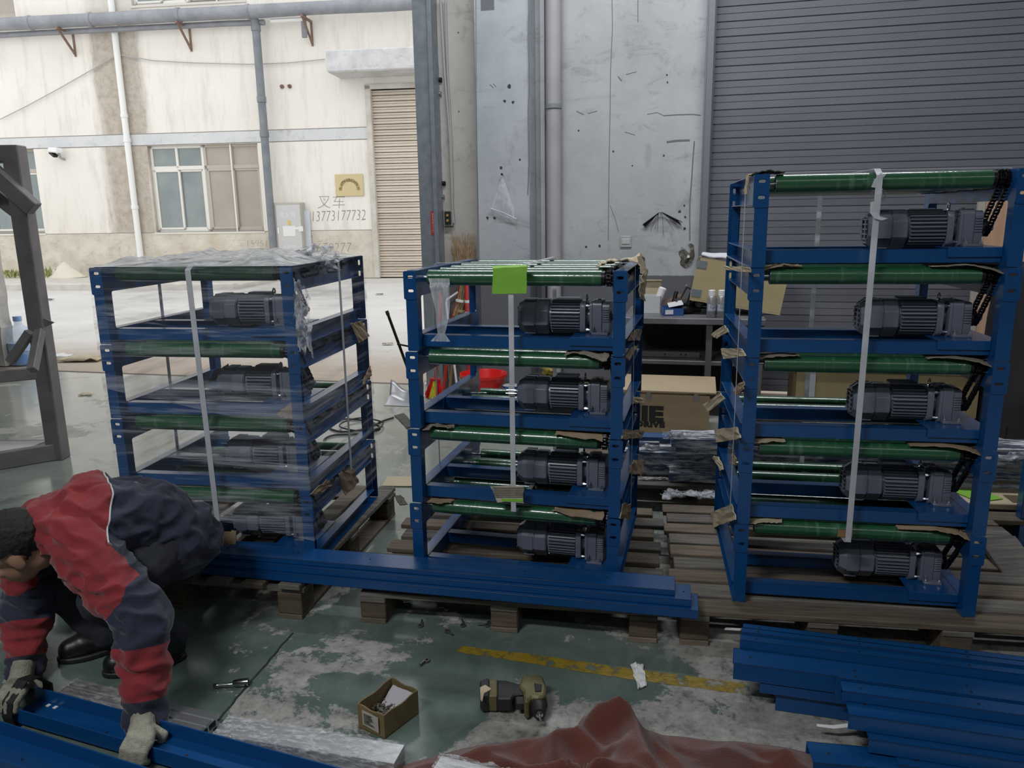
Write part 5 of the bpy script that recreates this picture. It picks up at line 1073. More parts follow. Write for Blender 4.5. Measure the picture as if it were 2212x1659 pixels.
# ---- cleaning corner
def stick(name, label, cat, pts, r, m, part='shaft', group=None, n=10):
    p0 = V(pts[0]); o = thing(name, label, cat, p0, 0, group); MB().tube([V(p) - p0 for p in pts], r, n).build(part, m, o, smooth=60); return o
I_ = lambda px, py, n: IW(IW.hit(px, py, n)[0], n, IW.hit(px, py, n)[1])
bb = I_(985, 700, -.02); bt_ = I_(1012, 585, .03); fl = onz(972, 842)
o = thing('twig_broom', 'twig broom standing bristles up against the jamb wall', 'broom', fl, 0)
hv = [V(p) - fl for p in (fl + V((0, 0, .02)), bb, I_(998, 640, .0), bt_)]
MB().tube(hv, [.014, .016, .03, .03], 10).build('handle', mat('bamboo', (.36, .25, .13), .7), o, smooth=60)
_b = MB(); rnd = random.Random(9); base = I_(988, 690, -.03) - fl
for j in range(150):
    top_px = (rnd.uniform(972, 1028), rnd.uniform(500, 560)); t_ = I_(top_px[0], top_px[1], .04) - fl; mpt = I_(1004 + rnd.uniform(-9, 9), 620 + rnd.uniform(-14, 14), -.01 + rnd.uniform(-.03, .03)) - fl
    b0 = base + V((rnd.uniform(-.04, .04), rnd.uniform(-.03, .03), rnd.uniform(-.05, .05)))
    _b.tube([b0, mpt, t_], [.0035, .0035, .0015], 4)
o2 = _b.build('twigs', TWIG, o); o2['kind'] = 'stuff'
for py in (650, 672): 
    c_ = I_(996, py, -.01) - fl; MB().lathe([(.048, -.012), (.05, 0), (.048, .012)], c_, (.15, .05, 1), 14).build('binding', WHITE if py == 650 else TWIG, o, smooth=50)
stick('red_pole', 'thin red pole leaning beside the twig broom', 'pole', [onz(958, 846) + V((0, 0, .02)), I_(977, 690, -.05), I_(992, 640, .0), I_(1003, 560, .07)], .016, REDP)
px_ = I_(1010, 640, -.05); f0 = V((px_.x, px_.y, 0))
o = thing('striped_pole', 'upright red pole with two white bands before the pilaster', 'pole', f0)
MB().lathe([(.026, 0), (.026, 1.02), (.018, 1.03)], (0, 0, 0), (0, 0, 1), 16).build('shaft', REDP, o, smooth=40)
for py in (651, 674): MB().lathe([(.0265, -.012 if py == 651 else -.005), (.0275, 0), (.0265, .012 if py == 651 else .005)], (0, 0, I_(1010, py, -.05).z), (0, 0, 1), 16).build('band', WHITE, o, smooth=40)
stick('bent_pipe', 'white bent pipe leaning on the jamb wall', 'pipe', [onz(988, 845) + V((0, 0, .01)), I_(978, 760, -.06), I_(969, 700, -.02), I_(964, 655, .0), I_(966, 647, .0), I_(990, 631, .02)], .011, WHITE)
# bucket
bc = V((-.235, 6.2, 0)); zr = ony(1042, 806, 6.2).z
o = thing('bucket', 'large red plastic bucket behind the middle stack', 'bucket', bc)
MB().lathe([(0, .005), (.125, .005), (.13, 0), (.178, zr - .03), (.195, zr - .025), (.197, zr), (.186, zr), (.180, zr - .02), (.135, .02), (0, .018)], (0, 0, 0), (0, 0, 1), 32).build('tub', RED, o, smooth=40)
MB().tube([(.197 * cos(a), .197 * sin(a) * .9 - .0, zr - .03 - .12 * sin(a) ** 2) for a in [pi + pi * k / 12 for k in range(13)]], .004, 6).build('handle', STEEL, o)
bl = onz(1104, 875); o = thing('blue_drum', 'small blue tin with a pale lid beside the red bucket', 'tin', bl)
zt = ony(1104, 832, bl.y).z; MB().lathe([(.055, 0), (.065, .005), (.065, zt - .01), (.068, zt - .008), (.068, zt)], (0, 0, 0), (0, 0, 1), 22).build('tin_body', mat('tin_blue', (.02, .09, .33), .35), o, smooth=40); MB().lathe([(.0, zt + .002), (.06, zt + .003), (.066, zt)], (0, 0, 0), (0, 0, 1), 22).build('lid', mat('lid_grey', (.45, .45, .44), .5), o, smooth=40)
gl = onz(1195, 830, .0); gw = V((.27, 6.3, 0)); 
o = thing('work_gloves', 'pair of dirty yellow rubber gloves behind the middle stack', 'gloves', V((.30, 6.2, .0)))
zg = ony(1195, 795, 6.2).z
ds = thing('glove_stand', 'added dark stand under the yellow gloves behind the middle stack', 'box', V((.30, 6.2, .0))); MB().mm((-.14, -.05, 0), (.13, .12, zg - .06)).build('box_body', mat('stand_dark', (.035, .03, .03), .7), ds, bevel=.01)  # added stand, invented to hold the gloves up
_b = MB(); rnd = random.Random(4)
for j in range(9): a = rnd.uniform(0, 6.28); _b.tube([(rnd.uniform(-.05, .05), 0, zg - .05), (.04 * cos(a), .03 * sin(a), zg), (.10 * cos(a), .05 * sin(a), zg + rnd.uniform(-.05, .05))], [.02, .022, .012], 8)
_b.build('glove_fingers', mat('glove_yellow', (.33, .25, .04), .6), o, smooth=60)
# floor brush with red and yellow bristles
fb = I_(934, 838, -.25); fb = onz(935, 862)
o = thing('floor_brush', 'red and yellow bristled floor brush standing by the door guide', 'brush', fb, IW.yaw)
s_ = 6.3 / 1655
MB().mm((-.02, -.015, .155), (.075, .015, .185)).build('brush_head', REDP, o, bevel=.006)
MB().tube([(.03, 0, .18), (.05, .02, .40), (.07, .10, .9)], .012, 8).build('handle', REDP, o, smooth=60)
for k, m_ in enumerate((RED, YELLOW, RED)):
    _b = MB(); rnd = random.Random(k)
    for j in range(45):
        f = (k + rnd.random()) / 3; x0 = -.018 + .09 * f; x1 = -.075 + .165 * f; _b.tube([(x0, rnd.uniform(-.012, .012), .158), (x1 + rnd.uniform(-.006, .006), rnd.uniform(-.03, .02), rnd.uniform(.003, .03))], .0028, 4)
    x = _b.build('bristles', m_, o); x['kind'] = 'stuff'
# dustpan
dp = onz(866, 878); o = thing('dustpan', 'long handled sheet metal dustpan left of the middle stack', 'dustpan', dp, -.2)
def pan(u, v):
    q = (u - .5) * pi; x = (-.15 + .31 * u) ; y = v * .2; z = .004 + (.085 * v ** 1.5) * (abs(sin(q)) ** 3) + (v > .75) * (v - .75) * .36
    return (x, y, z)
MB().grid(pan, 20, 12).build('scoop', mat('pan_metal', (.42, .42, .43), .4, .5), o, smooth=60, solid=.002)
hp0, hp1 = ony(896, 838, dp.y + .16) - dp, ony(838, 679, dp.y + .18) - dp; R_ = Matrix.Rotation(.2, 3, 'Z')
MB().tube([R_ @ hp0, R_ @ hp1], .012, 10).build('handle', BLACK, o, smooth=60); MB().lathe([(.014, -.005), (.015, 0), (.014, .03)], R_ @ hp1, R_ @ (hp1 - hp0), 10).build('grip_cap', RUBBER, o)
a_ = R_ @ (ony(858, 743, dp.y + .15) - dp); b_ = R_ @ (ony(892, 750, dp.y + .15) - dp); MB().bar(a_, b_, .02, .012).build('foot_peg', BLACK, o)
# cables and scraps on the floor
def floor_pts(px, z=.008): return [onz(x, y, z) for x, y in px]
_b = MB(); base = [(850, 902), (825, 910), (800, 922), (770, 930), (735, 932), (712, 924), (716, 912), (745, 905), (785, 908), (812, 916), (820, 924), (800, 934), (760, 938), (720, 940), (700, 950), (712, 960), (740, 962), (765, 958)]
def smooth_pts(pts, n=6):
    out = []
    for i in range(len(pts) - 1):
        p0, p1, p2, p3 = pts[max(i - 1, 0)], pts[i], pts[i + 1], pts[min(i + 2, len(pts) - 1)]
        for k in range(n):
            t = k / n; out.append(.5 * ((2 * p1) + (p2 - p0) * t + (2 * p0 - 5 * p1 + 4 * p2 - p3) * t * t + (3 * p1 - p0 - 3 * p2 + p3) * t ** 3))
    return out + [pts[-1]]
o = tag(MB().tube(smooth_pts(floor_pts(base)), .007, 6).build('floor_cable', mat('cable_dark', (.04, .045, .045), .6), smooth=60), 'dark cable lying in loops on the floor between two stacks', 'cable')
o = tag(MB().tube(smooth_pts(floor_pts([(828, 912), (806, 906), (775, 903), (742, 912), (735, 922), (770, 930), (815, 926), (828, 915)], .02)), .006, 6).build('floor_cable', MATS['cable_dark'], smooth=60), 'second coil of dark cable lying on top of the first', 'cable')
def floor_card(name, label, px, m, th=.004, cat='cardboard', lift=.004, crump=.006, seed=0):
    q = [onz(x, y, lift) for x, y in px]; P = [[q[0], q[1]], [q[3], q[2]]]
    def at(u, v):
        p = (P[0][0] * (1 - u) + P[0][1] * u) * (1 - v) + (P[1][0] * (1 - u) + P[1][1] * u) * v
        p = p + V((mnoise.noise(p * 30) * crump, mnoise.noise(p * 30 + V((4, 4, 4))) * crump, 0)); p.z = lift + abs(mnoise.noise(V((u * 4, v * 4, seed)))) * crump * 2; return p
    return tag(MB().grid(at, 10, 8).build(name, m, solid=th), label, cat)
floor_card('cardboard_scrap', 'dark torn cardboard scrap on the floor left of the middle stack', [(852, 898), (872, 893), (896, 918), (880, 926)], mat('dark_scrap', (.07, .068, .06), .85), seed=1)
floor_card('cardboard_sheet', 'pale yellow cardboard sheet on the floor behind the left pallet', [(838, 1030), (900, 1030), (900, 1051), (824, 1050)], mat('yellow_sheet', (.50, .43, .29), .8), seed=2, crump=.002)
floor_card('dark_flap', 'dark rag caught on the far corner of the left pallet', [(852, 1072), (866, 1070), (880, 1090), (862, 1092)], mat('rag_dark', (.09, .08, .07), .9), lift=.12, seed=3)
# ================================================================== BACK PALLET LOAD
WG = 'film wrapped blue channels on the back pallet'; yb = -.172
def wrapped(label, px, z, L, W, H, up=False, seed=0, wrap=True):
    p = onz(px[0], px[1], z); o = channel(label, p, yb, L, W, H, WG, open_up=up, holes=False, mat_=BLUE)
    if wrap:
        def wf(u, v):
            q = 2 * pi * v; x = -.0 + (L) * u; n_ = mnoise.noise(V((x * 9, v * 7, seed))) * .006 + mnoise.noise(V((x * 30, v * 14, seed))) * .003
            hw, hh = W / 2 + .008 + n_, H / 2 + .008 + n_; k = max(abs(cos(q)) / hw, abs(sin(q)) / hh); return (x, W / 2 + cos(q) / k, H / 2 + sin(q) / k)
        MB().grid(wf, 60, 24).build('film_wrap', FILMS2, o, smooth=60)
    return o
FILMS2 = film_mat('pallet_film', .10, .95, (3, 18, 18), scale=2, p0=.44, p1=.60, rough=.10)
wrapped('wrapped blue channel lying lowest at the left of the back pallet', (1330, 1020), .137, .75, .2, .12, seed=1)
wrapped('open ended wrapped blue channel nearest on the back pallet', (1445, 1040), .137, 1.9, .16, .055, True, seed=2)
wrapped('wrapped blue channel right behind the open ended one', (1400, 1000), .19, 1.9, .14, .05, True, seed=3)
wrapped('wrapped blue channel in the middle of the back pallet load', (1424, 1000), .19, 2.0, .16, .09, seed=4)
wrapped('wrapped blue channel second from the top of the back pallet load', (1458, 978), .285, 2.0, .16, .045, seed=5)
wrapped('topmost wrapped blue channel of the back pallet load', (1450, 966), .332, 2.0, .16, .05, True, seed=6)
wrapped('bare blue channel at the far left of the back pallet load', (1330, 950), .30, 1.0, .1, .02, seed=7, wrap=False)
def film_blob(label, c, sx, sy, sz, sd): film('film_scrap', label, crfn(0, 0, 0, sx, sy, sz, sd, lambda a, b, d: c + V((a, b, abs(d) * 1.0))), 26, 20, FILMC)
film_blob('crumpled clear film on the topmost wrapped channel', onz(1462, 948, .375), .14, .08, .07, 1)
film_blob('crumpled clear film sticking up left of the wrapped channels', onz(1398, 985, .18), .09, .09, .12, 2)
film_blob('crumpled clear film over the middle wrapped channel', onz(1440, 968, .27), .26, .10, .04, 3)
film_blob('crumpled clear film in the mouth of the open ended channel', onz(1495, 1010, .18), .26, .10, .05, 4)
film_blob('loose clear film hanging in front of the back pallet', onz(1490, 1070, .15), .26, .22, .03, 5)
film_blob('loose clear film lying on the planks behind the middle stack', onz(1412, 1035, .14), .14, .05, .02, 6)
film_blob('crumpled clear film on the wrapped channels seen right of the tall stack', onz(2170, 995, .42), .24, .08, .06, 7)

# right edge of the picture
o = thing('diagonal_board', 'wide grey wooden board lying aslant at the right edge', 'board', onz(2128, 1150, .17), 0)
a_, b_ = onz(2150, 1160, .19) - o.location, onz(2300, 1370, .05) - o.location
MB().bar(a_, b_, .15, .022).build('board', WOODS[1], o, bevel=.003)
pallet('pallet with cardboard at the right edge behind the tall stack', (2.02, 3.25), -.15, 1.0, .7, .14, 5, True, 0, .3, seed=6)
z_ = .145
o = thing('flat_carton', 'flattened brown carton with a green print at the right edge', 'box', onz(2120, 1100, z_), -.15)
MB().mm((-.15, 0, 0), (.55, .35, .03)).build('carton_body', CARDL, o, bevel=.004); MB().box((.02, .1, .034), (.14, .15, .003), Matrix.Rotation(.4, 3, 'Z')).build('green_print', GREENC, o)
MB().mm((.14, .02, .0305), (.24, .12, .032)).build('printed_panel', mat('print_brown', (.10, .075, .04), .8), o)
o = thing('upright_post', 'blue steel post cut off by the right edge of the picture', 'post', onz(2196, 1185, .0), -.15)
MB().mm((.0, 0, 0), (.06, .05, .42)).build('post', BLUE, o, bevel=.002)

# ================================================================== LEFT FOREGROUND: BLACK FRAME AND WATER JUG
fb = onz(135, 995); fy = fb.y
o = thing('machine_rack', 'unpainted dark steel machine rack cut off by the left edge', 'frame', (fb.x - .05, fb.y, 0), .0)
zt = ony(60, 312, fy).z; zmid = ony(105, 800, fy).z - .02
a = .10
MB().mm((-.05, 0, 0), (.05, .10, zt)).build('post', FSTEEL, o, bevel=.006)
MB().bar((.0, .05, zt - .05), (-2.2, -.0, zt - .05), .10, .10).build('top_rail', FSTEEL, o, bevel=.006)
MB().bar((.0, .05, zmid), (-2.2, -1.1, zmid), .06, .075).build('middle_rail', FSTEEL, o, bevel=.005)
MB().bar((.0, .05, .055), (-2.2, -1.55, .055), .09, .11).build('base_rail', FSTEEL, o, bevel=.006)
MB().bar((-.0, .08, .055), (-2.4, .1, .055), .09, .11).build('base_rail', FSTEEL, o, bevel=.006)
MB().prism([(-.1, -.04), (-2.2, -1.45), (-2.4, .08), (-.08, .08)], lambda p, q, c: (p, q, .105 + c), .008).build('floor_plate', mat('pale_plate', (.44, .43, .44), .5, col2=(.37, .36, .37), scale=3), o)
b0, b1 = ony(74, 452, fy - .02) - o.location, ony(-60, 330, fy - .02) - o.location
MB().bar(b1, b0, .09, .075, (0, 1, 0)).build('brace', FSTEEL, o, bevel=.005)
b0, b1 = ony(45, 460, fy + .5) - o.location, ony(-40, 395, fy + .5) - o.location; MB().bar(b1, b0, .09, .09, (0, 1, 0)).build('rear_brace', FSTEEL, o, bevel=.005)
b0, b1 = ony(72, 715, fy + .0) - o.location, ony(22, 782, fy - .05) - o.location; MB().bar(b0 + V((0, -.03, 0)), b1, .05, .05, (0, 1, 0)).build('knee_brace', FSTEEL, o, bevel=.004)
b0, b1 = ony(103, 712, fy - .02) - o.location, ony(70, 800, fy - .25) - o.location; MB().bar(b0 + V((-.03, -.03, 0)), b1, .05, .05, (0, 1, 0)).build('knee_brace', FSTEEL, o, bevel=.004)
b0 = ony(104, 698, fy) - o.location; MB().prism([(-.03, -.035), (.045, 0), (-.03, .035)], lambda p, q, c: (b0.x + p - .02, .02 + c, b0.z + q), .01).build('gusset_tip', FSTEEL, o)
jw = onz(52, 786); jy = jw.y
s_ = jy / 1655 * 1.05
o = thing('water_jug', 'clear blue plastic water jug on the floor behind the dark steel frame', 'jug', jw)
r_ = 24 * s_; H_ = ony(50, 683, jy).z
jm = film_mat('jug_plastic', .35, .6, (2, 2, 5), scale=2, rough=.12, col=(.45, .62, .85))
MB().lathe([(0, .01), (r_ * .9, 0), (r_, .02), (r_, H_ * .25), (r_ * .96, H_ * .27), (r_, H_ * .29), (r_, H_ * .5), (r_ * .96, H_ * .52), (r_, H_ * .54), (r_, H_ * .68), (r_ * .8, H_ * .76), (r_ * .4, H_ * .81), (r_ * .3, H_ * .84), (r_ * .3, H_ * .95)], (0, 0, 0), (0, 0, 1), 26).build('jug_body', jm, o, smooth=50)
MB().lathe([(r_ * .31, H_ * .9), (r_ * .34, H_ * .91), (r_ * .34, H_), (0, H_ + .004)], (0, 0, 0), (0, 0, 1), 18).build('cap', mat('cap_blue', (.25, .42, .7), .4), o, smooth=40)
MB().lathe([(0, .012), (r_ * .94, .014), (r_ * .94, H_ * .24), (0, H_ * .24)], (0, 0, 0), (0, 0, 1), 22).build('water', mat('water_blue', (.05, .25, .62), .1), o, smooth=40)
MB().lathe([(r_ * 1.005, H_ * .30), (r_ * 1.005, H_ * .46)], (0, 0, 0), (0, 0, 1), 24).build('label', mat('jug_label', (.30, .48, .80), .4, col2=(.7, .75, .82), scale=12), o, smooth=50)
rnd = random.Random(21)
for i, (px, py, w_, lab, m_) in enumerate(((820, 636, .09, 'small dark leaf lying on the pale yard', BLACK), (104, 648, .12, 'small dark leaf on the yard left of the wrapped stack', BLACK), (180, 776, .30, 'flat tan cardboard on the dirt strip of the yard', CARDL), (130, 770, .16, 'pale scrap on the dirt strip near the black frame', PAPER), (115, 773, .06, 'small orange scrap beside the black frame', CARD), (186, 853, .07, 'tiny tan scrap on the green floor left of the wrapped stack', CARDL), (838, 743, .08, 'small brown scrap at the threshold left of the middle stack', CARD))):
    c = onz(px, py, .0); 
    tag(MB().grid(lambda u, v: c + V(((u - .5) * w_ * 1.6, (v - .5) * w_, .006 + abs(mnoise.noise(V((u * 3, v * 3, i)))) * w_ * .25)), 6, 5).build('litter_scrap', m_, smooth=60, solid=.002), lab, 'litter')

# ================================================================== FOREGROUND FLOOR
# held channel
hc0 = onz(8, 1524, .062); hc1 = onz(270, 1598, .062); yaw = math.atan2(hc1.y - hc0.y, hc1.x - hc0.x)
HCZ = .012; HCW = .105
held = channel('blue channel on the floor gripped by the gloved worker', (hc0.x, hc0.y, HCZ), yaw, 1.7, HCW, .05, 'single blue channels lying on the floor', open_up=True, lip=.0)
R_ = Matrix.Rotation(yaw, 3, 'Z')
_b = MB()
for x in (.06, .09): _b.mm((x, .02, .0045), (x + .012, .032, .006)).mm((x, .085, .0045), (x + .012, .097, .006))
_b.build('slot_mark', WHITE, held)
MB().mm((.44, .07, .0045), (.54, .095, .0055)).build('white_tape', PAPER, held)
c = onz(0, 1618, .05); channel('blue channel at the lower left corner of the picture', (c.x - .3, c.y + .085, .0), yaw - .02, 2.0, .12, .05, 'single blue channels lying on the floor', open_up=True)
o = thing('carry_loop', 'black webbing loop round the left end of the gripped channel', 'loop', (hc0.x, hc0.y, HCZ), yaw)
_b = ribbon([(.035, -.012, -.008), (.035, -.018, .03), (.035, -.01, .075), (.035, .045, .115), (.035, .085, .105), (.035, .122, .06), (.035, .12, -.006), (.035, .06, -.010), (.035, -.012, -.008)], (1, 0, 0), .042, .005); _b.build('webbing', mat('webbing_black', (.012, .012, .012), .7), o, bevel=.001)
# aluminium profile
a0, a1, a3 = onz(113, 1503, .042), onz(430, 1580, .042), onz(465, 1548, .042); d_ = (a1 - a0); L_ = d_.length; ya = math.atan2(d_.y, d_.x); Wd = .085
o = thing('aluminium_profile', 'grooved aluminium profile half wrapped in film on the floor', 'profile', (a0.x, a0.y, 0), ya)
sec = [(0, 0), (.012, 0), (.012, .01), (.03, .01), (.03, 0), (.055, 0), (.055, .01), (.073, .01), (.073, 0), (Wd, 0), (Wd, .016), (.075, .016), (.075, .028), (Wd, .028), (Wd, .042), (.062, .042), (.062, .036), (.054, .036), (.054, .042), (.030, .042), (.030, .036), (.022, .036), (.022, .042), (0, .042), (0, .028), (.01, .028), (.01, .016), (0, .016)]
_b = MB(); sheet(_b, sec, [rrect(.016, .014, .034, .032, .004, 2), rrect(.040, .012, .070, .033, .003, 1)], L_, lambda p, q, c: (c + L_ / 2, p, q)); _b.build('extrusion', ALU, o)
def wrapsec(L, W, H, seed, am=.004):
    def f(u, v):
        q = 2 * pi * v; n_ = am * mnoise.noise(V((u * L * 30, v * 9, seed))) + am * .6 * mnoise.noise(V((u * L * 90, v * 25, seed))); hw, hh = W / 2 + .004 + n_, H / 2 + .003 + n_; k = max(abs(cos(q)) / hw, abs(sin(q)) / hh); return (u * L, W / 2 + cos(q) / k, H / 2 + .004 + sin(q) / k)
    return f
FILMA = film_mat('profile_film', .08, .6, (9, 26, 20), scale=2.5, p0=.46, p1=.72, rough=.06, col=(.62, .59, .57))
MB().grid(wrapsec(L_ * .55, Wd, .042, 3), 60, 28).build('film_wrap', FILMA, o, smooth=60)
# wrapped bar
b0, b1 = onz(458, 1588, .05), onz(852, 1652, .05); d_ = b1 - b0; L_ = d_.length; yb_ = math.atan2(d_.y, d_.x)
def wrapped_bar(label, p, yaw_, L, W, H, seed):
    o = thing('wrapped_bar', label, 'bar', p, yaw_)
    MB().mm((.003, .004, .004), (L - .003, W - .004, H)).build('bar', mat('bar_alu', (.72, .73, .74), .28, .85), o)
    MB().grid(wrapsec(L, W, H, seed, .006), 110, 40).build('film_wrap', FILMA2, o, smooth=50)
    _b = MB(); rr = random.Random(seed)
    for e in (0, L): _b.grid(lambda u, v: (e + .004 * mnoise.noise(V((u * 6, v * 6, seed))), W * u, .004 + H * v), 8, 6)
    _b.build('film_end', FILMA2, o, smooth=50); return o
FILMA2 = film_mat('bar_film', .10, .8, (14, 40, 40), scale=2, p0=.46, p1=.68, rough=.05, col=(.72, .74, .75))
wrapped_bar('short bar wrapped in shiny film between the profile and the red blanket', (b0.x, b0.y, 0), yb_, L_, .085, .05, 1)
b0 = onz(935, 1648, .06); wrapped_bar('second film wrapped bar lying on the red blanket', (b0.x, b0.y - .03, .03), -.35, .5, .06, .035, 2)
# socket extension
s0, s1, s2 = onz(461, 1480, .012), onz(506, 1477, .012), onz(537, 1474, .014)
ax = (s2 - s0).normalized(); o = thing('socket_bar', 'chrome socket with a short extension bar on the floor', 'socket', (s0.x, s0.y, .0135)); l1, l2 = (s1 - s0).length, (s2 - s0).length
CHROME = mat('chrome', (.45, .46, .46), .18, 1)
MB().lathe([(.006, 0), (.0075, .002), (.0075, l1 * .3), (.0068, l1 * .32), (.0068, l1)], (0, 0, -.004), ax, 16).build('extension', CHROME, o, smooth=40)
MB().lathe([(.008, l1 - .004), (.0125, l1 + .004), (.0135, l2), (.010, l2), (.009, l2 - .015), (0, l2 - .015)], (0, 0, 0), ax, 20).build('socket', CHROME, o, smooth=40)
# box of bolts
A, B, Cc = onz(832, 1597), onz(775, 1572), onz(905, 1541); h_ = ony(831, 1545, A.y).z; D4 = B + Cc - A
o = thing('bolt_box', 'small open cardboard box of bolts on the floor', 'box', A)
e1, e2 = B - A, Cc - A; BOXM = mat('box_kraft', (.20, .15, .065), .75, col2=(.15, .11, .05), scale=14, bump=.15, bscale=40)
def wall(p, q, h0, h1, th=.004, name='side'):
    d = (q - p); n = V((-d.y, d.x, 0)).normalized() * th
    _b = MB(); m_ = 8; vs = []
    for i in range(m_ + 1):
        t = i / m_; r = p + d * t; hh = h0 + (h1 - h0) * t + .003 * sin(t * 9); vs += [r, r + n, r + V((0, 0, hh)), r + n + V((0, 0, hh))]
    fs = []
    for i in range(m_): k = i * 4; fs += [(k, k + 4, k + 6, k + 2), (k + 1, k + 3, k + 7, k + 5), (k + 2, k + 6, k + 7, k + 3), (k, k + 1, k + 5, k + 4)]
    fs += [(0, 2, 3, 1), (m_ * 4, m_ * 4 + 1, m_ * 4 + 3, m_ * 4 + 2)]; _b.add(vs, fs); return _b.build(name, BOXM, o)
Z0 = V((0, 0, 0)); f_ = wall(e1, Z0, h_, h_ * .96, name='front_side'); wall(Z0, e2, h_ * .96, h_ * .98, name='right_side'); wall(e2, e1 + e2, h_, h_ * 1.12, name='back_side'); wall(e1 + e2, e1, h_ * 1.12, h_, name='left_side')
MB().prism([(0, 0), (1, 0), (1, 1), (0, 1)], lambda p, q, c: e1 * p + e2 * q + V((0, 0, .001 + c)), .003).build('bottom', BOXM, o)
n_ = V((e1.y, -e1.x, 0)).normalized()
if n_.dot(-e2) < 0: n_ = -n_
LB = MB().prism([(.22, .30), (.82, .20), (.82, .84), (.22, .90)], lambda p, q, c: e1 * (1 - p) * 1.0 + V((0, 0, h_ * q)) + n_ * (.0045 + c) - n_ * .0, .001).build('label', mat('label_cream', (.42, .40, .33), .7), f_)
_b = MB(); rr = random.Random(2)
for k in range(9):
    q = .36 + k * .05
    _b.prism([(.27, q), (.27 + rr.uniform(.15, .45), q - .02), (.27 + .3, q + .018), (.27, q + .022)], lambda p, q_, c: e1 * (1 - p) + V((0, 0, h_ * q_)) + n_ * (.0056 + c), .0004)
_b.build('label_print', INK, f_)
MB().grid(lambda u, v: e1 * (.12 + .76 * u) * 1 + e2 * (.55 + .38 * v) + V((0, 0, h_ * (.42 + .5 * v) + .004 * mnoise.noise(V((u * 5, v * 5, 2))))), 8, 6).build('printed_bag', mat('bag_white', (.48, .47, .50), .35), o, smooth=60)
vs, fs = text_mesh('GB', .022, lambda x, y, t: e1 * (.5 - x * 9) * 1 + e2 * (.72 + y * 7) + V((0, 0, h_ * (.42 + .5 * ((.72 + y * 7 - .55) / .38)) + .0025 + t * .2)), .0006)
BOLTM = mat('bolt_zinc', (.34, .33, .30), .3, .9)
_b = MB(); rr = random.Random(4)
for k in range(130):
    p = e1 * rr.uniform(.12, .88) + e2 * rr.uniform(.08, .66) + V((0, 0, h_ * rr.uniform(.30, .52))); d = V((rr.uniform(-1, 1), rr.uniform(-1, 1), rr.uniform(-.5, .5))).normalized()
    _b.lathe([(.0055, 0), (.0055, .004)], p, d, 6).lathe([(.0028, .004), (.0028, .018)], p, d, 6)
x = _b.build('bolts', BOLTM, o); x['kind'] = 'stuff'
# cordless drill lying on its side
DO = V((onz(1040, 1520).x, onz(1040, 1520).y, 0))
o = thing('cordless_drill', 'olive and black cordless drill driver lying on the floor', 'drill', DO)
OL = mat('drill_olive', (.155, .135, .055), .5, col2=(.10, .09, .04), scale=18); DG = mat('drill_black', (.018, .018, .019), .5)
def dp_(pl, z0, z1, m, name, parent=o, bev=.004):
    zm_ = (z0 + z1) / 2; q = [onz(x, y, zm_) - DO for x, y in pl]; c = sum(q, V()) / len(q)
    return MB().prism([(p.x, p.y) for p in q], lambda a, b, t: (a, b, z0 + t), z1 - z0).build(name, m, parent, bevel=bev)
bt = dp_([(1037, 1488), (1052, 1481), (1058, 1484), (1058, 1519), (1041, 1521), (1037, 1515)], .006, .066, DG, 'battery')
dp_([(1037, 1486), (1048, 1480), (1062, 1489), (1046, 1498), (1042, 1515), (1038, 1512)], .064, .069, mat('tape_cream', (.52, .42, .28), .8), 'torn_tape', bt, .001)
dp_([(1056, 1485), (1075, 1482), (1075, 1520), (1056, 1520)], .008, .064, OL, 'handle_foot')
dp_([(1074, 1482), (1095, 1483), (1120, 1490), (1138, 1492), (1140, 1512), (1112, 1514), (1105, 1523), (1074, 1523)], .012, .058, DG, 'handle_grip')
dp_([(1112, 1511), (1133, 1512), (1134, 1526), (1114, 1527)], .022, .05, DG, 'trigger')
dp_([(1128, 1478), (1150, 1474), (1172, 1477), (1180, 1500), (1178, 1520), (1166, 1526), (1150, 1524), (1140, 1536), (1132, 1534), (1132, 1512), (1122, 1500)], .006, .070, OL, 'motor_housing', bev=.01)
dp_([(1154, 1477), (1170, 1480), (1169, 1494), (1156, 1494)], .068, .074, INK, 'vent_panel', bev=.001)
c0, c1 = onz(1160, 1512, .036) - DO, onz(1168, 1558, .030) - DO; axd = (c1 - c0).normalized(); Lc = (c1 - c0).length
ck = MB().lathe([(.028, 0), (.030, .004), (.030, Lc * .28), (.027, Lc * .30), (.027, Lc * .34), (.027, Lc * .42), (.019, Lc * .68), (.012, Lc * .70)], c0, axd, 24).build('chuck', DG, o, smooth=35)
MB().lathe([(.013, Lc * .66), (.011, Lc * .72), (.007, Lc * .74)], c0, axd, 16).build('chuck_nose', STEEL, ck, smooth=35)
MB().lathe([(.0035, Lc * .72), (.0035, Lc * .86), (.0055, Lc * .89), (.0055, Lc * 1.0), (.003, Lc * 1.02)], c0, axd, 8).build('driver_bit', STEEL, o, smooth=35)
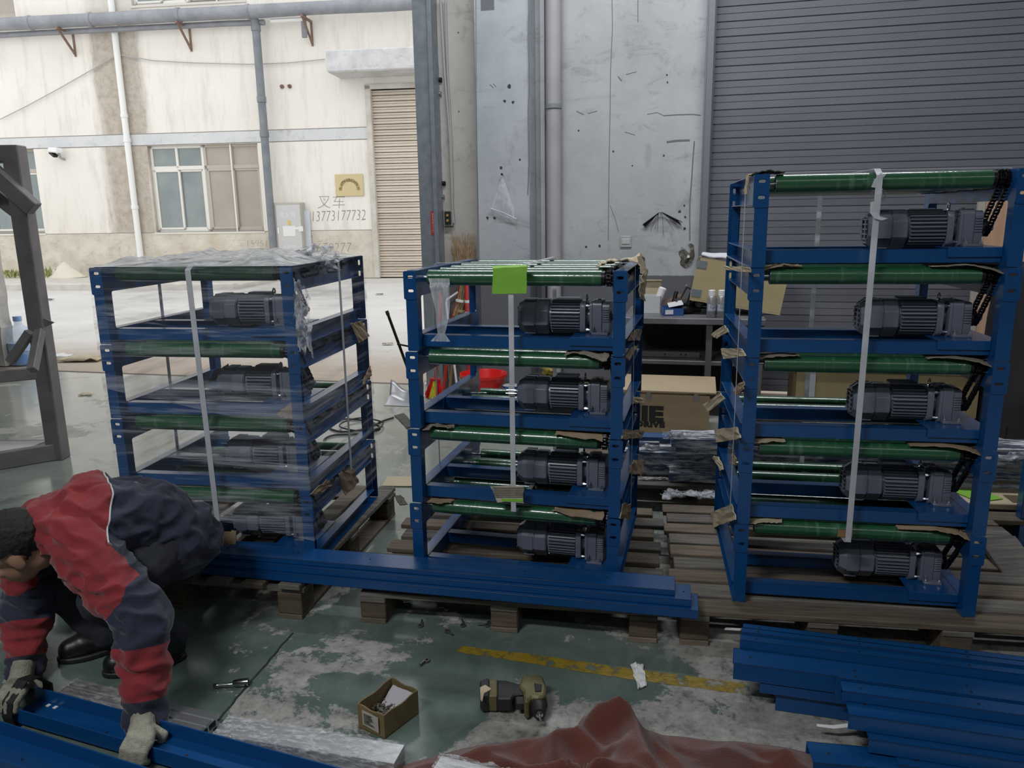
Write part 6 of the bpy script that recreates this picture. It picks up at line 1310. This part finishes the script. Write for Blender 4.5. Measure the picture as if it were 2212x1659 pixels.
# tape line, paper, bolts, dark marks
tp = [(985, 1393, 1407), (1050, 1402, 1419), (1150, 1413, 1433), (1250, 1428, 1450), (1360, 1443, 1467), (1450, 1455, 1479), (1540, 1467, 1490), (1618, 1478, 1502)]
_b = MB(); pts = []
for i in range(len(tp) - 1):
    for k in range(8):
        t = k / 8; pts.append([tp[i][j] + (tp[i + 1][j] - tp[i][j]) * t for j in range(3)])
vs = []; 
for i, (x, y0, y1) in enumerate(pts): 
    w_ = 1.6 * mnoise.noise(V((x * .06, 0, 0))); vs += [onz(x, y0 + w_, .0012), onz(x, y1 + 1.6 * mnoise.noise(V((x * .06, 9, 0))), .0012)]
_b.add(vs, [(2 * i, 2 * i + 1, 2 * i + 3, 2 * i + 2) for i in range(len(pts) - 1)])
def tape_mat():
    m = film_mat('yellow_floor_tape', 0, 1, (1, 1, 1), scale=16, p0=.40, p1=.50, rough=.4, col=(.30, .21, .02)); return m
tag(_b.build('floor_tape', tape_mat()), 'worn yellow marking tape on the floor before the pallets', 'tape')
floor_card('paper_scrap', 'crumpled white paper strip lying across the yellow tape', [(1362, 1436), (1388, 1436), (1398, 1482), (1378, 1488)], PAPER, lift=.004, crump=.008, seed=4, cat='paper')
q = [onz(1764, 1568, .045), onz(1800, 1572, .045), onz(1835, 1568, .05), onz(1862, 1566, .055), onz(1890, 1575, .05)]
_b = MB()
for a, b, w0, w1 in ((0, 1, .003, .005), (1, 2, .005, .006), (2, 3, .012, .022), (3, 4, .022, .006)): _b.add([q[a] + V((0, -w0, 0)), q[b] + V((0, -w1, 0)), q[b] + V((0, w1, .004)), q[a] + V((0, w0, .004))], [(0, 1, 2, 3)])
tag(_b.build('white_strip', mat('white_strip', (.72, .73, .74), .5), solid=.002), 'white plastic strip sticking out before the nearest blue pile', 'strip')
a, b = onz(1567, 1358, .08), onz(1600, 1360, .10); tag(MB().bar(a, b, .012, .004).build('white_strip', MATS['white_strip']), 'short white strip at the back left of the right hand pile', 'strip')
NUT = MB().lathe([(.011, 0), (.011, .006), (.006, .006), (.006, 0)], (0, 0, 0), (0, 0, 1), 6).lathe([(.004, .0), (.004, .024)], (.012, 0, .006), (1, .3, 0), 8).mesh('loose_bolt', mat('nut_steel', (.30, .30, .29), .35, .9), 40)
BL_ = ['loose bolt in the bright strip beside the left foot of the middle pallet', 'loose bolt just before the left foot of the middle pallet', 'loose bolt under the front left edge of the middle pallet', 'loose bolt on the green floor nearest the yellow tape end', 'loose bolt between the left foot and the yellow tape', 'loose bolt just left of the centre foot of the middle pallet', 'loose bolt midway along the shaded front of the middle pallet', 'loose bolt touching the shade of the centre pallet foot', 'loose bolt just above the cordless drill']
spots = [(867, 1301), (908, 1353), (965, 1318), (922, 1428), (966, 1365), (1057, 1345), (1000, 1352), (1052, 1352), (1098, 1485)]
for i, (x, y) in enumerate(spots):
    p = onz(x, y, .003); t = put(NUT, 'loose_bolt', None, p, i * 1.3); tag(t, BL_[i], 'bolt', 'loose bolts scattered on the floor')
# red blanket
def cloth(u, v):
    x = -.42 + 1.32 * u
    back = [(0, 1.83), (.08, 1.87), (.20, 1.93), (.32, 1.965), (.44, 1.99), (.47, 2.06), (.52, 2.09), (.56, 2.05), (.64, 1.98), (.76, 1.955), (.90, 1.915), (1, 1.88)]
    for (a, ya), (b, yb2) in zip(back, back[1:]):
        if a <= u <= b: yb_ = ya + (yb2 - ya) * (u - a) / (b - a); break
    y = yb_ - v * (.62 + .1 * sin(u * 5)); 
    r = .010 + .085 * math.exp(-((x - .265) / .075) ** 2 - ((y - 2.00) / .06) ** 2) + .045 * math.exp(-((x - .12) / .10) ** 2 - ((y - 1.92) / .07) ** 2) + .05 * math.exp(-((x - .30) / .05) ** 2 - ((y - 1.86) / .09) ** 2)
    e = min(1, v * 9, u * 12, (1 - u) * 12)
    ridge = .065 * max(0, 1 - abs(mnoise.noise(V((x * 3.1 + y * 2.0, y * 4.2 - x * 1.2, 1.3)))) * 3.4) + .034 * max(0, 1 - abs(mnoise.noise(V((x * 6 - y * 3.0, y * 7, 5.3)))) * 3) + .012 * mnoise.noise(V((x * 14, y * 14, 2)))
    rz = math.exp(-((x - .2) / .35) ** 2) * .8 + .25
    return (x + .012 * mnoise.noise(V((x * 10, y * 10, 8))), y + .012 * mnoise.noise(V((x * 9, y * 9, 4))), max(.004, (r + ridge * rz) * e + .004))
BLK = mat('red_blanket', (.125, .029, .016), .95, col2=(.085, .019, .011), scale=10, bump=.5, bscale=260, sheen=.3)
tag(MB().grid(cloth, 150, 80).build('red_blanket', BLK, smooth=90, solid=.004), 'rumpled rust red blanket on the floor at the bottom edge', 'blanket')

# ================================================================== THE WORKER
def P3(px, py, Y): return ony(px, py, Y)
PR = dict(hipA=P3(355, 1158, 2.66), hipB=P3(362, 1175, 2.48), kneeA=P3(128, 1262, 2.50), kneeB=P3(225, 1290, 2.24), ankA=P3(232, 1378, 2.50), ankB=P3(368, 1388, 2.42),
          waist=P3(300, 1100, 2.52), chest=P3(200, 1112, 2.42), neck=P3(85, 1140, 2.34), head=P3(34, 1184, 2.27), shB=P3(165, 1165, 2.27), shA=P3(95, 1140, 2.50), elB=P3(305, 1330, 2.12), wrB=P3(312, 1548, 2.03), elA=P3(62, 1300, 2.42), wrA=P3(54, 1448, 2.31))
def caps(mb, a, b, ra, rb, n=14, k=5, bulge=0):
    a, b = V(a), V(b); d = (b - a); L = d.length; pr = []
    for i in range(k + 1): q = pi / 2 * (1 - i / k); pr.append((max(1e-4, ra * cos(q)), -ra * sin(q)))
    pr.append(((ra + rb) / 2 + bulge, L / 2))
    for i in range(k + 1): q = pi / 2 * i / k; pr.append((max(1e-4, rb * cos(q)), L + rb * sin(q)))
    return mb.lathe(pr, a, d, n)
def ell(mb, c, r, R=None, n=18, m=12):
    c = V(c); vs = []
    for j in range(m + 1):
        t = pi * j / m
        for i in range(n):
            q = 2 * pi * i / n; p = V((r[0] * sin(t) * cos(q), r[1] * sin(t) * sin(q), r[2] * cos(t))); p = R @ p if R is not None else p; vs.append(c + p)
    return mb.add(vs, [(j * n + i, j * n + (i + 1) % n, (j + 1) * n + (i + 1) % n, (j + 1) * n + i) for j in range(m) for i in range(n)])
def fuse(mb, name, mats, parent, vox=.008, sm=6, fn=None, disp=None):
    """voxel fused single surface"""
    o = mb.build('tmp', mats[0]); md = o.modifiers.new('r', 'REMESH'); md.mode = 'VOXEL'; md.voxel_size = vox; md.use_smooth_shade = True
    ms = o.modifiers.new('s', 'SMOOTH'); ms.iterations = sm; ms.factor = .5
    dg = bpy.context.evaluated_depsgraph_get(); me = bpy.data.meshes.new_from_object(o.evaluated_get(dg)); bpy.data.objects.remove(o)
    me.name = name; me.materials.clear()
    for q in mats: me.materials.append(q)
    if disp:
        for v_, n_ in zip(me.vertices, [n.vector.copy() for n in me.vertex_normals]): v_.co = v_.co + n_ * disp(v_.co)
    if fn:
        for p in me.polygons: p.material_index = fn(p.center)
    me.polygons.foreach_set('use_smooth', [True] * len(me.polygons))
    return put(me, name, parent)
worker = thing('person', 'person squatting in a red and navy work jacket, gloved hands gripping a blue channel', 'person', (0, 0, 0))
SKIN = mat('skin', (.36, .20, .13), .55, col2=(.30, .16, .10), scale=20); HAIR = mat('hair_black', (.010, .009, .009), .55, bump=.6, bscale=200)
NAVY = mat('navy_cloth', (.017, .022, .048), .85, col2=(.012, .016, .036), scale=12, bump=.25, bscale=90, sheen=.2); REDJ = mat('red_cloth', (.27, .022, .026), .8, col2=(.25, .013, .018), scale=9, bump=.25, bscale=90, sheen=.2)
TROU = mat('trouser_cloth', (.022, .025, .034), .9, bump=.2, bscale=100); KNIT = mat('knit_glove', (.50, .49, .39), .95, col2=(.36, .35, .27), scale=18, bump=.9, bscale=150, bstretch=(1, 1, 3)); SHOE = mat('shoe_black', (.010, .010, .010), .38, bump=.1)
p = PR
hf = V((-.80, -.22, -.56)).normalized(); hu0 = V((-.15, -.2, 1)); hr = hf.cross(hu0).normalized(); hu = hr.cross(hf).normalized()
HR = Matrix((hr, hf, hu)).transposed()      # x right, y forward, z up of the head
hd = lambda x, y, z: p['head'] + HR @ V((x, y, z))
# body: head, neck, torso and limbs as one continuous surface under the clothes
_b = MB(); ell(_b, hd(0, -.012, .025), (.076, .094, .092), HR); ell(_b, hd(0, .028, -.045), (.058, .060, .066), HR); ell(_b, hd(0, .048, -.088), (.030, .028, .022), HR)
caps(_b, hd(0, -.03, -.06), p['neck'] + V((.05, 0, 0)), .052, .060); _b.prism([(-.012, -.035), (.012, -.035), (.006, .02), (-.006, .02)], lambda a, b, c: hd(a, .080 + c * (1 - (b + .035) * 9), b), .022)
for s in (-1, 1):
    ell(_b, hd(s * .0765, -.008, -.018), (.009, .022, .034), HR, 12, 8); ell(_b, hd(s * .030, .075, .006), (.020, .012, .008), HR, 10, 6); ell(_b, hd(s * .022, .070, -.028), (.03, .02, .018), HR, 10, 6)
ell(_b, hd(0, .080, -.062), (.024, .010, .008), HR, 10, 6)
caps(_b, p['neck'], p['chest'], .07, .10); caps(_b, p['chest'], p['waist'], .10, .10); caps(_b, p['waist'], (p['hipA'] + p['hipB']) / 2, .10, .12)
for s in 'AB': caps(_b, p['sh' + s], p['el' + s], .045, .038); caps(_b, p['el' + s], p['wr' + s], .038, .027); caps(_b, p['neck'], p['sh' + s], .06, .05); caps(_b, p['hip' + s], p['knee' + s], .07, .05); caps(_b, p['knee' + s], p['ank' + s], .048, .034)
body = fuse(_b, 'body', [SKIN], worker, .007, 3)
ey = MB()
for s in (-1, 1): ell(ey, hd(s * .031, .082, .006), (.010, .006, .0045), HR, 10, 6)
ey.build('eyes', INK, body, smooth=90)
for s in (-1, 1): MB().bar(hd(s * .045, .083, .024), hd(s * .018, .090, .026), .007, .006).build('eyebrow', HAIR, body)
_b = MB(); ell(_b, hd(0, -.020, .036), (.084, .098, .092), HR, 30, 20)
def hairface(c):
    q = HR.transposed() @ (c - p['head']); return q
hb = fuse(_b, 'hair', [HAIR], worker, .006, 1, disp=lambda c: .004 * mnoise.noise(c * 90))
bm = bmesh.new(); bm.from_mesh(hb.data)
bmesh.ops.delete(bm, geom=[f for f in bm.faces if (lambda q: (q.y > .045 and q.z < .075) or q.z < -.055 or (q.y > -.02 and q.z < .02 and abs(q.x) > .02) or (q.y > .02 and q.z < .05))(hairface(f.calc_center_median()))], context='FACES'); bm.to_mesh(hb.data); bm.free()
# jacket
_b = MB(); 
def tors(a, b, ra, rb, wide=.055):
    sd = (p['shB'] - p['shA']).normalized()
    for s in (-1, -.33, .33, 1): caps(_b, V(a) + sd * wide * s, V(b) + sd * wide * s, ra, rb, 16)
up = V((0, 0, 1))
tors(p['chest'] + V((.02, 0, -.03)), p['waist'] + V((0, 0, -.03)), .128, .128, .07); tors(p['waist'] + V((0, 0, -.03)), (p['hipA'] + p['hipB']) / 2 + V((.02, 0, .015)), .128, .135, .07)
caps(_b, p['neck'] + V((.06, 0, -.01)), p['chest'], .085, .13)
for s in 'AB':
    caps(_b, p['neck'] + V((.05, 0, 0)), p['sh' + s], .085, .078); caps(_b, p['chest'], p['sh' + s], .12, .085); caps(_b, p['sh' + s], p['el' + s], .086, .072, bulge=.006); caps(_b, p['el' + s], p['wr' + s], .070, .050, bulge=.004)
for k in range(14):
    q = 2 * pi * k / 14; c_ = p['neck'] + V((.0, 0, -.005)); ax_ = (p['head'] - p['neck']).normalized(); s1_ = ax_.cross(V((0, 0, 1))).normalized(); s2_ = ax_.cross(s1_); q2 = 2 * pi * (k + 1) / 14
    caps(_b, c_ + (s1_ * cos(q) + s2_ * sin(q)) * .078, c_ + (s1_ * cos(q2) + s2_ * sin(q2)) * .078, .016, .016, 8, 3); caps(_b, c_ + ax_ * .03 + (s1_ * cos(q) + s2_ * sin(q)) * .080, c_ + ax_ * .03 + (s1_ * cos(q2) + s2_ * sin(q2)) * .080, .013, .013, 8, 3)
def segt(c, a, b): d = b - a; t = (c - a).dot(d) / d.length_squared; tt = min(1, max(0, t)); q = a + d * tt; return t, (c - q)
sp_a = p['neck']; sp_b = (p['hipA'] + p['hipB']) / 2
def jcol(c):
    """signed: > 0 where the jacket is red"""
    best = None
    for s in 'AB':
        for nm, a, b in (('u', p['sh' + s], p['el' + s]), ('f', p['el' + s], p['wr' + s])):
            t, o_ = segt(c, a, b); dist = o_.length - (.08 if nm == 'u' else .06)
            if best is None or dist < best[0]: best = (dist, nm, t, o_, s)
    t, o_ = segt(c, sp_a, sp_b); dt = o_.length - .17
    tor = (.335 + .10 * (c.z - .5) - t) * .6
    if best[0] < dt + .01 and not (best[1] == 'u' and best[2] < .05):
        dist, nm, tt, oo, s = best
        if nm == 'u':
            v_ = min((.88 - 3 * max(0, oo.x) - tt) * .3, .05 - oo.x); return max(v_, tor) if tt < .3 else v_
        return min(tt - .28, .80 - tt) * .3
    return tor
def jdisp(c):
    n = .015 * mnoise.noise(V((c.x * 7 + c.z * 5, c.y * 7, c.z * 13 - c.x * 6))) + .016 * (1 - abs(mnoise.noise(V((c.x * 12 - c.z * 9, c.y * 11, c.z * 22 + c.x * 10)))) * 2.2) + .003 * mnoise.noise(c * 40)
    return n
def jacket_mat():
    m = NAVY.copy(); m.name = 'jacket_cloth'; nt = m.node_tree; bs = nt.nodes['Principled BSDF']
    old = bs.inputs['Base Color'].links[0].from_socket; at = N(nt, 'ShaderNodeAttribute'); at.attribute_name = 'red_panel'
    gt = N(nt, 'ShaderNodeMath', operation='GREATER_THAN'); gt.inputs[1].default_value = 0; nt.links.new(at.outputs['Fac'], gt.inputs[0])
    n = noise_node(nt, 9); r = ramp(nt, n.outputs[0], [(.35, (.27, .022, .026)), (.65, (.20, .015, .019))])
    mx = N(nt, 'ShaderNodeMix', data_type='RGBA'); nt.links.new(gt.outputs[0], mx.inputs[0]); nt.links.new(old, mx.inputs[6]); nt.links.new(r.outputs[0], mx.inputs[7]); nt.links.new(mx.outputs[2], bs.inputs['Base Color']); return m
jk = fuse(_b, 'jacket', [jacket_mat()], worker, .0075, 5, None, jdisp)
jv = [jcol(v_.co) for v_ in jk.data.vertices]
at_ = jk.data.attributes.new('red_panel', 'FLOAT', 'POINT'); at_.data.foreach_set('value', jv)
pip = []
for e in jk.data.edges:
    i, j = e.vertices
    if (jv[i] > 0) != (jv[j] > 0):
        f = jv[i] / (jv[i] - jv[j]); c = jk.data.vertices[i].co.lerp(jk.data.vertices[j].co, f)
        if segt(c, sp_a, sp_b)[0] > .25 and segt(c, p['shB'], p['elB'])[1].length > .095 and segt(c, p['shA'], p['elA'])[1].length > .095 and c.z > .42: pip.append(c + jk.data.vertices[i].normal * .002)
bins = {}; e_ = (sp_b - sp_a).normalized(); f1 = e_.cross(V((0, 0, 1))).normalized(); f2 = f1.cross(e_)
for c in pip: d_ = segt(c, sp_a, sp_b)[1]; bins.setdefault(int(math.atan2(d_.dot(f1), d_.dot(f2)) / .09), []).append(c)
pl_ = [sum(v_, V()) / len(v_) for k, v_ in sorted(bins.items()) if len(v_) > 1]
if len(pl_) > 3: MB().tube(smooth_pts(pl_, 4), .0028, 6).build('reflective_piping', mat('piping_white', (.55, .55, .56), .5), jk, smooth=60)
# trousers
_b = MB()
for s in 'AB':
    caps(_b, (p['hipA'] + p['hipB']) / 2 + V((.03, 0, -.02)), p['hip' + s], .14, .125); caps(_b, p['hip' + s], p['knee' + s], .115, .078, bulge=.008); caps(_b, p['knee' + s], p['ank' + s] + V((0, 0, .03)), .076, .064)
fuse(_b, 'trousers', [TROU], worker, .0085, 5, disp=lambda c: .007 * mnoise.noise(V((c.x * 9, c.y * 9, c.z * 16))) + .004 * mnoise.noise(c * 30))
# shoes
def shoe(heel, toe, label):
    d = V((toe.x - heel.x, toe.y - heel.y, 0)); L = d.length; d.normalize(); sd = V((-d.y, d.x, 0)); _b = MB()
    h0 = V((heel.x, heel.y, 0))
    caps(_b, h0 + d * .04 + V((0, 0, .045)), h0 + d * .06 + V((0, 0, .10)), .040, .042); caps(_b, h0 + d * .045 + V((0, 0, .044)), h0 + d * (L * .6) + V((0, 0, .046)), .040, .046); caps(_b, h0 + d * (L * .6) + V((0, 0, .044)), h0 + d * (L - .045) + V((0, 0, .038)), .046, .040)
    s_ = fuse(_b, 'shoe', [SHOE], worker, .006, 4)
    for v_ in s_.data.vertices: v_.co.z = max(v_.co.z, .012)
    pl = []
    for k in range(24): q = 2 * pi * k / 24; c_ = h0 + d * (L / 2 + cos(q) * L / 2) + sd * (.050 + .006 * cos(q)) * sin(q); pl.append((c_.x, c_.y))
    MB().prism(pl, lambda a, b, c: (a, b, .001 + c), .020).build('sole', RUBBER, s_, bevel=.004)
ta = onz(122, 1420, .02); shoe(V((p['ankA'].x + .045, p['ankA'].y + .02, 0)), ta, 'far'); shoe(V((p['ankB'].x + .045, p['ankB'].y + .02, 0)), V((p['ankB'].x - .20, p['ankB'].y - .09, 0)), 'near')
# gloves: palm, four bent fingers and a thumb closing on the channel lip
def glove(wr, lipdir, across, out, fwd_len=.075):
    """wr wrist, knuckles run along lipdir, fingers curl over in direction out then down"""
    _b = MB(); dn_ = V((0, 0, -1)); k0 = wr + (across) ; ld = lipdir.normalized(); ou = out.normalized()
    caps(_b, wr + V((0, 0, .035)), wr + (k0 - wr) * .5, .036, .034)
    for s in (-.030, -.010, .010, .030): caps(_b, wr + (k0 - wr) * .35 + ld * s * .8, k0 + ld * s, .019, .0165)
    for i, (s, l_) in enumerate(((-.034, .8), (-.0115, .98), (.0115, 1.0), (.034, .9))):
        b0 = k0 + ld * s; b1 = b0 + ou * .030 * l_ + dn_ * .018; b2 = b1 + ou * .006 + dn_ * .028 * l_; b3 = b2 - ou * .016 + dn_ * .014 * l_
        caps(_b, b0, b1, .0135, .0125, 10, 4); caps(_b, b1, b2, .0125, .0115, 10, 4); caps(_b, b2, b3, .0115, .0100, 10, 4)
    t0 = wr + (k0 - wr) * .35 - ld * .034; t1 = t0 - ld * .028 - ou * .012 + dn_ * .020; t2 = t1 + ld * .012 + ou * .004 + dn_ * .028
    caps(_b, t0, t1, .0165, .014, 10, 4); caps(_b, t1, t2, .014, .011, 10, 4)
    return fuse(_b, 'glove', [KNIT], worker, .0042, 2, disp=lambda c: .0016 * mnoise.noise(c * 110))
ldir = R_ @ V((1, 0, 0)); out = R_ @ V((0, -1, 0))
gB = onz(302, 1598, .075); gl_ = glove(p['wrB'] + V((0, 0, -.012)), -ldir, gB - p['wrB'] + V((0, 0, .012)), out)
caps_b = MB(); caps(caps_b, p['wrB'] + V((0, 0, .04)), p['wrB'] + V((0, 0, -.015)), .038, .036); fuse(caps_b, 'knit_cuff', [KNIT], gl_, .006, 2)
gA = onz(30, 1492, .10); gl_ = glove(p['wrA'] + V((0, 0, -.012)), -ldir, gA - p['wrA'] + V((0, 0, .012)), out)
caps_b = MB(); caps(caps_b, p['wrA'] + V((0, 0, .03)), p['wrA'] + V((0, 0, -.02)), .038, .036); fuse(caps_b, 'knit_cuff', [KNIT], gl_, .006, 2)
